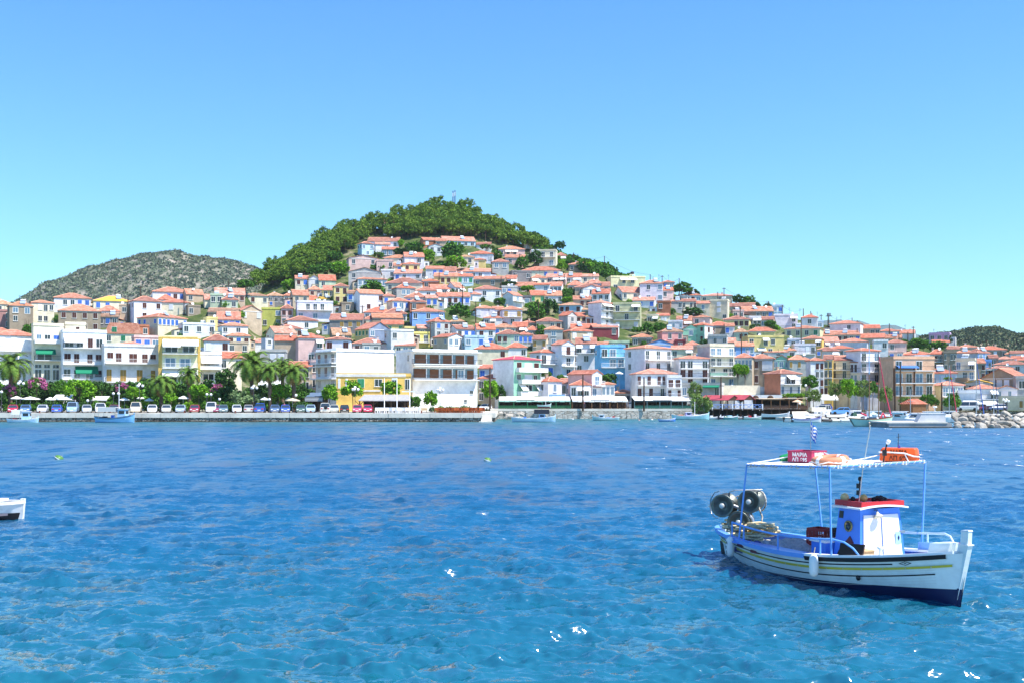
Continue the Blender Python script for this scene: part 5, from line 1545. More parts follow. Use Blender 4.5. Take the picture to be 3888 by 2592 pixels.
glass_car = mat('car_glass', (.03,.045,.06), .05, .7)
tyre = mat('tyre', (.02,.02,.022), .85, .1)
lampglass = mat('headlight_glass', (.70,.72,.74), .08, .8)
taillamp = mat('tail_lamp', (.45,.02,.02), .2, .5)
plate = mat('number_plate', (.75,.75,.70), .5, .2)
CARM = {}
def car_meshes(typ, col):
    k = (typ, col)
    if k in CARM: return CARM[k]
    paint = mat('car_paint_%d%d%d' % tuple(int(c*99) for c in col), col, .28, .5, coat=.6)
    L, Wd, Ht, hood, cab0, cab1 = {'hatch':(3.9,1.68,1.45,.92,-.95,1.85), 'suv':(4.3,1.8,1.78,1.08,-1.0,2.1), 'van':(4.4,1.8,1.95,1.1,-1.6,2.18), 'truck':(4.6,1.8,1.75,1.0,-1.0,.45)}[typ]
    b = MB(); h = Wd/2
    st = [(-L/2,.32,.58,.80),(-L/2+.10,.24,hood*.78,.93),(-L/2+.55,.2,hood*.93,1),(cab0,.2,hood,1),(cab1-.1,.2,hood+.03,1),(L/2-.10,.22,hood*.98,.95),(L/2,.32,hood*.7,.84)]
    rings = []
    for (x, zb, zt, wf) in st:
        w = h*wf
        rings.append([(x,-w*.92,zb),(x,-w,zb+.12),(x,-w,zt-.14),(x,-w*.88,zt),(x,w*.88,zt),(x,w,zt-.14),(x,w,zb+.12),(x,w*.92,zb)])
    vs_ = [p for r_ in rings for p in r_]; fs_ = []
    for i in range(len(rings)-1):
        for j in range(8):
            fs_.append((i*8+j, i*8+(j+1)%8, (i+1)*8+(j+1)%8, (i+1)*8+j))
    b.add(vs_, fs_, 0); b.add(rings[0], [tuple(range(8))], 0); b.add(rings[-1], [tuple(reversed(range(8)))], 0)
    top = Ht-.03; f0 = .75 if typ != 'van' else .55
    ra, rb_ = cab0+f0, cab1-(.35 if typ != 'truck' else .12)
    wt = h*.74
    b.hexa([(ra-.04,-wt,top-.04),(rb_+.04,-wt,top-.04),(rb_+.04,wt,top-.04),(ra-.04,wt,top-.04),(ra+.08,-wt*.93,Ht),(rb_-.05,-wt*.93,Ht),(rb_-.05,wt*.93,Ht),(ra+.08,wt*.93,Ht)], 0)
    for s in (-1, 1):                                  # pillars
        for (xa, xb) in ((cab0+.02, ra), ((cab0+cab1)/2, (ra+rb_)/2), (cab1-.12, rb_)):
            b.tube([(xa, s*h*.955, hood-.05), (xb, s*wt*1.0, top-.02)], .045, 4, 0)
    body = b.mesh('body', paint)
    g = MB(); wb = h*.94
    g.hexa([(cab0,-wb,hood-.04),(cab1-.04,-wb,hood-.04),(cab1-.04,wb,hood-.04),(cab0,wb,hood-.04),(ra,-wt*.98,top-.045),(rb_,-wt*.98,top-.045),(rb_,wt*.98,top-.045),(ra,wt*.98,top-.045)], 0)
    win = g.mesh('window', glass_car)
    w = MB(); M = Matrix.Rotation(math.pi/2, 4, 'X')
    w.lathe([(0,-.1),(.19,-.1),(.21,-.09),(.31,-.1),(.32,-.06),(.32,.06),(.31,.1),(.21,.09),(.19,.1),(0,.1)], 14, M, 0)
    wheel = w.mesh('wheel', tyre)
    hl = MB(); hl.box(-.05, .05, -.17, .17, -.09, .09)
    CARM[k] = (body, win, wheel, hl.mesh('headlight', lampglass), hl.mesh('tail_light', taillamp), L, h, hood)
    return CARM[k]
def car(tile, x, y, typ, col, label, rear=False, D=199.5, z=QZ, rz=None, group='cars parked along the quay', fit=None):
    px, _ = P(tile, x, y); p = W(px, 0, D)
    body, win, wheel, hl, tl, L, h, hood = car_meshes(typ, col)
    yaw = (math.pi/2 if rear else -math.pi/2) if rz is None else rz
    t = thing({'van':'parked_van','truck':'parked_truck'}.get(typ, 'parked_car'), label, {'van':'van','truck':'truck'}.get(typ, 'car'), (p.x, D+L/2, z+.008), yaw - math.atan((px-CX)/F)*.85 + R.uniform(-.06,.06), group)
    link('body', body, t); link('window', win, t)
    for sx in (-1, 1):
        for sy in (-1, 1): link('wheel', wheel, t, (sx*L*.31, sy*(h-.09), .32))
    for sy in (-1, 1):
        link('headlight', hl, t, (-L/2*-1-.02 if False else -L/2+.03, sy*h*.62, hood*.72)) if False else None
        link('headlight', hl, t, (-L/2+.03, sy*h*.62, hood*.66))
        link('tail_light', tl, t, (L/2-.02, sy*h*.66, hood*.72))
    b = MB(); b.box(-L/2-.012, -L/2+.02, -.26, .26, .40, .51); b.box(L/2-.02, L/2+.012, -.26, .26, .45, .56)
    b.build('number_plate', plate, t)
    if typ == 'suv':
        b = MB(); b.lathe([(0,-.1),(.3,-.1),(.34,0),(.3,.1),(0,.1)], 14, Matrix.Translation((L/2+.12, .1, .95)) @ Matrix.Rotation(math.pi/2, 4, 'Y'))
        b.build('spare_wheel', tyre, t)
    if typ == 'truck':
        b = MB(); b.box(.5, 2.25, -.85, .85, .78, 1.15); b.build('load_bed', mat('bed_blue', (.03,.09,.35), .6), t)
    return t
# the body loft has its nose at -X, so turn by +90 degrees to face the water
CARS = [('A',82,'hatch',(.50,.02,.07),'crimson car at the left end of the row',0),('A',215,'hatch',(.10,.20,.45),'dark blue car behind the small moored boat',0),
 ('A',385,'hatch',(.62,.66,.74),'silver white car with bright windscreen under the pink flowering tree',0),('A',527,'hatch',(.04,.13,.55),'bright blue car seen from behind beside the pale blue van',1),
 ('A',675,'van',(.28,.42,.62),'pale blue van like car under the broadest bright tree',0),('A',825,'hatch',(.52,.56,.60),'silver car right of the pale blue van',0),
 ('A',950,'suv',(.75,.76,.77),'white jeep behind the bow rail of the blue fishing boat',0),('A',1100,'hatch',(.20,.05,.06),'dark red car hidden behind the blue fishing boat mast',0),
 ('A',1315,'van',(.68,.60,.46),'beige van behind the stern of the blue fishing boat',0),('A',1470,'hatch',(.78,.78,.78),'white car right of the blue fishing boat',0),
 ('A',1615,'hatch',(.55,.55,.53),'grey silver car under the shaggy palm',0),('B',200,'hatch',(.33,.42,.52),'blue grey car right of the shaggy palm',0),
 ('B',330,'hatch',(.33,.02,.04),'dark red car below the white parasol',0),('B',495,'van',(.80,.80,.80),'white van between two red cars',0),
 ('B',562,'hatch',(.30,.03,.10),'purple red car half hidden by the white van',0),('B',618,'hatch',(.13,.20,.23),'dark slate car right of the white van',0),
 ('B',750,'hatch',(.76,.78,.80),'white car left of the round silvery shrub',0),('B',880,'hatch',(.42,.42,.42),'grey car with red tail lamps seen from behind',1),
 ('B',990,'truck',(.03,.10,.42),'blue pickup truck under the tallest palm',1),('B',1135,'hatch',(.10,.17,.32),'navy blue car right of the blue truck',0),
 ('B',1235,'hatch',(.05,.12,.50),'royal blue car left of the dark green car',0),('B',1395,'hatch',(.06,.13,.11),'dark green car under the rightmost palm',0),
 ('B',1490,'hatch',(.40,.55,.68),'light blue car left of the jeep with spare wheel',0),('B',1635,'suv',(.60,.60,.56),'silver jeep with a spare wheel on its back',1),
 ('C',160,'hatch',(.48,.48,.44),'grey estate car half hidden behind the silver jeep',0),('C',270,'hatch',(.02,.025,.03),'black hatchback seen from behind',1),
 ('C',405,'hatch',(.62,.07,.16),'pink red car beside the cluster lamp',0),('C',505,'hatch',(.68,.03,.10),'bright crimson car at the right end of the row',0)]
for (tl_, x, typ, col, lab, rear) in CARS:
    car(tl_, x + R.uniform(-9, 9), 1310, typ, col, lab, False, 197.6 + R.uniform(-.2,.5), QZ, -math.pi/2 if rear else math.pi/2)
for (tl_, x, typ, col, lab, D, z, rz) in [('D',30,'hatch',(.70,.55,.03),'yellow car beside the pale hotel wall',236,1.6,.4),('D',110,'hatch',(.72,.74,.76),'white car right of the yellow car by the hotel',234,1.6,1.2),
  ('D',1560,'hatch',(.20,.25,.32),'grey blue car in the gap between the two white canopies',236,2.06,0.1),
  ('F',350,'hatch',(.03,.08,.50),'bright blue car above the marina pier',231,1.6,0.0),('F',368,'van',(.60,.62,.64),'silver van parked on the marina pier',221,.92,1.3),('F',530,'hatch',(.10,.32,.70),'light blue car behind the dinghies on the pier',222,.92,.1),
  ('G',905,'van',(.76,.77,.78),'white van in front of the arcaded shop',231,1.6,0.05),('G',1160,'hatch',(.30,.04,.10),'dark red car before the white house with long awning',231,1.6,0.0),('G',1255,'hatch',(.08,.12,.25),'dark blue car near the right hand lamp posts',230.5,1.6,0.4)]:
    car(tl_, x, 0, typ, col, lab, False, D, z, rz, 'cars parked around the harbour')

# lamp posts
globe = mat('lamp_globe', (.85,.85,.83), .25, .4)
def cluster_lamp(tile, x, yt, D, label, n=4, z=QZ):
    px, py = P(tile, x, yt); p = W(px, py, D); h = p.z - z
    t = thing('street_lamp', label, 'street lamp', (p.x, D, z))
    b = MB(); b.lathe([(.16,0),(.16,.3),(.08,.4),(.06,1.2),(.05,h-.35),(.0,h-.3)], 8)
    for i in range(n-1 if n > 1 else 0):
        a = i*2*math.pi/max(1, n-1) + .4
        b.tube([(0,0,h-.75),(.45*math.cos(a),.45*math.sin(a),h-.85),(.55*math.cos(a),.55*math.sin(a),h-.65)], .03, 5)
    b.build('pole', darkmetal, t)
    gm = MB(); gm.lathe([(0,-.26)]+[(.26*math.cos(q),.26*math.sin(q)) for q in [-1.2,-.8,-.4,0,.4,.8,1.2]]+[(0,.26)], 12)
    me = gm.mesh('lamp_globe', globe)
    link('lamp_globe', me, t, (0,0,h-.1))
    for i in range(n-1 if n > 1 else 0):
        a = i*2*math.pi/max(1, n-1) + .4
        link('lamp_globe', me, t, (.55*math.cos(a), .55*math.sin(a), h-.42))
for q in [('A',200,1035,204,'four globed street lamp under the leftmost palm',4),('A',1385,1058,204,'four globed street lamp above the blue fishing boat bow',4),('B',950,1078,204,'four globed street lamp left of the thick palm trunk',4),
          ('C',387,1092,200,'four globed street lamp beside the pink cars',4),('C',1230,1100,201,'four globed street lamp in front of the pale hotel wall',4),
          ('A',15,1135,205,'single globe lamp at the left edge of the quay',1),('A',870,1222,206,'low single globe lamp behind the white jeep',1),('A',1125,1152,206,'single globe lamp left of the boat mast',1),('A',1175,1152,207,'single globe lamp right of the boat mast',1),
          ('B',485,1160,206,'single globe lamp left of its twin behind the white van',1),('B',525,1162,207,'single globe lamp right of its twin behind the white van',1),('B',610,1208,205,'low globe lamp behind the dark slate car',1),('B',1105,1210,205,'low globe lamp before the thick palm trunk',1),('B',1370,1168,205,'globe lamp before the straw parasols',1)]:
    cluster_lamp(*q)
for q in [('G',1285,1140,226,'double headed lamp post left of its neighbour at the right shore',2),('G',1320,1140,227,'double headed lamp post nearest the right edge',2),('F',155,1072,229,'tall single lamp beside the ivy clad white house',1)]:
    cluster_lamp(*q, z=1.6)
# flag poles
for i, (x, yt) in enumerate([(678,1005),(803,1003),(930,1008)]):
    px, py = P('C', x, yt); p = W(px, py, 196.5)
    t = thing('flagpole', ['white flagpole left of three before the pergola taverna','white flagpole in the middle of three before the pergola','white flagpole with a crossbar right of the pergola'][i], 'flagpole', (p.x, 196.5, QZ))
    h = p.z-QZ
    b = MB(); b.lathe([(.12,0),(.12,.25),(.075,.3),(.05,h),(0,h+.05)], 8); b.build('pole', white, t)
    if i == 2:
        b = MB(); b.box(-1.4, .85, -.06, .06, h*.61, h*.61+.2); b.build('crossbar', white, t)
    if i == 1:
        b = MB(); b.box(-.9, -.05, -.015, .015, h-.35, h+.0); b.build('banner', white, t)
# parasols
def parasol(tile, x, y, r, D, label, col='w', z=QZ):
    px, py = P(tile, x, y); p = W(px, py, D); R_ = r/TILES[tile][2]*D/F; h = p.z - z
    t = thing('parasol', label, 'parasol', (p.x, D, z), R.uniform(0, .7))
    b = MB(); n = 8
    ring = [(R_*math.cos(i*2*math.pi/n), R_*math.sin(i*2*math.pi/n), h-.45*max(1, R_*.5)) for i in range(n)]
    vv = [(0,0,h)] + ring + [(x_, y_, z_-.14) for (x_, y_, z_) in ring]
    b.add(vv, [(0,1+i,1+(i+1)%n) for i in range(n)] + [(1+i, 1+n+i, 1+n+(i+1)%n, 1+(i+1)%n) for i in range(n)])
    b.build('canopy', {'w':canvas,'s':mat('straw', (.62,.54,.38), .9, .1, noise=.25, nscale=5),'o':mat('canvas_apricot', (.75,.48,.30), .85, .1)}[col], t)
    b = MB(); b.tube([(0,0,0),(0,0,h)], .04, 6); b.build('pole', steel, t)
for q in [('A',300,1185,95,208.5,'wide white parasol behind the silver white car'),('A',165,1180,60,209,'white parasol at the foot of the leftmost palm'),('A',640,1188,75,209,'white parasol behind the broadest bright tree'),('A',500,1190,50,210,'small white parasol left of the broadest bright tree'),
          ('A',1235,1195,55,209,'white parasol behind the blue boat cabin'),('A',1395,1180,40,211,'narrow white parasol under the globe cluster lamp'),('A',1480,1200,45,210,'white parasol above the white car'),
          ('B',250,1178,55,207,'white open parasol above the dark red car'),('B',1055,1190,45,208,'tilted white parasol left of the thick palm'),('B',1335,1200,75,205,'wide straw parasol beside the rightmost palm','s'),('B',1300,1188,35,209,'pointed straw parasol behind the wide straw one','s')]:
    parasol(*q)
parasol('F', 72, 1215, 52, 226.5, 'apricot parasol on the covered waterside terrace', 'o', 2.05)
parasol('D', 1440, 938, 42, 252, 'white parasol on a low balcony of the sky blue house', 'w', 5.5)

# covered restaurant terraces
def canopy(name, label, x0, x1, Df, Db, zf, zb, zfloor, posts, roofm, postm, val=None, fence=None):
    t = thing(name, label, 'canopy', ((x0+x1)/2, Df, zfloor))
    o = Vector(((x0+x1)/2, Df, zfloor)); w = (x1-x0)/2; d = Db-Df; a, c = zf-zfloor, zb-zfloor
    b = MB(); n = max(2, int((x1-x0)/3.2))
    for i in range(n):
        u0, u1 = -w + 2*w*i/n, -w + 2*w*(i+1)/n
        sg = .10*math.sin(i*2.1)
        b.hexa([(u0+.02,0,a+sg),(u1-.02,0,a+sg),(u1-.02,d,c+sg*.4),(u0+.02,d,c+sg*.4),(u0+.02,0,a+.06+sg),(u1-.02,0,a+.06+sg),(u1-.02,d,c+.06+sg*.4),(u0+.02,d,c+.06+sg*.4)], 0)
    b.build('roof', roofm, t)
    for u in posts:
        q = MB(); q.box(u*w-.08, u*w+.08, .05, .21, 0, a-.06); q.build('post', postm, t)
        q = MB(); q.box(u*w-.08, u*w+.08, d-.25, d-.1, 0, c-.06); q.build('post', postm, t)
    q = MB(); q.box(-w, w, .22, .32, a-.26, a-.12); q.build('beam', postm, t)
    q = MB(); q.box(-w, w, d-.08, d-.02, 0.02, c-.15); q.build('shade_panel', mat('canopy_shade', (.035,.032,.028), .9, .1, noise=.5, nscale=1.5, col2=(.09,.07,.05)), t)  # added dark sheet; its colour stands in for the shade under the roof
    if val:
        q = MB()
        k = int(2*w/1.1)
        for i in range(k): q.box(-w+2*w*i/k+.03, -w+2*w*(i+1)/k-.03, .0, .03, a-.26-.05*(i % 2), a-.03)
        q.build('valance', val, t)
    if fence:
        q = MB(); q.box(-w, w, .1, .14, 0.04, .62); q.box(-w, w, .06, .18, .62, .68)
        q.build('fence', fence, t)
    return t
def X(tile, x, D): return (P(tile, x, 0)[0]-CX)*D/F
green_paint = mat('green_paint', (.02,.13,.05), .5)
wood = mat('timber', (.16,.085,.04), .8, .15, noise=.3, nscale=3)
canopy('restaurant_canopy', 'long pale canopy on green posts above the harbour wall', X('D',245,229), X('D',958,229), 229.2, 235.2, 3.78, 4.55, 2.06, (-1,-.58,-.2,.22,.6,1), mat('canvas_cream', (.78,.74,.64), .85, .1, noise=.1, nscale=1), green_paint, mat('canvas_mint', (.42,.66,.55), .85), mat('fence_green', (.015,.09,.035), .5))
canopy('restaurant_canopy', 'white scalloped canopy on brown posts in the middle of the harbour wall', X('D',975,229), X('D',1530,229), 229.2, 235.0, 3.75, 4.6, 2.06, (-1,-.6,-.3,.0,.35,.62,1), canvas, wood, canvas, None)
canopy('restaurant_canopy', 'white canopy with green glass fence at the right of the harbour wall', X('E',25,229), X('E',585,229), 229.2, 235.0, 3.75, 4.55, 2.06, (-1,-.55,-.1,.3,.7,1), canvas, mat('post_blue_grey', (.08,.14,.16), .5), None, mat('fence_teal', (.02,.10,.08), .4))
# timber pergola taverna on the quay
pg = thing('pergola', 'timber pergola with grey sloping roof in front of the yellow taverna', 'pergola', (X('C',680,201), 200.6, QZ))
w = (X('C',945,201)-X('C',425,201))/2
b = MB(); b.hexa([(-w,0,2.1),(w,0,2.1),(w*.78,7,3.2),(-w*.95,7,3.2),(-w,0,2.22),(w,0,2.22),(w*.78,7,3.32),(-w*.95,7,3.32)]); b.build('roof', mat('reed_roof', (.36,.35,.34), .9, .1, noise=.35, nscale=2.2), pg)
for i, u in enumerate((-.95,-.42,.25,.78)):
    b = MB(); b.box(u*w-.10, u*w+.10, .25, .45, 0, 2.13)
    for s in (-1, 1): b.tube([(u*w, .35, 1.35),(u*w+s*.75, .35, 2.1)], .06, 5)
    b.build('post', wood, pg)
    b = MB(); b.box(u*w-.10, u*w+.10, 6.2, 6.4, 0, 3.0); b.build('post', wood, pg)
b = MB(); b.box(-w*.95, w*.8, 6.5, 6.62, 0.02, 2.9); b.build('back_screen', darkwood, pg)
# dark tavern canopy left of the hotel annex
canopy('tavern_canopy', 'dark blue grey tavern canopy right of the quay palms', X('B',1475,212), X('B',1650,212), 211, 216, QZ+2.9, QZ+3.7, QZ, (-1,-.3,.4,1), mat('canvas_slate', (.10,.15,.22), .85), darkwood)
b = MB(); b.box(-1.9, 1.9, 0, .05, 0, .85)
q = b.build('sign_board', mat('sign_dark', (.02,.025,.03), .5)); q.location = (X('B',1545,210.8), 210.8, QZ+2.0)
tag(q, 'dark sign board with rows of pale bars on the slate tavern canopy', 'sign')
b = MB()
for r_ in range(3): b.box(-1.7, 1.7, -.02, -.002, .12+.26*r_, .24+.26*r_)
b.build('sign_bar', white, q)

# wooden deck on piles with crossed rail, and its two red gabled canopies
DX0, DX1 = X('E',795,226), X('E',1298,226)
dk = thing('wooden_deck', 'dark wooden deck on piles with a blue and white crossed rail', 'deck', ((DX0+DX1)/2, 226, 0))
w = (DX1-DX0)/2
b = MB(); b.box(-w, w, 0, 4.0, 1.86, 2.02); b.build('floor', darkwood, dk)
for i in range(8):
    u = -w+.2+(2*w-.4)*i/7
    b = MB(); b.tube([(u,.3,-1.5),(u,.3,1.86)], .12, 6); b.build('pile', darkwood, dk)
b = MB(); b.box(-w, w, 3.2, 3.3, -.5, 1.85); b.build('underdeck_shade', mat('shade_board', (.03,.025,.02), .9), dk)  # dark sheet coloured as the shade beneath the deck floor
rb_ = mat('rail_blue', (.22,.36,.72), .5)
b = MB(); b.box(-w, w, .05, .11, 2.88, 2.98)
for i in range(9):
    u0 = -w+2*w*i/9; u1 = -w+2*w*(i+1)/9
    b.tube([(u0+.1,.08,2.1),(u1-.1,.08,2.86)], .045, 4); b.tube([(u0+.1,.09,2.86),(u1-.1,.09,2.1)], .045, 4)
b.build('cross_rail', rb_, dk)
for i in range(6):
    u = -w+.05+(2*w-.1)*i/5
    b = MB(); b.box(u-.10, u+.10, .0, .16, 1.8, 3.05); b.build('rail_post', white, dk)
redroof = mat('red_sheet_roof', (.42,.07,.09), .7, .2, noise=.2, nscale=.8)
def gable_canopy(cx, wd, dp, ze, rise, yaw, D, label):
    t = thing('gabled_canopy', label, 'canopy', (cx, D, 2.03), yaw)
    h = wd/2; e = ze-2.03
    b = MB()
    for s in (-1, 1):
        q = [(s*h,0,e),(0,0,e+rise),(0,dp,e+rise),(s*h,dp,e)]
        q2 = [(x_,y_,z_+.10) for (x_,y_,z_) in q]
        b.hexa(q+q2 if s > 0 else [q[1],q[0],q[3],q[2],q2[1],q2[0],q2[3],q2[2]])
    b.build('roof', redroof, t)
    b = MB(); b.add([(-h,.12,e),(h,.12,e),(0,.12,e+rise)], [(0,1,2)]); b.add([(-h,.16,e),(h,.16,e),(0,.16,e+rise)], [(0,2,1)]); b.build('gable_board', darkwood, t)
    for s in (-1, 1):
        for y in (.1, dp-.2):
            b = MB(); b.box(s*h*.95-.08, s*h*.95+.08, y, y+.16, 0, e+.05); b.build('post', darkwood, t)
gable_canopy(X('E',1010,229), 4.6, 7.5, 3.75, 1.05, .75, 228.2, 'larger red gabled canopy on the wooden deck beside the tall pole')
gable_canopy(X('E',1165,229), 4.2, 5.5, 3.85, 1.0, .75, 228.4, 'smaller red gabled canopy at the right of the wooden deck')
# covered terrace to the right
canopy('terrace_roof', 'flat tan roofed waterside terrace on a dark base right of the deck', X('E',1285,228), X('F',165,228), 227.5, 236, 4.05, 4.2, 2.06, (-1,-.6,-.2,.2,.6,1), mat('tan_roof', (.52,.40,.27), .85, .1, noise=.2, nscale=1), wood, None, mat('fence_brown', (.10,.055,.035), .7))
b = MB(); b.box(X('E',1285,228), X('F',165,228), 227.4, 230.4, 1.85, 2.04); 
for i in range(6): b.box(X('E',1300+80*i,228)-.1, X('E',1300+80*i,228)+.1, 227.5, 227.7, -1, 1.85)
b.box(X('E',1285,228), X('F',165,228), 229.3, 229.5, -1, 1.85)
tag(b.build('terrace_base', darkwood), 'dark timber base under the flat tan roofed terrace', 'deck')
for k in range(9):
    px = 2985 + k*8.5; tree((px-CX)*231/F, 231, 4.75+.1*(k % 2), .7, 'v', 'bright vine clump on top of the flat tan terrace roof', 'vine clumps on the terrace roof', .7, None, False)
# beige retaining wall with terrace behind the deck
b = MB(); b.box(X('E',893,248), X('E',1262,248), 247, 247.4, 1.0, W(0,1050+1075/2.6138,247).z)
tag(b.build('retaining_wall', wallmat('C')), 'pale beige retaining wall behind the red gabled canopies', 'wall')
b = MB(); b.box(X('E',1262,248), X('E',1475,248), 247.5, 247.9, 1.0, W(0,1050+1088/2.6138,247).z)
tag(b.build('retaining_wall', wallmat('G')), 'grey retaining wall below the brick flanked house', 'wall')
b = MB(); b.box(X('E',990,243), X('E',1470,243), 241, 246.9, 1.0, W(0,1050+1170/2.6138,242).z)
for i in range(5): 
    u = X('E',1080,241)+i*3.2; b.lathe([(0,0),(.7,0),(.7,.05),(0,.05)], 14, Matrix.Translation((u,240.96,4.2)) @ Matrix.Rotation(math.pi/2,4,'X'), 1)
tag(b.build('terrace_wall', [wallmat('W'), darkwood]), 'low white terrace wall with dark arches behind the deck canopies', 'wall')
# cafe awnings and hut
def awning_thing(tile, x0, x1, yt, yb, D, label, m):
    a = W(P(tile,x0,0)[0], P(tile,0,yt)[1], D+1.6); c = W(P(tile,x1,0)[0], P(tile,0,yb)[1], D)
    t = thing('cafe_awning', label, 'awning', ((a.x+c.x)/2, D, 1.6)); w_ = abs(c.x-a.x)/2; z1, z0 = a.z-1.6, c.z-1.6
    b = MB(); b.hexa([(-w_,0,z0),(w_,0,z0),(w_,1.6,z1),(-w_,1.6,z1),(-w_,0,z0+.05),(w_,0,z0+.05),(w_,1.6,z1+.05),(-w_,1.6,z1+.05)]); b.box(-w_, w_, -.03, 0, z0-.25, z0+.05)
    b.build('canvas', m, t)
    for s in (-1, 1):
        b = MB(); b.tube([(s*w_*.97,.05,0),(s*w_*.97,.05,z0)], .04, 5); b.build('pole', steel, t)
for q in [('A',30,230,1130,1165,222,'white cafe awning behind the leftmost palm trunk'),('A',330,480,1140,1170,223,'white cafe awning behind the pink flowering tree'),('A',560,700,1170,1200,213,'white cafe awning right of the dark garden tree'),('A',930,1060,1185,1215,214,'white cafe awning above the white jeep'),
          ('F',140,260,1175,1205,233,'white awning left of the ochre shop front'),('F',290,480,1170,1212,232,'wide white awning above the ochre shop front'),('G',1040,1230,1165,1205,232,'cream awning on poles under the long white awning'),('G',800,1010,1160,1185,233,'white flat awning before the arcaded shop'),('B',1010,1220,1030,1065,236,'white shop awning behind the thick palm trunk')]:
    awning_thing(*q, canvas)
hut = thing('wooden_hut', 'small brown hut with an orange roof by the marina', 'hut', (X('G',265,222), 221, 1.0), .5)
b = MB(); b.box(-1.9, 1.9, 0, 3, 0, 2.1); b.build('wall', wood, hut)
b = MB(); b.add([(-2.2,-.3,2.05),(2.2,-.3,2.05),(2.2,3.3,2.05),(-2.2,3.3,2.05),(-1.2,1.5,3.1),(1.2,1.5,3.1)], [(0,1,5,4),(1,2,5),(2,3,4,5),(3,0,4),(0,3,2,1)]); b.build('roof', roofmat('r'), hut)

# chairs and tables along the quay
chair_o = mat('chair_orange', (.36,.085,.02), .6)
def chair_mesh(m):
    b = MB(); b.box(-.23,.23,-.23,.23,.42,.47); b.box(-.23,.23,.19,.24,.5,.95)
    for sx in (-1,1):
        for sy in (-1,1): b.box(sx*.2-.025, sx*.2+.025, sy*.2-.025, sy*.2+.025, 0, .42 if sy < 0 else .95)
    return b.mesh('chair', m)
CH_O, CH_W, CH_D = chair_mesh(chair_o), chair_mesh(white), chair_mesh(darkwood)
tb = MB(); tb.box(-.45,.45,-.45,.45,.70,.75); tb.lathe([(.25,0),(.25,.03),(.04,.05),(.04,.70)], 8)
TB_O, TB_W, TB_D = tb.mesh('table', chair_o), tb.mesh('table', white), tb.mesh('table', darkwood)
def seat_row(x0, x1, D, z, n, ch, ta, lab, grp):
    for i in range(n):
        x = x0 + (x1-x0)*i/(n-1)
        if i % 3 == 1: tag(link('cafe_table', ta, None, (x, D+.9, z)), 'cafe table among ' + lab, 'table', 'tables of ' + grp)
        tag(link('cafe_chair', ch, None, (x, D+R.uniform(-.2,.4), z), R.uniform(-.6,.6)+(math.pi if R.random() < .5 else 0)), 'cafe chair in ' + lab, 'chair', 'chairs of ' + grp)
        tag(link('cafe_chair', ch, None, (x+.3, D+1.8+R.uniform(-.2,.3), z), R.uniform(-.6,.6)), 'cafe chair in ' + lab, 'chair', 'chairs of ' + grp)
seat_row(X('C',1195,199), X('C',1640,199), 198.2, QZ+.001, 30, CH_O, TB_O, 'the orange brown rows before the pale hotel wall', 'the orange quay cafe')
seat_row(X('C',600,197), X('C',1020,197), 196.6, QZ+.001, 20, CH_W, TB_W, 'the white rows in front of the pergola taverna', 'the white quay cafe')
seat_row(X('D',300,231), X('D',930,231), 230.4, 2.06, 16, CH_D, TB_D, 'the dark rows under the green posted canopy', 'the green posted restaurant')
seat_row(X('D',990,231), X('D',1500,231), 230.0, 2.06, 18, CH_D, TB_D, 'the dark rows under the white scalloped canopy', 'the scalloped restaurant')
seat_row(X('E',60,231), X('E',560,231), 230.4, 2.06, 12, CH_D, TB_D, 'the dark rows behind the green glass fence', 'the glass fenced restaurant')
seat_row(X('E',1310,229), X('F',120,229), 228.4, 2.06, 14, CH_D, TB_D, 'the rows on the flat tan roofed terrace', 'the tan roofed terrace')
bn = thing('bench', 'pale wooden bench between the white chairs and orange chairs', 'bench', (X('C',1060,198), 198, QZ))
b = MB(); b.box(-.8,.8,-.2,.25,.40,.46); b.build('seat', mat('bench_wood', (.5,.38,.22), .7), bn)
b = MB(); b.box(-.8,.8,.22,.27,.5,.88); b.build('backrest', mat('bench_wood', (.5,.38,.22), .7), bn)
for s in (-1,1):
    b = MB(); b.box(s*.7-.04, s*.7+.04, -.15,.22, 0,.40); b.build('leg', darkmetal, bn)

# poles with wires
POLES = [('B',700,45,210),('A',1395,100,210),('A',1270,200,440),('B',258,190,375),('B',1490,0,160),('B',1450,240,395),('B',1296,195,300),('C',460,290,390),('C',845,50,210),('C',948,265,505),('C',1133,455,685),('C',1437,610,745),('C',675,-10,110),('C',1455,80,285),('C',1585,250,460),('C',1222,-40,95),
 ('D',640,250,505),('D',695,200,412),('D',1068,200,308),('D',1357,265,482),('D',895,-20,85),('D',268,0,215),('D',415,540,660),('E',505,290,492),('E',675,215,370),('E',1073,300,508),('E',590,105,238),('E',467,18,90),('E',298,-10,45),('E',180,-20,40),('E',850,155,215),('E',912,112,190),('E',1355,245,330),('E',1445,390,480),('E',1490,285,345),
 ('F',110,410,805),('F',985,468,585),('F',1222,495,600),('F',665,515,635),('F',625,478,585),('F',1080,565,690),('F',1105,610,715),('F',615,410,455),('F',666,437,490),('F',204,345,400),('F',131,318,380),('F',308,378,440),('F',1168,548,650),('F',376,370,490),('E',1085,560,795),
 ('G',710,415,520),('G',984,520,695),('G',1415,680,785),('G',212,280,395),('G',148,350,460),('G',1085,440,520),('T',1878,452,520),('T',2082,475,560),('T',1522,460,560),('T',843,490,580),('T',1332,480,600)]
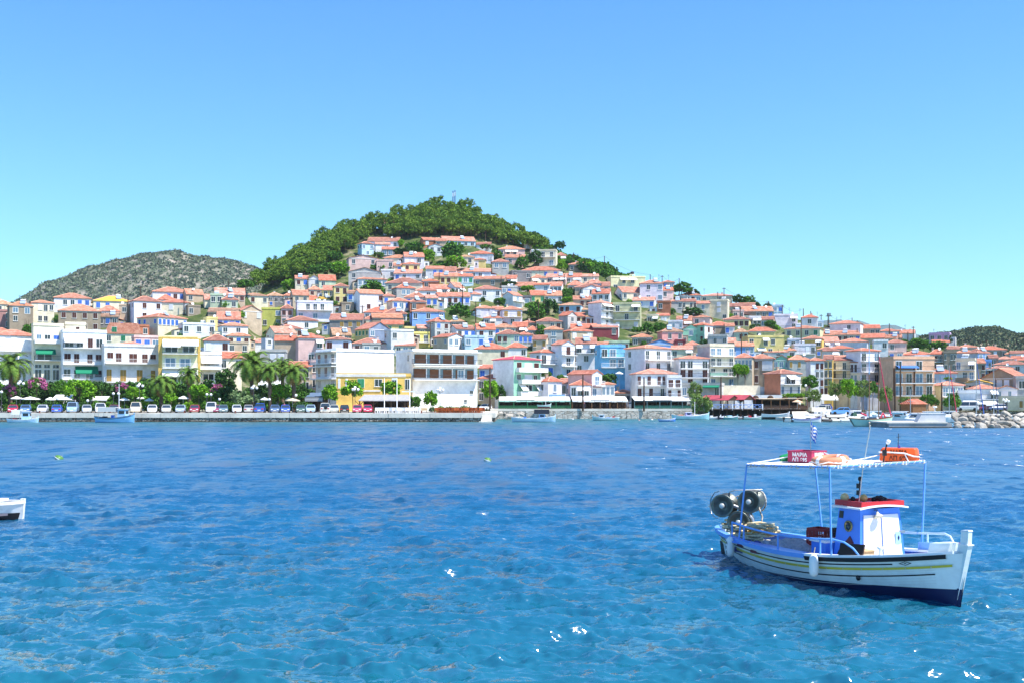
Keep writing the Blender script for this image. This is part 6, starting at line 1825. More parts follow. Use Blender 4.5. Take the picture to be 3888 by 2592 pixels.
def pole(tile, x, yt, yb, i, D=None, zb=None):
    px, py0 = P(tile, x, yt); _, py1 = P(tile, x, yb)
    if D is None: D = depth_at(px, py1) - 1.5
    p = W(px, py0, D); g = gz(p.x, D) if zb is None else zb
    h = p.z - g
    t = thing('utility_pole', 'dark timber utility pole standing among the hillside houses', 'pole', (p.x, D, g), R.uniform(-.5,.5), 'utility poles of the hillside')
    b = MB(); b.lathe([(.20,-.5),(.19,0),(.14,h),(0,h+.03)], 7); b.build('post', mat('pole_timber', (.045,.028,.02), .8, .15), t)
    if i % 3 == 1:
        b = MB(); b.box(-.75,.75,-.05,.05,h-.5,h-.38)
        for s in (-.65,-.2,.2,.65): b.tube([(s,0,h-.38),(s,0,h-.15)], .035, 5)
        b.build('crossarm', darkwood, t)
    return t, Vector((p.x, D, p.z-.1))
PT = []
for i, q in enumerate(POLES): PT.append(pole(*q, i))
for q, lab in [(('D',158,898,1265),'tall dark pole in front of the old tan house'),(('D',1080,968,1185),'dark pole before the pink flanked restaurant roof'),(('E',882,990,1272),'tall brown pole at the left end of the red canopies'),(('E',118,995,1192),'thin dark pole before the low white guesthouse'),(('G',551,950,1250),'dark pole at the corner of the sage house'),(('F',1040,930,1200),'brown pole before the peach terraced block'),(('F',1095,880,1220),'second brown pole before the peach terraced block')]:
    px = P(q[0], q[1], 0)[0]
    t, _ = pole(*q, 0, 227.6 if 1880 < px < 2640 else 229.0, 2.05 if 1880 < px < 2640 else 1.6)
    t['label'] = lab; del t['group']
def wire(a, b_, label):
    b = MB(); n = 9
    b.tube([a.lerp(b_, k/n) + Vector((0,0,-1.6*(1-(2*k/n-1)**2))) for k in range(n+1)], .03, 4)
    tag(b.build('power_cable', darkmetal), label, 'cable', 'cables along the ridge')
rp = sorted([p for (t, p) in PT if p.x > 20 and p.y > 405], key=lambda v: v.x)
for a, c in zip(rp, rp[1:]):
    if 3 < (c-a).length < 70: wire(a, c, 'thin dark cable strung between poles along the right ridge')
# masts on the summit
for i, (x, yt) in enumerate([(1080,45),(1093,40)]):
    px, py = P('T', x, yt); D = 503; p = W(px, py, D); g = gz(p.x, D)
    t = thing('antenna_mast', ['left thin antenna mast on the wooded summit','right thin antenna mast on the wooded summit'][i], 'antenna', (p.x, D, g)); h = p.z-g
    b = MB(); b.tube([(0,0,-1),(0,0,h)], .30, 6, 0, True, .22); b.build('pole', darkmetal, t)
    b = MB()
    for a in (0, 2.1, 4.2): b.box(.22*math.cos(a)-.09, .22*math.cos(a)+.09, .22*math.sin(a)-.09, .22*math.sin(a)+.09, h-2.6, h-.9)
    b.build('antenna_panel', white, t)
# roof antennas and water tank
for i, (tl_, x, yt, yb) in enumerate([('F',270,350,410),('F',505,390,440),('F',462,400,445),('E',1560,310,380),('F',97,318,340),('E',210,0,40)]):
    px, py0 = P(tl_, x, yt); _, py1 = P(tl_, x, yb); D = depth_at(px, py1+14)+2; p = W(px, py0, D); q = W(px, py1, D)
    t = thing('tv_antenna', 'spindly television antenna on a house roof along the right ridge', 'antenna', tuple(q), R.uniform(0,3), 'roof antennas')
    b = MB(); h = p.z-q.z; b.tube([(0,0,-1.2),(0,0,h)], .035, 4)
    for k in range(4): b.box(-.5+.06*k, .5-.06*k, -.015, .015, h-.1-.22*k, h-.07-.22*k)
    b.build('mast', darkmetal, t)
px, py = P('D', 1570, -35); D = depth_at(px, P('D',0,135)[1])+3; p = W(px, py, D)
t = thing('water_tank', 'black water tank on a white frame over the yellow hilltop villa', 'tank', (p.x, D, p.z-1.5))
b = MB(); b.lathe([(0,.9),(.65,.9),(.75,1.2),(.75,1.7),(.5,1.95),(0,2.0)], 14); b.build('tank', mat('tank_black', (.02,.02,.025), .5), t)
b = MB(); b.box(-1.1,1.1,-.9,.9,.78,.9)
for sx in (-1,1):
    for sy in (-1,1): b.box(sx*.9-.06, sx*.9+.06, sy*.7-.06, sy*.7+.06, -1.2, .78)
b.build('frame', white, t)
px, py = P('F', 385, 375); D = depth_at(px, P('F',0,490)[1])+1; p = W(px, py, D)
t = thing('water_tank', 'boxy pale tank raised on a post on the right skyline', 'tank', (p.x, D, p.z-3))
b = MB(); b.box(-.6,.6,-.6,.6,2.4,3.4); b.build('tank', mat('tank_steel', (.25,.32,.38), .4), t)
b = MB(); b.box(-1.1,1.1,-.8,.8,2.2,2.38); b.tube([(0,0,-4),(0,0,2.2)], .12, 6); b.build('stand', darkmetal, t)

# people
def person_obj(label, x, y, z, rz, top, legs, pose=0):
    import bmesh
    J = {'pel':(0,0,.95,.14),'wst':(0,0,1.1,.13),'che':(0,.01,1.32,.17),'nek':(0,0,1.5,.065),'hd0':(0,-.01,1.58,.085),'hd1':(0,-.02,1.68,.105),'hd2':(0,-.01,1.77,.075),
         'lh':(-.10,0,.9,.10),'lk':(-.12,-.04,.5,.07),'la':(-.12,.03,.09,.05),'lt':(-.13,-.14,.04,.045),'rh':(.10,0,.9,.10),'rk':(.12,-.02 - .1*pose,.5,.07),'ra':(.12,.05,.09,.05),'rt':(.13,-.12,.04,.045),
         'ls':(-.20,0,1.42,.075),'le':(-.27,.03,1.13,.05),'lw':(-.25,-.10-.12*pose,.90,.036),'lf':(-.25,-.14-.14*pose,.80,.035),'rs':(.20,0,1.42,.075),'re':(.27,.03,1.13,.05),'rw':(.26,-.08,.88,.036),'rf':(.25,-.11,.79,.035)}
    E = [('pel','wst'),('wst','che'),('che','nek'),('nek','hd0'),('hd0','hd1'),('hd1','hd2'),('pel','lh'),('lh','lk'),('lk','la'),('la','lt'),('pel','rh'),('rh','rk'),('rk','ra'),('ra','rt'),('che','ls'),('ls','le'),('le','lw'),('lw','lf'),('che','rs'),('rs','re'),('re','rw'),('rw','rf')]
    ks = list(J); me = bpy.data.meshes.new('person')
    me.from_pydata([J[k][:3] for k in ks], [(ks.index(a), ks.index(b_)) for a, b_ in E], [])
    o = link('person', me, None, (x, y, z), rz)
    m = o.modifiers.new('skin', 'SKIN'); m.use_smooth_shade = True
    o.data.skin_vertices[0].data[0].use_root = True
    for i, k in enumerate(ks): o.data.skin_vertices[0].data[i].radius = (J[k][3], J[k][3]*.85)
    o.modifiers.new('sub', 'SUBSURF').levels = 1
    mm = bpy.data.materials.new('clothing'); mm.use_nodes = True
    n, l = mm.node_tree.nodes, mm.node_tree.links; bs = n["Principled BSDF"]; bs.inputs['Roughness'].default_value = .8
    tc = n.new('ShaderNodeTexCoord'); sp = n.new('ShaderNodeSeparateXYZ'); l.new(tc.outputs['Object'], sp.inputs[0])
    r_ = n.new('ShaderNodeValToRGB'); r_.color_ramp.interpolation = 'CONSTANT'
    dv = n.new('ShaderNodeMath'); dv.operation = 'MULTIPLY'; dv.inputs[1].default_value = .5; l.new(sp.outputs[2], dv.inputs[0]); l.new(dv.outputs[0], r_.inputs[0])
    cr = r_.color_ramp; cr.elements[0].color = (.05,.04,.035,1); cr.elements[1].position = .05; cr.elements[1].color = (*legs,1)
    for ps, cl in ((.5,top),(.745,(.50,.30,.21)),(.85,(.05,.03,.02))):
        e = cr.elements.new(ps); e.color = (*cl,1)
    l.new(r_.outputs[0], bs.inputs['Base Color']); me.materials.append(mm)
    tag(o, label, 'person')
person_obj('person in white standing on the marina pier beside the small boats', W(3125,0,206).x, 206, .62, .5, (.75,.75,.72), (.6,.55,.45), 1)
person_obj('person in a pink top walking under the white scalloped canopy', X('D',1095,230), 229.9, 2.06, 1.2, (.60,.25,.30), (.10,.10,.15), 1)
person_obj('person in dark clothes standing under the white scalloped canopy', X('D',1320,230), 229.8, 2.06, -.6, (.05,.06,.12), (.04,.04,.05), 0)
person_obj('person in a red top standing behind the royal blue car', X('B',1262,204), 203.2, QZ+.01, .2, (.50,.04,.06), (.08,.10,.20), 0)
person_obj('person in white walking behind the white jeep on the quay', X('A',1040,203), 203.0, QZ+.01, 1.4, (.75,.75,.75), (.2,.22,.3), 1)
for k, px in enumerate((150, 420, 700, 893, 1180, 1420, 1600, 1760)):
    b = MB(); b.lathe([(.16,0),(.16,.05),(.10,.08),(.09,.30),(.17,.36),(.17,.42),(0,.45)], 10)
    o = b.build('bollard', mat('bollard_rust', (.16,.04,.03), .7, .2)); o.location = ((px-CX)*195.0/F, 195.05, QZ+.002)
    tag(o, 'rust red mooring bollard on the edge of the quay', 'bollard', 'mooring bollards on the quay')
# ------------------------------------------------------------------ boats
class Hull:
    """double ended wooden hull; x forward from the stern, y to port, z up from the waterline"""
    def __init__(s, L, B, mid, bow, stern, x0=0.0, draft=.35, rake_b=.12, rake_s=.25, full=.62, tm=.55, transom=0.0):
        s.L, s.B, s.mid, s.bow, s.stern, s.x0, s.k = L, B, mid, bow, stern, x0, -draft
        s.rb, s.rs, s.full, s.tm, s.tr = rake_b, rake_s, full, tm, transom
    def half(s, t):
        q = t/s.tm if t < s.tm else (1-t)/(1-s.tm)
        b = max(0.0, math.sin(q*math.pi/2))**s.full
        if s.tr and t < s.tm: b = s.tr + (1-s.tr)*b
        return s.B/2*max(.025, b)
    def sheer(s, t):
        c = .42
        return s.mid + ((s.bow-s.mid)*((t-c)/(1-c))**2 if t > c else (s.stern-s.mid)*((c-t)/c)**2)
    def P(s, t, z, side=1, off=0.0):
        sh = s.sheer(t); h = min(1.0, max(0.0, (z-s.k)/(sh-s.k)))
        e = .30 + .75*abs(2*t-1)**3
        if s.tr and t < .5: e = .30
        y = (s.half(t)+off)*h**e
        x = s.x0 + s.L*t + (s.rb*(h-.5)*2*max(0, t-.75)/.25 - s.rs*(h-.5)*2*max(0, .25-t)/.25)
        return (x, side*y, s.k + (sh-s.k)*h)
    def shell(s, m_top, m_bot, boot=.06, n=36, rows=7, name='hull', parent=None, blend=None):
        b = MB()
        ts = [i/n for i in range(n+1)]
        for side in (1, -1):
            vs_ = []
            for t in ts:
                sh = s.sheer(t)
                bt = boot(t) if callable(boot) else boot
                zs = [sh + (bt-sh)*j/rows for j in range(rows+1)] + [bt + (s.k-bt)*j/3 for j in (1,2,3)]
                vs_ += [s.P(t, z, side) for z in zs]
            w = rows+4
            for i in range(n):
                for j in range(w-1):
                    f = (i*w+j, (i+1)*w+j, (i+1)*w+j+1, i*w+j+1)
                    b.add([vs_[q] for q in f], [(0,1,2,3) if side < 0 else (3,2,1,0)], 0 if j < rows else 1, True)
        me = b.mesh(name, [m_top, m_bot])
        import bmesh
        bm = bmesh.new(); bm.from_mesh(me); bmesh.ops.remove_doubles(bm, verts=bm.verts, dist=1e-4); bm.to_mesh(me); bm.free()
        return link(name, me, parent)
    def ring(s, t0, t1, n, w_in, h0, h1, side, m, name, parent, off=0.0):
        """plank following the sheer: from off outside to w_in inside, h0..h1 above the sheer"""
        b = MB(); pts = []
        for i in range(n+1):
            t = t0+(t1-t0)*i/n; z = s.sheer(t)
            o = s.P(t, z, side, off); y_in = max(0, abs(o[1])-w_in)*side
            pts.append([(o[0],o[1],z+h0),(o[0],y_in,z+h0),(o[0],y_in,z+h1),(o[0],o[1],z+h1)])
        vs_ = [p for q in pts for p in q]
        fs_ = []
        for i in range(n):
            for j in range(4): fs_.append((i*4+j, i*4+(j+1)%4, (i+1)*4+(j+1)%4, (i+1)*4+j) if side > 0 else ((i+1)*4+j, (i+1)*4+(j+1)%4, i*4+(j+1)%4, i*4+j))
        fs_ += [(0,1,2,3), tuple(n*4+j for j in (3,2,1,0))]
        b.add(vs_, fs_)
        return b.build(name, m, parent)
    def band(s, t0, t1, n, d0, d1, side, m, name, parent, off=.012, fz=None):
        """painted or nailed strip on the topsides between depths d0 and d1 below the sheer"""
        b = MB(); vs_ = []; fs_ = []
        for i in range(n+1):
            t = t0+(t1-t0)*i/n; z = s.sheer(t)
            a = s.P(t, z-d0, side); c = s.P(t, z-d1, side); e = side*off
            vs_ += [(a[0],a[1]+e,a[2]),(c[0],c[1]+e,c[2]),(c[0],c[1]-.004*side,c[2]),(a[0],a[1]-.004*side,a[2])]
        for i in range(n):
            for j in range(4): fs_.append((i*4+j, (i+1)*4+j, (i+1)*4+(j+1)%4, i*4+(j+1)%4) if side < 0 else (i*4+(j+1)%4, (i+1)*4+(j+1)%4, (i+1)*4+j, i*4+j))
        b.add(vs_, fs_)
        return b.build(name, m, parent)
    def deck(s, t0, t1, n, drop, inset, m, name, parent):
        b = MB(); vs_ = []
        for i in range(n+1):
            t = t0+(t1-t0)*i/n; z = s.sheer(t)-drop
            p = s.P(t, z, 1); y = max(.01, p[1]-inset)
            vs_ += [(p[0], y, z), (p[0], -y, z)]
        b.add(vs_, [(2*i, 2*i+1, 2*i+3, 2*i+2) for i in range(n)])
        return b.build(name, m, parent)
    def inner(s, t0, t1, n, drop, inset, m, name, parent):
        b = MB()
        for side in (1, -1):
            vs_ = []
            for i in range(n+1):
                t = t0+(t1-t0)*i/n; z = s.sheer(t)
                p = s.P(t, z, side); q = s.P(t, z-drop, side)
                vs_ += [(p[0], max(.012, abs(p[1])-inset)*side, z-.002), (q[0], max(.012, abs(q[1])-inset)*side, z-drop)]
            b.add(vs_, [(2*i, 2*i+1, 2*i+3, 2*i+2) if side < 0 else (2*i+2, 2*i+3, 2*i+1, 2*i) for i in range(n)])
        return b.build(name, m, parent)
def paint(n, c, r=.35): return mat('boat_paint_'+n, c, r, .4, noise=.08, nscale=2.0)
BW, BB, BSB = paint('white', (.80,.81,.82)), paint('blue', (.06,.20,.62)), paint('sky', (.26,.46,.78))
BK, BY, BR = paint('black', (.015,.015,.018)), paint('yellow', (.55,.48,.05)), paint('red', (.55,.03,.04))
NAVY = paint('navy', (.012,.018,.075)); MINT = paint('mint', (.42,.66,.55)); PALE = paint('pale_blue', (.45,.66,.82)); OXB = paint('oxide', (.20,.03,.03))
deckw = mat('deck_planks', (.42,.36,.28), .8, .15, noise=.25, nscale=4)
def stem_post(h, L, x, z0, z1, w, th, m, parent, rake=.15):
    b = MB(); b.hexa([(x-w,-th/2,z0),(x,-th/2,z0),(x,th/2,z0),(x-w,th/2,z0),(x-w+rake*1.1,-th/2,z1),(x+rake,-th/2,z1),(x+rake,th/2,z1),(x-w+rake*1.1,th/2,z1)])
    return b.build('stem_post', m, parent)
def small_boat(px, py, hdg, L, B, top, label, cat='boat', bottom=None, inside=None, cabin=None, canopy_c=None, mast=0, stripe=None, outboard=False, z=0.0, mid=None, D=None, name='moored_boat', transom=0.0, box=None):
    """px, py: photo pixel of the waterline amidships; hdg: heading of the bow, degrees from +X towards +Y"""
    if D is None: D = H*F/(py-YH)
    x = (px-CX)*D/F
    a = math.radians(hdg)
    t = thing(name, label, cat, (x - math.cos(a)*L/2, D - math.sin(a)*L/2, z), a, None)
    md = mid or .075*L+.12
    hl = Hull(L, B, md, md*1.75, md*1.35, 0, .3, .12, .15, .62, .5, transom)
    hl.shell(top, bottom or BK, .05, 20, 3, 'hull', t)
    for sd in (1, -1): hl.ring(.0, 1, 16, .10, -.02, .05, sd, stripe or white, 'gunwale', t, .02)
    hl.deck(.02, .98, 16, .22, .05, inside or deckw, 'deck', t)
    hl.inner(.02, .98, 16, .22, .05, inside or BSB, 'bulwark', t)
    stem_post(hl, L, L+.03, -.1, md*1.75+.28, .16, .10, top, t, .10)
    if stripe:
        for sd in (1, -1): hl.band(.03, .97, 14, .12, .20, sd, stripe, 'stripe', t)
    if cabin:
        c0, c1, ch, cm = cabin
        w = B*.27; zd = md-.25
        b = MB(); b.hexa([(L*c0,-w,zd),(L*c1,-w,zd),(L*c1,w,zd),(L*c0,w,zd),(L*c0+.08,-w*.9,zd+ch),(L*c1-.1,-w*.9,zd+ch),(L*c1-.1,w*.9,zd+ch),(L*c0+.08,w*.9,zd+ch)])
        cb = b.build('cabin', cm, t)
        b = MB(); b.box(L*c0-.08, L*c1+.08, -w-.06, w+.06, zd+ch+.002, zd+ch+.08); b.build('cabin_roof', white, cb)
        b = MB()
        for s in (-1, 1): b.box(L*c0+.25, L*c1-.25, s*w*.95-.03, s*w*.95+.03, zd+ch*.55, zd+ch*.85)
        b.box(L*c1-.12, L*c1-.02, -w*.7, w*.7, zd+ch*.55, zd+ch*.85)
        b.build('window', glass_d, cb)
    if canopy_c:
        c0, c1, ch, cm = canopy_c
        w = B*.40
        b = MB(); b.box(L*c0, L*c1, -w, w, md+ch, md+ch+.07); b.box(L*c0, L*c1, w-.03, w, md+ch-.7, md+ch-.001); b.box(L*c0, L*c1, -w, -w+.03, md+ch-.7, md+ch-.001); b.build('canopy', cm, t)
        for xx in (c0+.02, c1-.02):
            for s in (-1, 1):
                b = MB(); b.tube([(L*xx, s*w*.97, md-.1),(L*xx, s*w*.97, md+ch)], .03, 5); b.build('canopy_post', steel, t)
    if mast:
        b = MB(); b.tube([(L*.62,0,md-.2),(L*.62,0,md+mast)], .07, 6, 0, True, .04); b.box(L*.62-.04, L*.62+.04, -.45, .45, md+mast*.7, md+mast*.7+.06); b.build('mast', white, t)
    if outboard:
        b = MB(); b.box(-.35, -.02, -.16, .16, md+.1, md+.5); b.box(-.25, -.1, -.06, .06, -.2, md+.1); b.build('outboard_motor', BK, t)
    if box:
        for (u, v, sx, sy, sz, m) in box:
            b = MB(); b.box(L*u-sx/2, L*u+sx/2, v-sy/2, v+sy/2, md-.22, md-.22+sz)
            b.build('gear_box', m, t)
    return t
def q2p(x, y, t): return P(t, x, y)
g_white, g_blue, g_red, g_or = BW, BB, BR, mat('net_orange', (.62,.16,.05), .9)
small_boat(*q2p(225,1445,'A'), 8, 5.0, 1.9, PALE, 'small white and pale blue fishing boat moored at the far left quay', bottom=MINT, cabin=(.48,.76,1.6,PALE), canopy_c=(.18,.46,1.6,white), inside=BB, stripe=white, box=[(.25,0,.6,.5,.5,BR),(.85,0,.4,.5,.5,white)])
small_boat(*q2p(1135,1445,'A'), -7, 7.0, 2.4, paint('sky_hull',(.22,.50,.80)), 'sky blue fishing boat with black stripe and white mast moored at the quay', cabin=(.62,.83,1.75,PALE), canopy_c=(.14,.60,1.75,mat('canopy_tan',(.66,.64,.60),.8)), mast=5.8, stripe=BK, inside=BB, mid=.8, box=[(.45,.2,.5,.5,.7,BB),(.25,.1,.7,.5,.5,BK)])
small_boat(*q2p(590,1438,'D'), -4, 7.6, 2.4, PALE, 'pale blue fishing boat with dark canopy moored before the harbour wall', canopy_c=(.52,.86,1.5,mat('canopy_navy',(.03,.035,.05),.8)), cabin=(.62,.78,1.0,BSB), stripe=white, inside=BW, mid=.62, box=[(.12,0,.7,.6,.45,BW),(.3,.1,.5,.5,.5,BB),(.45,-.1,.6,.5,.35,BW)])
small_boat(*q2p(1308,1425,'D'), 172, 4.9, 1.7, paint('aqua',(.40,.62,.62)), 'small aqua boat with a little white cabin under the harbour wall', cabin=(.55,.78,.85,white), inside=BSB, stripe=white, box=[(.2,0,.5,.5,.55,BR),(.4,.1,.8,.5,.35,BSB)])
small_boat(*q2p(695,1300,'D'), 0, 2.7, 1.1, paint('greenwhite',(.55,.72,.62)), 'little green white dinghy hoisted on top of the harbour wall', bottom=OXB, inside=wood, D=227.2, z=2.45, mast=1.4, name='hoisted_dinghy')
small_boat(*q2p(578,1415,'E'), 4, 7.3, 2.4, paint('mintblue',(.38,.66,.72)), 'mint blue fishing boat with orange nets beside the tamarisk', cabin=(.36,.52,.95,paint('lilac',(.45,.42,.75))), mast=2.8, stripe=white, inside=BW, mid=.72, box=[(.22,.0,1.0,.9,.45,g_or),(.65,.0,.9,.8,.5,BW)])
small_boat(*q2p(345,1434,'E'), -3, 2.9, 1.15, paint('royal',(.07,.26,.68)), 'small royal blue rowing boat moored off the harbour wall', inside=deckw, stripe=white, name='rowing_boat', mid=.36)
small_boat(*q2p(800,1412,'E'), 15, 3.4, 1.4, BW, 'small white open boat left of the wooden deck', outboard=True, box=[(.4,0,.6,.5,.6,BW)])
small_boat(*q2p(890,1412,'E'), 60, 3.4, 1.3, NAVY, 'small navy open boat under the wooden deck', outboard=True)
small_boat(*q2p(965,1412,'E'), 20, 3.7, 1.4, paint('teal',(.10,.30,.32)), 'teal open boat with a pale cover under the wooden deck', box=[(.5,0,.9,.7,.6,PALE),(.25,0,.6,.6,.4,mat('cover_lime',(.45,.62,.30),.8))])
small_boat(*q2p(1075,1410,'E'), 12, 3.6, 1.4, OXB, 'dark red and white open boat under the right half of the deck', stripe=white, box=[(.3,0,.7,.6,.4,BW)])
small_boat(*q2p(1195,1414,'E'), 6, 3.5, 1.4, paint('pale_green',(.45,.62,.55)), 'pale green open boat with red gear under the right end of the deck', outboard=True, box=[(.35,.1,.5,.5,.6,BR),(.65,0,.4,.5,.9,BW)])
small_boat(*q2p(1370,1413,'E'), -5, 6.0, 2.1, paint('grey_white',(.62,.66,.70)), 'grey white wooden boat with blue gear right of the deck', inside=BW, stripe=white, box=[(.35,.0,1.0,.8,.5,BSB),(.55,.2,.7,.5,.6,PALE),(.7,0,.6,.6,.4,OXB)])
small_boat(P('E',1425,0)[0], 0, 3, 5.4, 1.7, BW, 'plain white boat hauled out beside the slipway', D=219, z=.45)
small_boat(*q2p(30,1438,'F'), 12, 3.2, 1.3, BW, 'small white motor dinghy at the left foot of the pier', outboard=True)
small_boat(*q2p(165,1440,'F'), 5, 5.0, 1.8, BW, 'white speedboat with purple stripe moored at the pier', stripe=paint('purple',(.14,.10,.40)), outboard=True, cabin=(.5,.62,.5,glass_b), transom=.7)
small_boat(*q2p(285,1420,'F'), 30, 4.6, 1.8, paint('blue_bright',(.10,.28,.72)), 'bright blue boat with white cabin behind the white speedboat', cabin=(.3,.55,1.4,BW), inside=BSB, z=.1)
small_boat(P('F',270,0)[0], 0, 10, 4.8, 1.7, BW, 'cream canopied white boat beside the silver van', D=207, z=.75, canopy_c=(.2,.8,1.2,mat('canvas_cream2',(.75,.70,.55),.85)))
small_boat(P('F',455,0)[0], 0, 8, 3.8, 1.5, BW, 'white open boat lying on the pale pier', D=200, z=.72, inside=BK, transom=.6)
for i, (x, c, lab) in enumerate([(395,BK,'black inflatable dinghy at the pier edge'),(480,paint('cream_rub',(.62,.60,.52)),'cream inflatable dinghy at the pier edge'),(560,paint('grey_rub',(.55,.57,.58)),'grey white inflatable dinghy left of the two masted boat')]):
    px, py = P('F', x, 1440); D = 193.0; p = W(px, py, D)
    t = thing('inflatable_dinghy', lab, 'dinghy', (p.x, D, .02), .1*i)
    b = MB(); n = 22; pts = []
    for k in range(n+1):
        q = k/n; ang = math.pi*(q*2-1)*.5*1.0
        pts.append((-1.3+2.3*math.sin(q*math.pi)**.6 if False else (-1.4 + 2.8*math.sin(q*math.pi)**.75), .62*math.cos(q*math.pi), .28))
    b.tube(pts, .21, 8); b.build('tube', c, t)
    b = MB(); b.box(-1.35, .9, -.5, .5, .10, .16); b.build('floor', BK, t)
    b = MB(); b.box(-1.7,-1.42,-.15,.15,.25,.75); b.box(-1.6,-1.5,-.05,.05,-.2,.25); b.build('outboard_motor', BK, t)
# two masted sailing boat
def ketch():
    px, py = P('F', 800, 1482); D = 161.5; p = W(px, py, D)
    L = 14.2/ (4200/161.5) * 0 + 5.45
    t = thing('sailing_boat', 'mint green two masted sailing boat with red furled sail beside the mole', 'sailing boat', (p.x-2.45, D+.6, 0), -.06)
    h = Hull(5.45, 2.3, 1.02, 1.42, 1.15, 0, .4, .35, .45, .6, .5, .45)
    h.shell(MINT, BK, .05, 26, 5, 'hull', t)
    for sd in (1,-1): h.ring(0, 1, 18, .14, -.05, .08, sd, wood, 'gunwale', t, .03)
    h.deck(.02,.98,16,.12,.05, deckw, 'deck', t)
    b = MB(); b.hexa([(1.6,-.6,1.0),(3.7,-.6,1.0),(3.7,.6,1.0),(1.6,.6,1.0),(1.7,-.5,1.42),(3.5,-.5,1.42),(3.5,.5,1.42),(1.7,.5,1.42)]); cb = b.build('cabin', BW, t)
    b = MB(); b.box(1.9,3.3,-.61,.61,1.15,1.32); b.build('window', glass_d, cb)
    for (xz, yt, yb, r, nm) in ((795, 648, 1335, .085, 'main_mast'), (888, 735, 1385, .075, 'mizzen_mast')):
        a = P('F', xz, yt); c = P('F', xz, yb); x = (a[0]-CX)*D/F - (p.x-2.45); zt = H-(a[1]-YH)*D/F
        b = MB(); b.tube([(x,0,1.0),(x,0,zt*.62)], r, 8, 0, True, r*.9); b.tube([(x,0,zt*.62),(x,0,zt)], r*.9, 8, 1, True, r*.5)
        b.box(x-.45, x+.45, -.03, .03, zt*.76, zt*.76+.05, 1)
        m = b.build(nm, [mat('varnished_spar', (.20,.10,.045), .4), mat('spar_blue', (.25,.42,.60), .4) if xz == 795 else darkmetal], t)
    x2 = (P('F',888,0)[0]-CX)*D/F - (p.x-2.45); x3 = (P('F',1008,0)[0]-CX)*D/F - (p.x-2.45)
    b = MB(); b.tube([(x2+.05,0,H-(P('F',0,790)[1]-YH)*D/F),((x2+x3)/2,0,5.2),(x3,0,1.5)], .06, 6, 0, True, .10); b.build('furled_sail', mat('sail_red', (.55,.05,.10), .8), t)
    b = MB()
    for (x, z, e) in ((x2, 10.4, 5.6),(x2, 10.4, .2),(1.95, 12.0, -.2),(1.95, 12.0, 3.4)):
        b.tube([(x,0,z),(e,0,1.2)], .012, 4)
    b.build('rigging', darkmetal, t)
    b = MB(); b.hexa([(2.4,-.7,1.75),(3.5,-.7,1.75),(3.5,.7,1.75),(2.4,.7,1.75),(2.9,-.05,2.1),(3.0,-.05,2.1),(3.0,.05,2.1),(2.9,.05,2.1)]); b.build('awning', mat('canvas_seafoam', (.45,.60,.52), .85), t)
    b = MB(); b.hexa([(-.2,-.8,1.5),(.5,-.8,1.5),(.5,.8,1.5),(-.2,.8,1.5),(.0,-.5,2.0),(.4,-.5,2.05),(.4,.5,2.05),(.0,.5,2.0)]); b.build('stern_cover', mat('canvas_forest', (.03,.08,.05), .85), t)
    b = MB(); b.tube([(1.2,.1,1.9),(1.9,0,1.62),(2.0,0,1.6)], .13, 7); b.build('boom_sail', mat('sail_red', (.55,.05,.10), .8), t)
    b = MB(); b.tube([(4.0,0,1.25),(4.4,.1,1.9),(4.7,0,1.3)], .16, 7); b.build('sail_bag', mat('sail_red', (.55,.05,.10), .8), t)
ketch()
# boats lying behind the mole
def cruiser(px, D, L, B, hdg, label, col=None, radar=False):
    x = (px-CX)*D/F; a = math.radians(hdg)
    t = thing('motor_boat', label, 'motor boat', (x-math.cos(a)*L/2, D-math.sin(a)*L/2, 0), a)
    h = Hull(L, B, 1.0, 1.3, 1.0, 0, .4, .5, .05, .55, .45, .75)
    h.shell(col or BW, NAVY, .1, 22, 4, 'hull', t)
    h.deck(.02,.98,16,.03,.03, white, 'deck', t)
    b = MB(); w = B*.32
    b.hexa([(L*.15,-w,.97),(L*.72,-w,.97),(L*.72,w,.97),(L*.15,w,.97),(L*.2,-w*.85,1.85),(L*.52,-w*.85,1.85),(L*.52,w*.85,1.85),(L*.2,w*.85,1.85)]); cb = b.build('cabin', BW, t)
    b = MB(); b.hexa([(L*.22,-w-.02,1.3),(L*.62,-w-.02,1.3),(L*.62,w+.02,1.3),(L*.22,w+.02,1.3),(L*.24,-w*.9-.02,1.7),(L*.545,-w*.9-.02,1.7),(L*.545,w*.9+.02,1.7),(L*.24,w*.9+.02,1.7)]); b.build('window', glass_d, cb)
    b = MB(); b.box(L*.15, L*.55, -w, w, 1.852, 1.94); b.build('flybridge', white, cb)
    if radar:
        b = MB(); b.tube([(L*.3,0,1.94),(L*.3,0,2.6)], .05, 6); b.lathe([(0,2.55),(.3,2.55),(.35,2.65),(.3,2.78),(0,2.8)], 12, Matrix.Translation((L*.3,0,0))); b.build('radar', white, t)
    b = MB(); b.tube([h.P(k/10, h.sheer(k/10), 1)[:2]+(h.sheer(k/10)+.45,) for k in range(5, 11)], .02, 4); b.tube([h.P(k/10, h.sheer(k/10), -1)[:2]+(h.sheer(k/10)+.45,) for k in range(5, 11)], .02, 4); b.build('rail', steel, t)
cruiser(3462, 165, 4.8, 2.0, 176, 'white motor boat with square wheelhouse behind the mole end')
cruiser(3515, 186, 7.5, 2.6, 175, 'larger white cruiser with a radar dome behind the white mole block', radar=True)
cruiser(3395, 190, 6.5, 2.4, 170, 'white cruiser with red bands left of the larger radar cruiser', )
cruiser(3335, 198, 6.0, 2.3, 8, 'white motor boat with raised canopy behind the two masts')
cruiser(3260, 207, 5.0, 2.0, 12, 'grey white motor boat lying at the pier behind the sailing boat')
cruiser(3590, 196, 6.0, 2.3, 172, 'white cruiser right of the radar cruiser', )
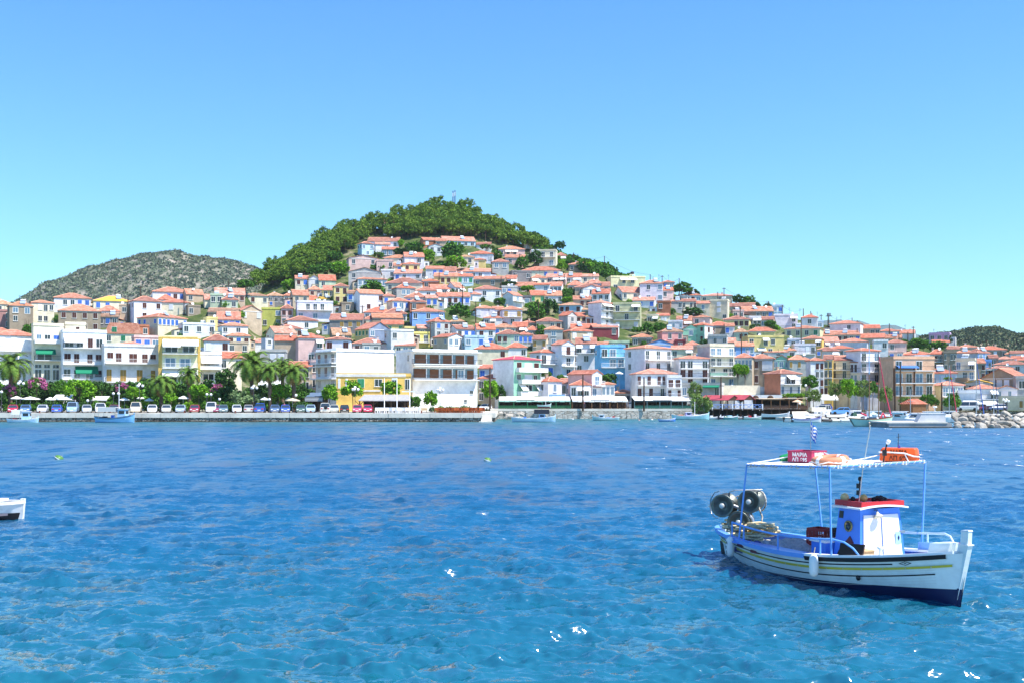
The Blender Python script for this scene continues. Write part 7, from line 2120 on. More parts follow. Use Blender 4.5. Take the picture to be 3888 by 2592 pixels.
small_boat(P('G',870,0)[0], 0, 5, 4.6, 1.7, paint('mint_hull',(.42,.62,.52)), 'mint and white boat with a red bow behind the breakwater boulders', D=205, z=.4, stripe=BR)
small_boat(P('G',30,0)[0], 0, 170, 4.5, 1.7, BW, 'white boat with turquoise cabin behind the sailing boat stern', D=188, z=.0, cabin=(.3,.7,1.5,paint('turq',(.40,.66,.72))))
small_boat(P('G',300,0)[0], 0, 178, 5.0, 1.8, BW, 'low white boat moored between the mole block and the hut', D=200, z=.1, stripe=BB)
# bare yacht masts with their hulls behind the breakwater
for i, (x, yt, yb, fx, fy, fx2, col, lab) in enumerate([(640,740,1290,645,770,732,'red','yacht with a bare mast and dark red furled sail behind the mole block'),(962,640,1290,968,715,1055,'blue','yacht with a tall mast and blue furled sail behind the boulders'),(1170,680,1290,1190,890,1222,'navy','yacht with crossed spreaders and navy furled sail at the far right'),(178,1020,1260,0,0,0,'','small white yacht with a short mast left of the hut')]):
    px, py = P('G', x, yt); D = 190 + i*3; p = W(px, py, D)
    t = thing('yacht', lab, 'yacht', (p.x-2.6, D, 0), 0)
    h = Hull(6.4, 2.2, .95, 1.2, .95, 0, .4, .4, .1, .6, .45, .6)
    h.shell(BW, NAVY, .08, 20, 3, 'hull', t); h.deck(.02,.98,12,.04,.03, white, 'deck', t)
    b = MB(); b.hexa([(1.6,-.6,.9),(4.0,-.6,.9),(4.0,.6,.9),(1.6,.6,.9),(1.8,-.5,1.4),(3.5,-.5,1.4),(3.5,.5,1.4),(1.8,.5,1.4)]); b.build('cabin', BW, t)
    b = MB(); b.tube([(2.6,0,.9),(2.6,0,p.z)], .075, 7, 0, True, .05)
    b.box(1.9, 3.3, -.025, .025, p.z*.62, p.z*.62+.05); b.build('mast', mat('mast_alloy', (.38,.40,.42), .4, .4, .5), t)
    if col:
        a = W(P('G',fx,0)[0], P('G',0,fy)[1], D); c = W(P('G',fx2,0)[0], 0, D)
        b = MB(); b.tube([(a.x-p.x+2.6,0,a.z),(c.x-p.x+2.6,0,1.2)], .05, 6, 0, True, .10)
        b.build('furled_sail', mat('sail_'+col, {'red':(.40,.04,.07),'blue':(.06,.14,.42),'navy':(.03,.05,.12)}[col], .8), t)
# mooring buoys
def buoy(px, py, r, c, lab, tilt=0.25, sq=.8):
    D = H*F/(py-YH); x = (px-CX)*D/F
    b = MB(); M = Matrix.Rotation(tilt, 4, 'Y')
    b.lathe([(0,-r*sq),(r*.6,-r*sq*.85),(r*.95,-r*sq*.3),(r,.0),(r*.93,r*sq*.35),(r*.6,r*sq*.8),(0,r*sq)], 16, M, 0)
    b.lathe([(r*1.0,-.03),(r*1.03,0),(r*1.0,.03)], 16, M, 1)
    o = MB(); t = thing('mooring_buoy', lab, 'buoy', (x, D, r*.15))
    b.build('float', [mat('buoy_'+c, {'green':(.08,.20,.04),'white':(.75,.75,.72),'rust':(.40,.12,.08)}[c], .4), white], t)
    o.tube([(r*.3,0,r*sq*.8),(r*.45,0,r*sq*1.15),(r*.6,0,r*sq*.7)], .02, 5); o.build('ring', steel, t)
buoy(225, 1741, .31, 'green', 'green mooring buoy floating at the left of the open water', .5, .62)
buoy(1851, 1748, .24, 'green', 'green mooring buoy floating in the middle of the open water', .3)
buoy(P('D',980,1413)[0], P('D',980,1413)[1], .20, 'white', 'small white buoy below the harbour wall near the aqua boat')
buoy(P('E',70,1424)[0], P('E',70,1424)[1], .20, 'rust', 'small rusty buoy left of the royal blue rowing boat')
buoy(P('E',198,1418)[0], P('E',198,1418)[1], .22, 'white', 'white buoy just left of the royal blue rowing boat')
pt = W(P('F',786,1490)[0], 1626, H*F/(1627-YH))
b = MB(); b.tube([(0,0,-.6),(0,0,.75)], .05, 6); b.lathe([(0,.7),(.12,.72),(.12,.9),(0,.95)], 8)
o = b.build('marker_post', paint('marker', (.62,.42,.30))); o.location = (pt.x, pt.y, 0); tag(o, 'pale marker post standing in the water before the sailing boat', 'post')
# the boat cut by the left edge of the picture
def left_boat():
    D = 35.4; x = (92-CX)*D/F
    L = 6.2
    t = thing('moored_boat', 'weathered white boat with black bottom cut off by the left edge', 'boat', (x-L-.05, D+.9, -.02), -.14)
    h = Hull(L, 2.3, .46, .57, .54, 0, .35, .12, .1, .6, .5)
    wt = mat('worn_white', (.72,.71,.68), .6, .3, noise=.2, nscale=5)
    h.shell(wt, mat('worn_black', (.02,.018,.02), .6, .3, noise=.4, nscale=4), lambda q: .17 + .06*q, 30, 5, 'hull', t)
    for sd in (1,-1):
        h.ring(0, 1, 26, .16, -.05, .04, sd, wt, 'gunwale', t, .03)
        h.band(.86, .95, 6, .32, .40, sd, mat('rub_pink', (.62,.40,.36), .7), 'rubbing_strake', t, .03)
        h.band(.0, .84, 20, .10, .36, sd, mat('panel_dark', (.05,.035,.035), .6), 'dark_panel', t, .01)
    h.deck(.02,.98,20,.16,.08, mat('worn_deck', (.55,.50,.42), .8, .15, noise=.35, nscale=5), 'deck', t)
    h.inner(.02,.98,20,.16,.08, mat('worn_bulwark', (.50,.34,.24), .8, .15, noise=.3, nscale=4), 'bulwark', t)
    stem_post(h, L, L+.05, -.2, .68, .14, .10, wt, t, .08)
    b = MB(); b.box(L*.86, L*.90, -.3, .3, .58, .66); b.build('thwart', wt, t)
left_boat()
# ------------------------------------------------------------------ the fishing boat in front
HB = thing('fishing_boat', 'white and blue wooden fishing boat with canopy anchored in the foreground', 'fishing boat', (5.48, 27.0, 0), math.atan2(-.913, .408))
HM = HB.matrix_basis.copy()
def on_boat(p): return HM @ Vector(p)
hh_ = Hull(7.50, 2.46, .56, .98, .64, -.42, .38, .10, .32, .60, .56)
white_hull = mat('hull_white', (.70,.79,.79), .36, .45, noise=.14, nscale=2.6, bump=.08, bscale=5)
hh_.shell(white_hull, NAVY, lambda t: -.02 + .31*max(0, (t-.25)/.75)**1.25, 60, 9, 'hull', HB)
light_blue = paint('light_blue', (.13,.33,.78)); mid_blue = paint('mid_blue', (.10,.24,.70))
for sd in (1, -1):
    hh_.ring(.0, .60, 30, .15, -.045, .045, sd, light_blue, 'gunwale', HB, .03)
    hh_.ring(.60, .985, 24, .20, .0, .05, sd, BW, 'gunwale', HB, .02)
    hh_.band(.60, .975, 24, .0, .085, sd, BK, 'rubbing_strake', HB, .035)
    hh_.band(.0, .13, 10, .02, .09, sd, BK, 'rubbing_strake', HB, .03)
    hh_.band(.05, .985, 50, .20, .245, sd, BY, 'yellow_strake', HB, .03)
    hh_.band(.08, .86, 40, .125, .150, sd, BK, 'stripe', HB, .010)
    hh_.band(.06, .95, 44, .355, .380, sd, BK, 'stripe', HB, .010)
    # spill holes along the yellow strake and diamond by the bow
    b = MB()
    for k in range(16):
        t = .12 + .055*k; p = hh_.P(t, hh_.sheer(t)-.222, sd)
        b.box(p[0]-.012, p[0]+.012, p[1]+sd*.028-.006, p[1]+sd*.028+.008, p[2]-.012, p[2]+.012)
    b.build('nail', steel, HB)
    q = [hh_.P(.875, hh_.sheer(.875)-.13, sd, .004), hh_.P(.89, hh_.sheer(.89)-.09, sd, .004), hh_.P(.905, hh_.sheer(.905)-.13, sd, .004), hh_.P(.89, hh_.sheer(.89)-.17, sd, .004)]
    q = [Vector(p) for p in q]; c = sum(q, Vector())/4
    b = MB()
    for i in range(4):
        a0, a1 = q[i], q[(i+1)%4]; i0, i1 = a0.lerp(c, .3), a1.lerp(c, .3)
        o_ = Vector((0, sd*.006, 0)); b.add([tuple(a0+o_), tuple(a1+o_), tuple(i1+o_), tuple(i0+o_)], [(0,1,2,3)])
    b.add([tuple(p.lerp(c,.75)+Vector((0,sd*.006,0))) for p in q], [(0,1,2,3)]); b.build('diamond_mark', BK, HB)
    p = hh_.P(.76, .30, sd)
    b = MB(); b.lathe([(0,0),(.055,0),(.055,.02),(0,.02)], 12, Matrix.Translation((p[0], p[1]+(.012 if sd > 0 else -.032), p[2])) @ Matrix.Rotation(-math.pi/2, 4, 'X')); b.build('hull_outlet', BK, HB)
hh_.deck(.03,.97,40,.30,.07, paint('deck_pale', (.36,.50,.70)), 'deck', HB)
hh_.inner(.03,.97,40,.30,.07, mid_blue, 'bulwark', HB)
seam = mat('plank_seam_paint', (.62,.65,.66), .5, .3)
for sd in (1, -1):
    for d_ in (.285,.325,.43,.485,.54):
        hh_.band(.08,.95,40,d_,d_+.006,sd,seam,'plank_seam',HB,.004)
# fore deck
hh_.deck(.60,.97,20,.06,.05, BW, 'fore_deck', HB)
# stem post with its cap, knights head, stern post and rudder
b = MB()
b.hexa([(6.98,-.07,-.38),(7.12,-.05,-.38),(7.12,.05,-.38),(6.98,.07,-.38),(7.28,-.075,1.12),(7.50,-.06,1.12),(7.50,.06,1.12),(7.28,.075,1.12)])
b.hexa([(7.315,-.06,1.12),(7.48,-.05,1.12),(7.48,.05,1.12),(7.315,.06,1.12),(7.335,-.058,1.36),(7.50,-.048,1.38),(7.50,.048,1.38),(7.335,.058,1.36)])
sp_ = b.build('stem_post', white_hull, HB); sp_.location.x = -.24
b = MB(); b.hexa([(7.325,-.066,1.362),(7.51,-.056,1.382),(7.51,.056,1.382),(7.325,.066,1.362),(7.335,-.058,1.395),(7.50,-.048,1.41),(7.50,.048,1.41),(7.335,.058,1.395)]); b.build('stem_cap', BW, sp_)
b = MB(); b.box(7.275, 7.515, -.08, .08, 1.122, 1.142); b.build('stem_band', BW, sp_)
b = MB(); b.hexa([(6.955,-.075,-.385),(7.135,-.055,-.385),(7.135,.055,-.385),(6.955,.075,-.385),(7.105,-.086,.33),(7.285,-.07,.30),(7.285,.07,.30),(7.105,.086,.33)]); b.build('stem_foot', NAVY, sp_)
for sd in (1,-1):
    q = MB()
    def st(px_, pz, w, h_): q.add([(px_-w, sd*.088, pz),(px_, sd*.088, pz-h_),(px_+w, sd*.088, pz),(px_, sd*.088, pz+h_)], [(0,1,2,3) if sd < 0 else (3,2,1,0)])
    st(7.33, .86, .018, .075)
    q.build('diamond_mark', BK, sp_)
    q = MB(); q.tube([(7.13, sd*.088, .36),(7.20, sd*.092, .66),(7.225, sd*.092, .69),(7.25, sd*.09, .66),(7.18, sd*.086, .36)], .010, 5); q.build('draught_mark', BK, sp_)
    q = MB(); q.hexa([(6.72,sd*.05,.86),(7.05,sd*.04,.9),(7.05,sd*.13,.9),(6.72,sd*.30,.86),(6.70,sd*.05,1.10),(7.10,sd*.04,1.13),(7.10,sd*.11,1.13),(6.75,sd*.26,1.10)] if sd > 0 else
            [(6.72,-.30,.86),(7.05,-.13,.9),(7.05,-.04,.9),(6.72,-.05,.86),(6.75,-.26,1.10),(7.10,-.11,1.13),(7.10,-.04,1.13),(6.70,-.05,1.10)]); q.build('bow_cheek', white_hull, HB).location.x = -.22
b = MB(); b.hexa([(-.25,-.06,-.38),(-.05,-.06,-.38),(-.05,.06,-.38),(-.25,.06,-.38),(-.62,-.06,.70),(-.42,-.06,.70),(-.42,.06,.70),(-.62,.06,.70)]); b.build('stern_post', white_hull, HB)
b = MB(); b.hexa([(-.50,-.03,-.45),(-.22,-.03,-.45),(-.22,.03,-.45),(-.50,.03,-.45),(-.66,-.03,.30),(-.42,-.03,.30),(-.42,.03,.30),(-.66,.03,.30)]); b.build('rudder', BK, HB)
# wheelhouse
cx0, cx1, cy0, cy1, cz0, cz1 = 4.08, 4.80, -.43, .72, .36, 1.58
cab = link('wheelhouse', None, HB); cab.empty_display_size = .2
b = MB(); b.hexa([(cx0-.05,cy0-.04,cz0),(cx1+.06,cy0-.04,cz0),(cx1+.06,cy1+.04,cz0),(cx0-.05,cy1+.04,cz0),(cx0+.05,cy0+.06,cz1),(cx1-.04,cy0+.06,cz1),(cx1-.04,cy1-.06,cz1),(cx0+.05,cy1-.06,cz1)])
cabin_blue = paint('cabin_blue', (.06,.22,.78))
walls = b.build('wheelhouse_wall', cabin_blue, cab)
def on_front(u, v, off=.0):
    """u 0..1 from starboard to port, v 0..1 from sill to top on the forward face"""
    xb, xt = cx1+.06, cx1-.04; k = v
    y = (cy0-.04)*(1-k)+(cy0+.06)*k; y2 = (cy1+.04)*(1-k)+(cy1-.06)*k
    return (xb*(1-k)+xt*k+off, y+(y2-y)*u, cz0+(cz1-cz0)*k)
def on_stb(u, v, off=.0):
    xa = (cx0-.05)*(1-v)+(cx0+.05)*v; xb = (cx1+.06)*(1-v)+(cx1-.04)*v
    return (xa+(xb-xa)*u, (cy0-.04)*(1-v)+(cy0+.06)*v-off, cz0+(cz1-cz0)*v)
door_w = mat('door_white', (.74,.72,.74), .45, .3, noise=.05, nscale=3)
for (u0, u1) in ((.07,.482),(.518,.93)):
    q = [on_front(u0,.13),on_front(u1,.13),on_front(u1,.90),on_front(u0,.90)]
    b = MB(); b.hexa([(p[0]-.01,p[1],p[2]) for p in q] + [(p[0]+.022,p[1],p[2]) for p in q]); b.build('door', door_w, cab)
b = MB(); p = on_front(.96,.60,.03); b.box(p[0]-.02,p[0]+.04,p[1]-.05,p[1]+.06,p[2]-.025,p[2]+.025); b.build('latch', steel, cab)
p = on_front(.86,.50,.03)
b = MB(); b.box(p[0],p[0]+.015,p[1]-.07,p[1]+.07,p[2]-.12,p[2]+.12); pl = b.build('plaque', paint('plaque_blue', (.35,.58,.85)), cab)
b = MB(); b.add([(p[0]+.018,p[1]-.03,p[2]),(p[0]+.018,p[1],p[2]-.06),(p[0]+.018,p[1]+.03,p[2]),(p[0]+.018,p[1],p[2]+.06)], [(0,1,2,3)]); b.build('diamond_mark', NAVY, pl)
# starboard side marks
b = MB(); c = Vector(on_stb(.52,.70)); b.lathe([(.0,.012),(.085,.012),(.085,.014)], 20, Matrix.Translation(c) @ Matrix.Rotation(math.pi/2,4,'X')); b.lathe([(.085,.0),(.085,.03),(.115,.03),(.115,.0)], 20, Matrix.Translation(c) @ Matrix.Rotation(math.pi/2,4,'X'), 1)
b.build('porthole', [glass_d, mat('brass', (.30,.24,.10), .35, .5, .8)], cab)
def patch(name, pts, m):
    b = MB(); b.hexa([on_stb(u,v,.0) for u,v in pts] + [on_stb(u,v,.012) for u,v in pts]); b.build(name, m, cab)
patch('vent', [(.06,.82),(.24,.82),(.24,.94),(.06,.94)], BK)
patch('diamond_mark', [(.60,.34),(.76,.43),(.60,.54),(.42,.43)], mat('mark_maroon', (.09,.02,.03), .5))
patch('diamond_mark', [(.02,-.02),(.70,-.02),(.40,.28),(.20,.28)], mat('mark_dark', (.03,.015,.02), .5))
# roof: white lip and red coaming
b = MB(); n = 8
for i in range(n):
    y0 = cy0-.06+(cy1-cy0+.12)*i/n; y1 = cy0-.06+(cy1-cy0+.12)*(i+1)/n
    f = lambda y: .05*(1-((y-(cy0+cy1)/2)/((cy1-cy0)/2+.06))**2)
    b.hexa([(cx0-.06,y0,cz1+f(y0)),(cx1+.10,y0,cz1+f(y0)),(cx1+.10,y1,cz1+f(y1)),(cx0-.06,y1,cz1+f(y1)),(cx0-.06,y0,cz1+f(y0)+.035),(cx1+.10,y0,cz1+f(y0)+.035),(cx1+.10,y1,cz1+f(y1)+.035),(cx0-.06,y1,cz1+f(y1)+.035)])
b.build('wheelhouse_roof', BW, cab)
b = MB(); rz0 = cz1+.07
def wav(x0,y0,x1,y1,th):
    k = 10
    for i in range(k):
        a, c = i/k, (i+1)/k
        p = lambda t: (x0+(x1-x0)*t, y0+(y1-y0)*t)
        g = .018 if i % 4 == 2 else 0
        (xa,ya),(xb,yb) = p(a),p(c)
        if abs(x1-x0) > abs(y1-y0): b.box(min(xa,xb),max(xa,xb),ya-th/2,ya+th/2,rz0-.03+g,rz0+.085)
        else: b.box(xa-th/2,xa+th/2,min(ya,yb),max(ya,yb),rz0-.03+g,rz0+.085)
wav(cx0,cy0+.03,cx1+.02,cy0+.03,.03); wav(cx0,cy1-.03,cx1+.02,cy1-.03,.03); wav(cx1+.035,cy0+.015,cx1+.035,cy1-.015,.03); wav(cx0-.015,cy0+.015,cx0-.015,cy1-.015,.03)
b.box(cx0+.0,cx1+.02,cy0+.045,cy1-.045,rz0-.02,rz0+.03)
b.build('roof_coaming', BR, cab)
lampb = MB(); p = on_front(.36,.93,.02); lampb.lathe([(0,0),(.02,.0),(.03,.04),(.09,.10),(.10,.115),(.085,.105),(.02,.06),(0,.06)], 12, Matrix.Translation((p[0]+.05,p[1],p[2]+.03)) @ Matrix.Rotation(math.radians(155),4,'Y')); lampb.build('lamp_shade', mat('lamp_cream', (.70,.64,.50), .4), cab)
lampb = MB(); lampb.tube([(p[0]-.03,p[1],p[2]+.06),(p[0]+.05,p[1],p[2]+.07),(p[0]+.05,p[1],p[2]+.02)], .012, 5); lampb.build('lamp_bracket', darkmetal, cab)
# engine box and benches
b = MB(); b.box(3.55, 4.0, -.62, .55, .30, .82); b.box(3.52,4.02,-.65,.58,.82,.855,1); b.build('engine_box', [cabin_blue, BW], HB)
b = MB(); b.box(1.2, 3.5, -.98, -.62, .52, .56); b.box(1.2, 3.5, -.63, -.61, .28, .52); b.build('side_bench', mid_blue, HB)
b = MB(); b.box(1.4, 3.5, .70, 1.0, .52, .56); b.box(1.4, 3.5, .70, .72, .28, .52); b.build('side_bench', paint('bench_pale', (.55,.68,.80)), HB)
b = MB(); b.tube([(1.3,-.86,.50),(3.3,-1.05,.42)], .055, 8, 0, True); b.box(2.0,3.3,-1.06,-.98,.40,.46,0); b.build('oar', mat('oar_red', (.13,.02,.03), .5), HB)
# rails
def gp(x, side, dz=0, inn=.06):
    t = (x+.42)/7.50; z = hh_.sheer(t); p = hh_.P(t, z, side); return Vector((p[0], (abs(p[1])-inn)*side, z+dz))
rail_m = paint('rail_azure', (.14,.37,.85))
b = MB()
top = [gp(x,-1,.36) for x in (.95,1.5,2.2,2.9,3.6,4.3,4.75)] + [gp(5.05,-1,.30), gp(5.25,-1,.18), gp(5.42,-1,.0)]
b.tube(top, .022, 7)
for x in (.95,1.55,3.1,4.45): b.tube([gp(x,-1,0), gp(x,-1,.36)], .02, 6)
b.build('rail', rail_m, HB)
b = MB()
top = [gp(x,1,.38) for x in (3.3,4.0,4.7,5.4,5.8)] + [gp(6.02,1,.32), gp(6.15,1,.20), gp(6.25,1,.0)]
b.tube(top, .022, 7)
for x in (3.3,4.2,5.2): b.tube([gp(x,1,0), gp(x,1,.38)], .02, 6)
b.build('rail', paint('rail_pale', (.55,.70,.82)), HB)
b = MB(); q0, q1 = gp(4.9,1,.0), gp(6.2,1,.0)
b.hexa([tuple(q0+Vector((0,-.03,.0))),tuple(q1+Vector((0,-.03,.0))),tuple(q1+Vector((0,0,.0))),tuple(q0),tuple(q0+Vector((0,-.03,.2))),tuple(q1+Vector((0,-.03,.18))),tuple(q1+Vector((0,0,.18))),tuple(q0+Vector((0,0,.2)))])
b.build('weather_board', paint('board_blue', (.20,.44,.78)), HB)
b = MB(); q0, q1 = gp(6.22,1,.02,.10), gp(6.72,1,.02,.10)
b.hexa([tuple(q0+Vector((0,-.05,0))),tuple(q1+Vector((0,-.05,0))),tuple(q1),tuple(q0),tuple(q0+Vector((0,-.05,.20))),tuple(q1+Vector((0,-.05,.16))),tuple(q1+Vector((0,0,.16))),tuple(q0+Vector((0,0,.20)))]); b.build('side_lamp_board', paint('lamp_red', (.35,.02,.04)), HB)
b = MB(); q0, q1 = gp(4.95,-1,.05,.02), gp(5.45,-1,.05,.05)
b.hexa([tuple(q0+Vector((0,.0,0))),tuple(q1+Vector((0,0,0))),tuple(q1+Vector((0,.03,0))),tuple(q0+Vector((0,.03,0))),tuple(q0+Vector((.0,.05,.24))),tuple(q1+Vector((0,.05,.20))),tuple(q1+Vector((0,.08,.20))),tuple(q0+Vector((0,.08,.24)))]); b.build('side_lamp_board', mat('board_dark', (.03,.015,.012), .5), HB)
# bollard on the fore deck
b = MB(); p = gp(5.75,-1,.04,.12); b.lathe([(.035,0),(.03,.1),(.06,.13),(.06,.16),(0,.17)], 8, Matrix.Translation(p)); b.build('bollard', BW, HB)
# canopy on four posts
CL, CF_, CR, CB = Vector((1.35,-.68,2.31)), Vector((4.77,-1.16,2.46)), Vector((4.95,1.18,2.53)), Vector((1.75,.95,2.38))
cn = link('canopy', None, HB); cn.empty_display_size = .2
b = MB(); n = 14; vs_ = []
for i in range(n+1):
    for j in range(n+1):
        u, v = i/n, j/n
        p = (CL*(1-u)+CF_*u)*(1-v) + (CB*(1-u)+CR*u)*v
        sag = -.05*math.sin(math.pi*u)*math.sin(math.pi*v)
        vs_.append((p.x, p.y, p.z+sag+.025))
b.add(vs_ + [(x_,y_,z_-.015) for (x_,y_,z_) in vs_], [(i*(n+1)+j, (i+1)*(n+1)+j, (i+1)*(n+1)+j+1, i*(n+1)+j+1) for i in range(n) for j in range(n)] + [tuple(reversed([q_+(n+1)**2 for q_ in (i*(n+1)+j, (i+1)*(n+1)+j, (i+1)*(n+1)+j+1, i*(n+1)+j+1)])) for i in range(n) for j in range(n)], 0, True)
b.build('canopy_cloth', mat('canopy_cloth', (.80,.79,.77), .85, .1, noise=.06, nscale=3), cn)
b = MB()
for a, c in ((CL,CF_),(CF_,CR),(CR,CB),(CB,CL)): b.tube([a, c], .022, 6)
b.build('canopy_frame', rail_m, cn)
b = MB(); rg = random.Random(8)
for a, c in ((CL,CF_),(CF_,CR),(CR,CB),(CB,CL)):
    L_ = (c-a).length; k = int(L_/.075); d = (c-a).normalized(); s = d.cross(Vector((0,0,1)))
    b.tube([a.lerp(c, i/(2*k)) + Vector((0,0,.028 if i % 2 else -.028)) + s*(.028 if (i//2) % 2 else -.028) for i in range(2*k+1)], .007, 4, 0, False)
    for i in range(k):
        if rg.random() < .22: p = a.lerp(c, (i+.5)/k); b.box(p.x-.02,p.x+.02,p.y-.02,p.y+.02,p.z-.035-.02*rg.random(),p.z+.035)
b.build('lacing', mat('lacing_rope', (.66,.62,.54), .9), cn)
for (top_, x, sd) in ((CL,1.35,-1),(CF_,4.77,-1),(CR,4.95,1),(CB,1.95,1)):
    f_ = gp(x, sd, .0, .03)
    b = MB(); b.tube([f_, Vector(top_) + Vector((0,0,-.02))], .021, 7); b.build('canopy_post', rail_m, HB)
# net hauler with three drums at the stern
nh = link('net_hauler', None, HB); nh.empty_display_size = .2
drum_m = mat('drum_steel', (.17,.185,.165), .42, .5, .75, noise=.4, nscale=6)
DR = [Vector((.10,-.42,1.27)), Vector((.42,.12,1.37)), Vector((.34,-.12,.88))]
for c in DR:
    b = MB()
    M = Matrix.Translation(c) @ Vector((-.63,.77,0)).to_track_quat('Z','Y').to_matrix().to_4x4() @ Matrix.Scale(1.24,4)
    b.lathe([(0,-.10),(.045,-.10),(.05,-.07),(.10,-.085),(.17,-.135),(.215,-.185),(.225,-.17),(.17,-.13),(.125,-.03),(.12,.03),(.17,.14),(.225,.19),(.225,.20),(.19,.195),(.1,.17),(0,.17)], 28, M)
    d = b.build('drum', drum_m, nh)
    b = MB(); b.lathe([(0,-.21),(.042,-.21),(.05,-.20),(.05,-.15),(0,-.15)], 14, M); b.build('hub', mat('hub_pale', (.62,.62,.58), .4, .4, .3), d)
b = MB()
base = Vector((.55,.15,.5))
b.tube([base, Vector((.50,.10,.95)), Vector((.34,.02,1.12))], .05, 7)
for c in DR: b.tube([Vector((.36,.06,1.12)), c + Vector((0,.20,0))], .045, 7)
c = DR[0]
for oy in (-.22, .22):
    b.tube([c + Vector((.12,oy,.36)), c + Vector((-.10,oy,.30)), c + Vector((-.25,oy,.14)), c + Vector((-.29,oy,-.05)), c + Vector((-.22,oy,-.24)), c + Vector((-.05,oy,-.31)), c + Vector((.08,oy,-.29))], .016, 6)
b.tube([c + Vector((.12,.22,.36)), DR[1] + Vector((0,.1,.27)), DR[1] + Vector((.05,.30,.28))], .010, 5)
b.build('hauler_frame', steel, nh)
# stern bits: tiller post and hatch cover
b = MB(); b.box(.55,1.25,-.45,.45,.40,.46); b.build('stern_hatch', paint('hatch_white', (.72,.72,.70)), HB)

# ---- loose things on and about the boat: each a thing of its own
def free(b, name, m, label, cat):
    """shape given in boat coordinates, linked as its own thing"""
    b.v = [tuple(on_boat(p)) for p in b.v]
    c = sum((Vector(p) for p in b.v), Vector())/len(b.v); c.z = min(p[2] for p in b.v)
    b.v = [tuple(Vector(p)-c) for p in b.v]
    o = b.build(name, m); o.location = c
    tag(o, label, cat)
    return o
rg = random.Random(15)
rope_m = mat('rope_cream', (.62,.52,.33), .9, .1, noise=.25, nscale=20)
b = MB()
for k in range(12):
    cx_, cy_ = rg.uniform(-.1,.95), rg.uniform(-.55,.55); z_ = .54+.03*k; pts = []
    for i in range(22):
        a = i*.62+k; r_ = .26+.10*math.sin(i*1.7+k)
        pts.append((cx_+r_*math.cos(a), cy_*.6+r_*math.sin(a)*.9, z_+.05*math.sin(i*.9+k)))
    b.tube(pts, .028, 6)
free(b, 'rope_pile', rope_m, 'cream rope heaped round the net hauler at the stern', 'rope')
b = MB(); pts = [(DR[1].x+.05+.24*math.cos(a), DR[1].y+.22, DR[1].z+.24*math.sin(a)) for a in [k*.3-1.2 for k in range(14)]]
pts += [(.60,.32,1.0),(.66,.22,.72),(.62,.15,.58)]
b.tube(pts, .022, 6); b.tube([(DR[1].x-.2,.1,1.42),(.2,.0,1.5),(.05,-.1,1.44),(.0,-.15,1.3)], .018, 6)
free(b, 'striped_rope', mat('rope_striped', (.30,.22,.16), .9, .1, noise=.9, nscale=22, col2=(.72,.68,.60)), 'dark flecked rope hanging from the upper right drum', 'rope')
b = MB(); b.lathe([(0,0),(.10,.02),(.13,.12),(.09,.24),(0,.27)], 10, Matrix.Translation((.80,-.12,.50))); free(b, 'orange_bag', mat('bag_orange', (.72,.30,.02), .7), 'orange yellow bag beside the cream rope at the stern', 'bag')
# nets: a lumpy heap
def heap(x0,x1,y0,y1,z0,hgt,seed,name,m,label,cat,nx=26,ny=18):
    r2 = np.random.default_rng(seed); b = MB(); vs_ = []
    ph = r2.uniform(0,6.28,8)
    for i in range(nx+1):
        for j in range(ny+1):
            u, v = i/nx, j/ny
            e = (math.sin(math.pi*u)*math.sin(math.pi*v))**.45
            n_ = .5+.5*math.sin(9*u+ph[0]+2*math.sin(5*v+ph[1]))*math.sin(8*v+ph[2]+1.5*math.sin(7*u+ph[3])) + .22*math.sin(31*u+ph[4])*math.sin(27*v+ph[5])
            vs_.append((x0+(x1-x0)*u+.02*math.sin(20*v+ph[6]), y0+(y1-y0)*v+.02*math.sin(23*u+ph[7]), z0+hgt*e*(.55+.45*n_)))
    b.add(vs_, [(i*(ny+1)+j, (i+1)*(ny+1)+j, (i+1)*(ny+1)+j+1, i*(ny+1)+j+1) for i in range(nx) for j in range(ny)], 0, True)
    return free(b, name, m, label, cat)
heap(1.0,3.3,-.55,.55,.27,.50,2,'net_heap',mat('net_pinkish', (.66,.60,.62), .95, .05, noise=.35, nscale=9, bump=1.0, bscale=30),'pale pinkish fishing nets heaped in the middle of the deck','net')
heap(.9,1.9,-.80,-.25,.29,.30,3,'net_heap',mat('net_violet', (.16,.16,.42), .95, .05, noise=.5, nscale=10, bump=1.0, bscale=30),'dark violet fishing net bundled along the starboard rail','net')
heap(2.1,3.3,.2,.68,.30,.36,5,'tarpaulin',mat('tarp_blue', (.22,.36,.62), .6, .3, noise=.3, nscale=4),'crumpled blue tarpaulin beside the port bench','tarpaulin')
def crate(x0,x1,y0,y1,z0,z1,m,name,label,rot=0):
    b = MB(); t = .02; c = Vector(((x0+x1)/2,(y0+y1)/2,z0)); M = Matrix.Translation(c) @ Matrix.Rotation(rot,4,'Z') @ Matrix.Translation(-c)
    b.box(x0,x1,y0,y1,z0,z0+.02,0,M)
    for (a0,a1,b0,b1) in ((x0,x1,y0,y0+t),(x0,x1,y1-t,y1),(x0,x0+t,y0+t,y1-t),(x1-t,x1,y0+t,y1-t)):
        b.box(a0,a1,b0,b1,z0+.02,z0+.05,0,M); b.box(a0,a1,b0,b1,z1-.06,z1,0,M); b.box(a0,a1,b0,b1,z0+(z1-z0)*.42,z0+(z1-z0)*.5,0,M)
        k = 8
        for i in range(k+1):
            if a1-a0 > .05: xx = a0+(a1-a0)*i/k; b.box(xx-.012,xx+.012,b0+.002,b1-.002,z0+.05,z1-.06,0,M)
            else: yy = b0+(b1-b0)*i/k; b.box(a0+.002,a1-.002,yy-.012,yy+.012,z0+.05,z1-.06,0,M)
    return free(b, name, m, label, 'crate')
crate_red = mat('crate_red', (.36,.035,.03), .5, .3)
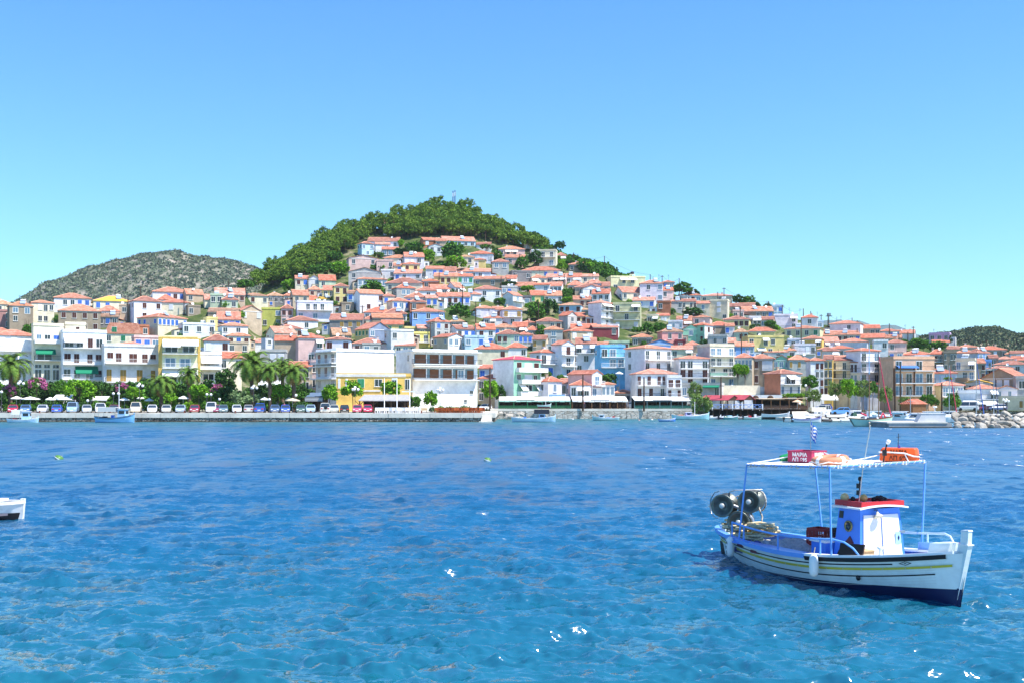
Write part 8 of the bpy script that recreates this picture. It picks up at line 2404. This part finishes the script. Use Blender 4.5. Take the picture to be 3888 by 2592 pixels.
crate(2.75,3.20,-.10,.32,.62,1.0,crate_red,'fish_crate','dark red slatted plastic crate aft of the wheelhouse',.25)
crate(3.28,3.68,.10,.50,.857,1.03,mat('crate_dark', (.05,.025,.02), .6),'fish_crate','dark low crate on the blue engine box',.1)
b = MB(); b.lathe([(0,0),(.13,0),(.15,.34),(.16,.36),(.13,.34),(0,.33)], 14, Matrix.Translation((2.75,.48,.45))); free(b, 'bucket', white, 'white bucket behind the red plastic crate', 'bucket')
b = MB(); b.box(4.86,5.26,-.80,-.45,.60,.80); b.box(4.84,5.28,-.82,-.43,.80,.815); free(b, 'wooden_box', mat('box_wood', (.52,.36,.20), .8, .1, noise=.3, nscale=8), 'small wooden box beside the wheelhouse door', 'box')
# fenders
for (x, lab) in ((1.15,'white fender with black letters hanging near the stern'),(4.45,'white fender hanging amidships on the starboard side')):
    p = gp(x,-1,.02,-.10)
    t = thing('fender', lab, 'fender', tuple(on_boat((p.x,p.y,p.z-.42))), HB.rotation_euler[2])
    b = MB(); b.lathe([(0,0),(.05,.01),(.085,.06),(.095,.12),(.095,.34),(.085,.40),(.05,.45),(.02,.47),(0,.47)], 14); b.build('float', mat('fender_white', (.80,.80,.78), .4), t)
    b = MB(); b.tube([(0,0,.46),(0,.03,.60)], .010, 5); b.build('line', rope_m, t)
    if x < 2:
        for k, s in enumerate('AIS'):
            cu = bpy.data.curves.new('letter', 'FONT'); cu.body = s; cu.size = .10; cu.extrude = .002
            o = bpy.data.objects.new('tmp', cu); me = bpy.data.meshes.new_from_object(o); bpy.data.objects.remove(o)
            me.materials.append(BK); me.name = 'letter'
            l_ = link('letter', me, t, (-.03,-.098,.30-.11*k)); l_.rotation_euler = (math.pi/2,0,0)
# life ring on the canopy
def can_z(u, v): p = (CL*(1-u)+CF_*u)*(1-v)+(CB*(1-u)+CR*u)*v; return p + Vector((0,0,.03-.05*math.sin(math.pi*u)*math.sin(math.pi*v)))
def torus(Rr, r, n, k, mats_fn, M):
    b = MB()
    for i in range(n):
        a0, a1 = 2*math.pi*i/n, 2*math.pi*(i+1)/n
        vs_ = []
        for a in (a0, a1):
            for j in range(k):
                q = 2*math.pi*j/k; rr = Rr+r*math.cos(q); vs_.append(tuple(M @ Vector((rr*math.cos(a), rr*math.sin(a), r*math.sin(q)))))
        b.add(vs_, [(j, k+j, k+(j+1)%k, (j+1)%k) for j in range(k)], mats_fn(i), True)
    return b
p = can_z(.80,.22)
M = Matrix.Translation(p + Vector((-.1,.05,.10))) @ Matrix.Rotation(.10,4,'X')
b = torus(.30,.085,48,12,lambda i: 1 if (i % 12) < 2 else 0, M)
ring = free(b, 'life_ring', [mat('ring_orange', (.62,.24,.13), .6, .3, noise=.12, nscale=8), mat('ring_band', (.78,.77,.74), .6)], 'faded orange life ring with white bands lying on the canopy', 'life ring')
b = MB(); pts = [tuple(M @ Vector(((.40+.03*math.cos(i*2*math.pi/8*2))*math.cos(i*.2618), (.40+.03*math.cos(i*1.57))*math.sin(i*.2618), -.02+.02*math.sin(i*1.57)))) for i in range(25)]
pts = [tuple(on_boat(q)-ring.location) for q in pts]; b.tube(pts, .012, 5); b.build('grab_line', mat('line_white', (.78,.77,.74), .8), ring)
# name crates and lettering
def letters(txt, size, m, parent, M, name='lettering'):
    cu = bpy.data.curves.new('lettering', 'FONT'); cu.body = txt; cu.size = size; cu.extrude = .003; cu.align_x = 'CENTER'; cu.space_character = 1.08; cu.offset = .004
    o = bpy.data.objects.new('tmp', cu); me = bpy.data.meshes.new_from_object(o); bpy.data.objects.remove(o)
    me.materials.clear(); me.materials.append(m); me.name = name
    l_ = link(name, me, parent); l_.matrix_basis = M
    return l_
p = on_boat(can_z(.12,.72)); paint_l = mat('letter_white', (.80,.78,.74), .7)
nb = thing('name_crate', 'magenta open box lettered with the boat name on the canopy', 'box', tuple(p), math.radians(-47))
mag = mat('box_magenta', (.42,.035,.09), .5, .3, noise=.15, nscale=5)
b = MB(); s_ = .31; hh2 = .235
b.box(-s_,s_,-s_,s_,0,.02)
for (a0,a1,b0,b1) in ((-s_,s_,-s_,-s_+.03),(-s_,s_,s_-.03,s_),(-s_,-s_+.03,-s_+.03,s_-.03),(s_-.03,s_,-s_+.03,s_-.03)):
    b.box(a0,a1,b0,b1,.02,hh2)
b.box(-s_-.012,s_+.012,-s_-.012,-s_+.035,hh2,hh2+.025); b.box(-s_-.012,s_+.012,s_-.035,s_+.012,hh2,hh2+.025); b.box(-s_-.012,-s_+.035,-s_+.035,s_-.035,hh2,hh2+.025); b.box(s_-.035,s_+.012,-s_+.035,s_-.035,hh2,hh2+.025)
b.build('shell', mag, nb)
RX = Matrix.Rotation(math.pi/2,4,'X')
for (txt, z, sz) in (('ΜΑΡΙΑ',.135,.115),('ΛΠ 695',.022,.115)):
    letters(txt, sz, paint_l, nb, Matrix.Translation((0,-s_-.004,z)) @ RX)
    letters(txt, sz, paint_l, nb, Matrix.Rotation(math.pi/2,4,'Z') @ Matrix.Translation((0,-s_-.004,z)) @ RX)
p = on_boat(can_z(.84,.93))
ob = thing('float_box', 'orange rounded box with dark letters strapped on the canopy edge', 'box', tuple(p), math.radians(-24))
b = MB(); hx, hy, hz = .375, .24, .27
prof = [(1.0,.0),(1.04,.03),(1.0,hz*.45),(1.04,hz*.5),(1.0,hz*.56),(.97,hz*.88),(.90,hz*1.0)]
rings = []
for (k, z) in prof:
    r_ = .06; pts = []
    for (sx, sy, a0) in ((1,-1,-90),(1,1,0),(-1,1,90),(-1,-1,180)):
        for a in (0,30,60,90):
            q = math.radians(a0+a); pts.append((k*(sx*(hx-r_)+r_*math.cos(q)), k*(sy*(hy-r_)+r_*math.sin(q)), z))
    rings.append(pts)
vs_ = [q for r_ in rings for q in r_]; n = 16
b.add(vs_, [(i*n+j, i*n+(j+1)%n, (i+1)*n+(j+1)%n, (i+1)*n+j) for i in range(len(rings)-1) for j in range(n)], 0, True)
b.add(rings[-1], [tuple(range(n))], 0); b.add(rings[0], [tuple(reversed(range(n)))], 0)
b.build('shell', mat('box_orange', (.72,.10,.015), .45, .3, noise=.15, nscale=4), ob)
ink = mat('letter_dark', (.10,.03,.015), .8)
letters('ΜΑΡΙΑ', .10, ink, ob, Matrix.Translation((.0,-hy-.005,hz*.60)) @ RX)
letters('ΛΠ 695', .11, ink, ob, Matrix.Translation((.0,-hy-.008,.03)) @ RX)
letters('695', .11, ink, ob, Matrix.Rotation(math.pi/2,4,'Z') @ Matrix.Translation((0,-hx-.008,.03)) @ RX)
b = MB(); b.tube([(-hx-.02,-hy*.9,.18),(-.2,-hy-.03,.185),(.12,-hy-.03,.17),(.3,-hy-.04,.11),(hx+.03,-hy*.8,.10)], .016, 6); b.tube([(.12,-hy-.03,.17),(.2,-hy-.05,.0)], .012, 5); b.build('strap', mat('line_white', (.78,.77,.74), .8), ob)
# bottle, flags, search light, poles
p = on_boat(can_z(.02,.58))
b = MB(); b.lathe([(0,-.20),(.085,-.19),(.095,-.15),(.095,.10),(.05,.18),(.03,.24),(0,.25)], 14, Matrix.Translation((0,0,.10)) @ Matrix.Rotation(math.radians(75),4,'Y'))
o = b.build('bottle', mat('bottle_green', (.02,.24,.08), .2, .5)); o.location = p; tag(o, 'green bottle shaped float lying at the aft corner of the canopy', 'float')
p = on_boat(can_z(.10,.80))
fl = thing('flag', 'blue and white striped flag with cross drooping from a pole above the name box', 'flag', tuple(p), -.5)
b = MB(); b.tube([(0,.0,0),(-.01,0,.98)], .008, 5); b.build('pole', steel, fl)
def cloth(w, h, z1, seed, m1, m2, x0=.0, droop=.5):
    b = MB(); nx, nz_ = 10, 27
    vs_ = []
    for j in range(nz_+1):
        v = j/nz_
        for i in range(nx+1):
            u = i/nx
            vs_.append((x0+u*w*(.55+.45*math.sin(2.2*v+.6)) , .05*math.sin(7*u+4*v+seed)*u, z1 - h*v - droop*u*w*.9 + .02*math.sin(9*u+seed)))
    for j in range(nz_):
        for i in range(nx):
            st_ = (j//3) % 2
            if m2 is None: st_ = 0
            if m2 is not None and j < 15 and i < 4: st_ = 1 if (i in (1,2) and False or 6 <= j < 9 or i == 2) else 0
            b.add([vs_[j*(nx+1)+i], vs_[j*(nx+1)+i+1], vs_[(j+1)*(nx+1)+i+1], vs_[(j+1)*(nx+1)+i]], [(0,1,2,3)], st_, True)
    return b
flag_blue = mat('flag_blue', (.05,.16,.52), .8, .1); flag_white = mat('flag_white', (.80,.80,.80), .8, .1)
cloth(.15, .36, .90, 1.0, flag_blue, flag_white, .0, 1.0).build('cloth', [flag_blue, flag_white], fl)
p = on_boat(can_z(.86,.88))
f2 = thing('flag', 'small plain blue flag on a stick beside the orange box', 'flag', tuple(p), .4)
b = MB(); b.tube([(0,0,0),(.03,0,.58)], .008, 5); b.box(-.03,.09,-.004,.004,.50,.51); b.build('pole', darkmetal, f2)
cloth(.12, .30, .38, 2.0, flag_blue, None, .02, 1.2).build('cloth', [mat('flag_violet', (.12,.12,.50), .8, .1)], f2)
p = on_boat(can_z(.88,.70))
sl = thing('search_light', 'small white lamp on a dark bracket at the canopy edge', 'lamp', tuple(p), 0)
b = MB(); b.tube([(0,0,0),(.02,0,.2),(.07,0,.38)], .016, 6); b.box(-.02,.06,-.03,.03,.14,.26); b.build('bracket', BK, sl)
b = MB(); b.lathe([(0,.0),(.035,.0),(.045,.03),(.045,.07),(.02,.09),(0,.09)], 12, Matrix.Translation((.08,-.02,.40)) @ Matrix.Rotation(.9,4,'X')); b.build('lamp', white, sl)
b = MB(); b.tube([(4.50,-.18,1.66),(4.66,-.22,2.35),(4.98,-.30,3.30)], .010, 5)
free(b, 'aerial', mat('aerial_pale', (.70,.68,.60), .5), 'long thin pale aerial rising from the wheelhouse past the canopy', 'aerial')
b = MB(); b.tube([(4.42,-.10,1.66),(4.47,-.12,2.18)], .014, 6)
for z_ in (1.84,1.98): b.box(4.40,4.46,-.155,-.10,z_,z_+.10)
b.lathe([(0,0),(.035,.01),(.045,.05),(.03,.09),(0,.10)], 8, Matrix.Translation((4.475,-.12,2.13)))
free(b, 'marker_pole', BK, 'black marker pole with dark floats standing on the wheelhouse roof', 'pole')
for i, (x, y, r, m, lab) in enumerate([(4.16,-.25,.095,mat('float_tan', (.60,.50,.26), .6),'tan float at the left of the wheelhouse roof'),(4.36,.08,.085,mat('float_ochre', (.52,.42,.16), .6),'ochre float behind the pole on the wheelhouse roof'),(4.26,-.12,.06,BK,'little black float beside the tan float')]):
    b = MB(); b.lathe([(0,-r),(r*.7,-r*.7),(r,0),(r*.7,r*.7),(0,r)], 12, Matrix.Translation((x,y,1.68+r)))
    free(b, 'net_float', m, lab, 'float')
b = MB()
for k in range(5): b.lathe([(0,-.06),(.05,-.04),(.06,0),(.05,.04),(0,.06)], 8, Matrix.Translation((4.42+.05*k % .12, .30+.05*k, 1.73+.03*(k % 2))))
free(b, 'dark_gear', mat('gear_black', (.012,.012,.015), .6), 'black bundle of gear on the port side of the wheelhouse roof', 'gear')
b = MB()
for (a, c) in ((can_z(.06,.62)+Vector((0,0,.02)), CL+Vector((0,0,.03))),(can_z(.1,.66)+Vector((0,0,.18)), CL+Vector((.1,.02,.04))),(can_z(.2,.85)+Vector((0,0,.2)), can_z(.75,.5)),(can_z(.22,.85)+Vector((0,0,.12)), can_z(.7,.45)),(can_z(.78,.82)+Vector((0,0,.16)), can_z(.8,.35)+Vector((0,0,.05)))):
    b.tube([a, a.lerp(c,.5)+Vector((0,0,-.01)), c], .012, 5)
free(b, 'lashing', mat('line_white', (.78,.77,.74), .8), 'white lashing lines stretched over the canopy', 'rope')
# ------------------------------------------------------------------ the air over the bay
def haze():
    b = MB(); b.box(-8000, 8000, -60, 7200, -40, 440)
    m = bpy.data.materials.new('sea_air'); m.use_nodes = True
    n, l = m.node_tree.nodes, m.node_tree.links
    n.remove(n["Principled BSDF"])
    v = n.new("ShaderNodeVolumePrincipled"); v.inputs['Color'].default_value = (.72, .84, .95, 1)
    v.inputs['Density'].default_value = 0.00006; v.inputs['Anisotropy'].default_value = 0.0
    l.new(v.outputs[0], n["Material Output"].inputs['Volume'])
    o = b.build('haze', m); o['kind'] = 'stuff'
haze()
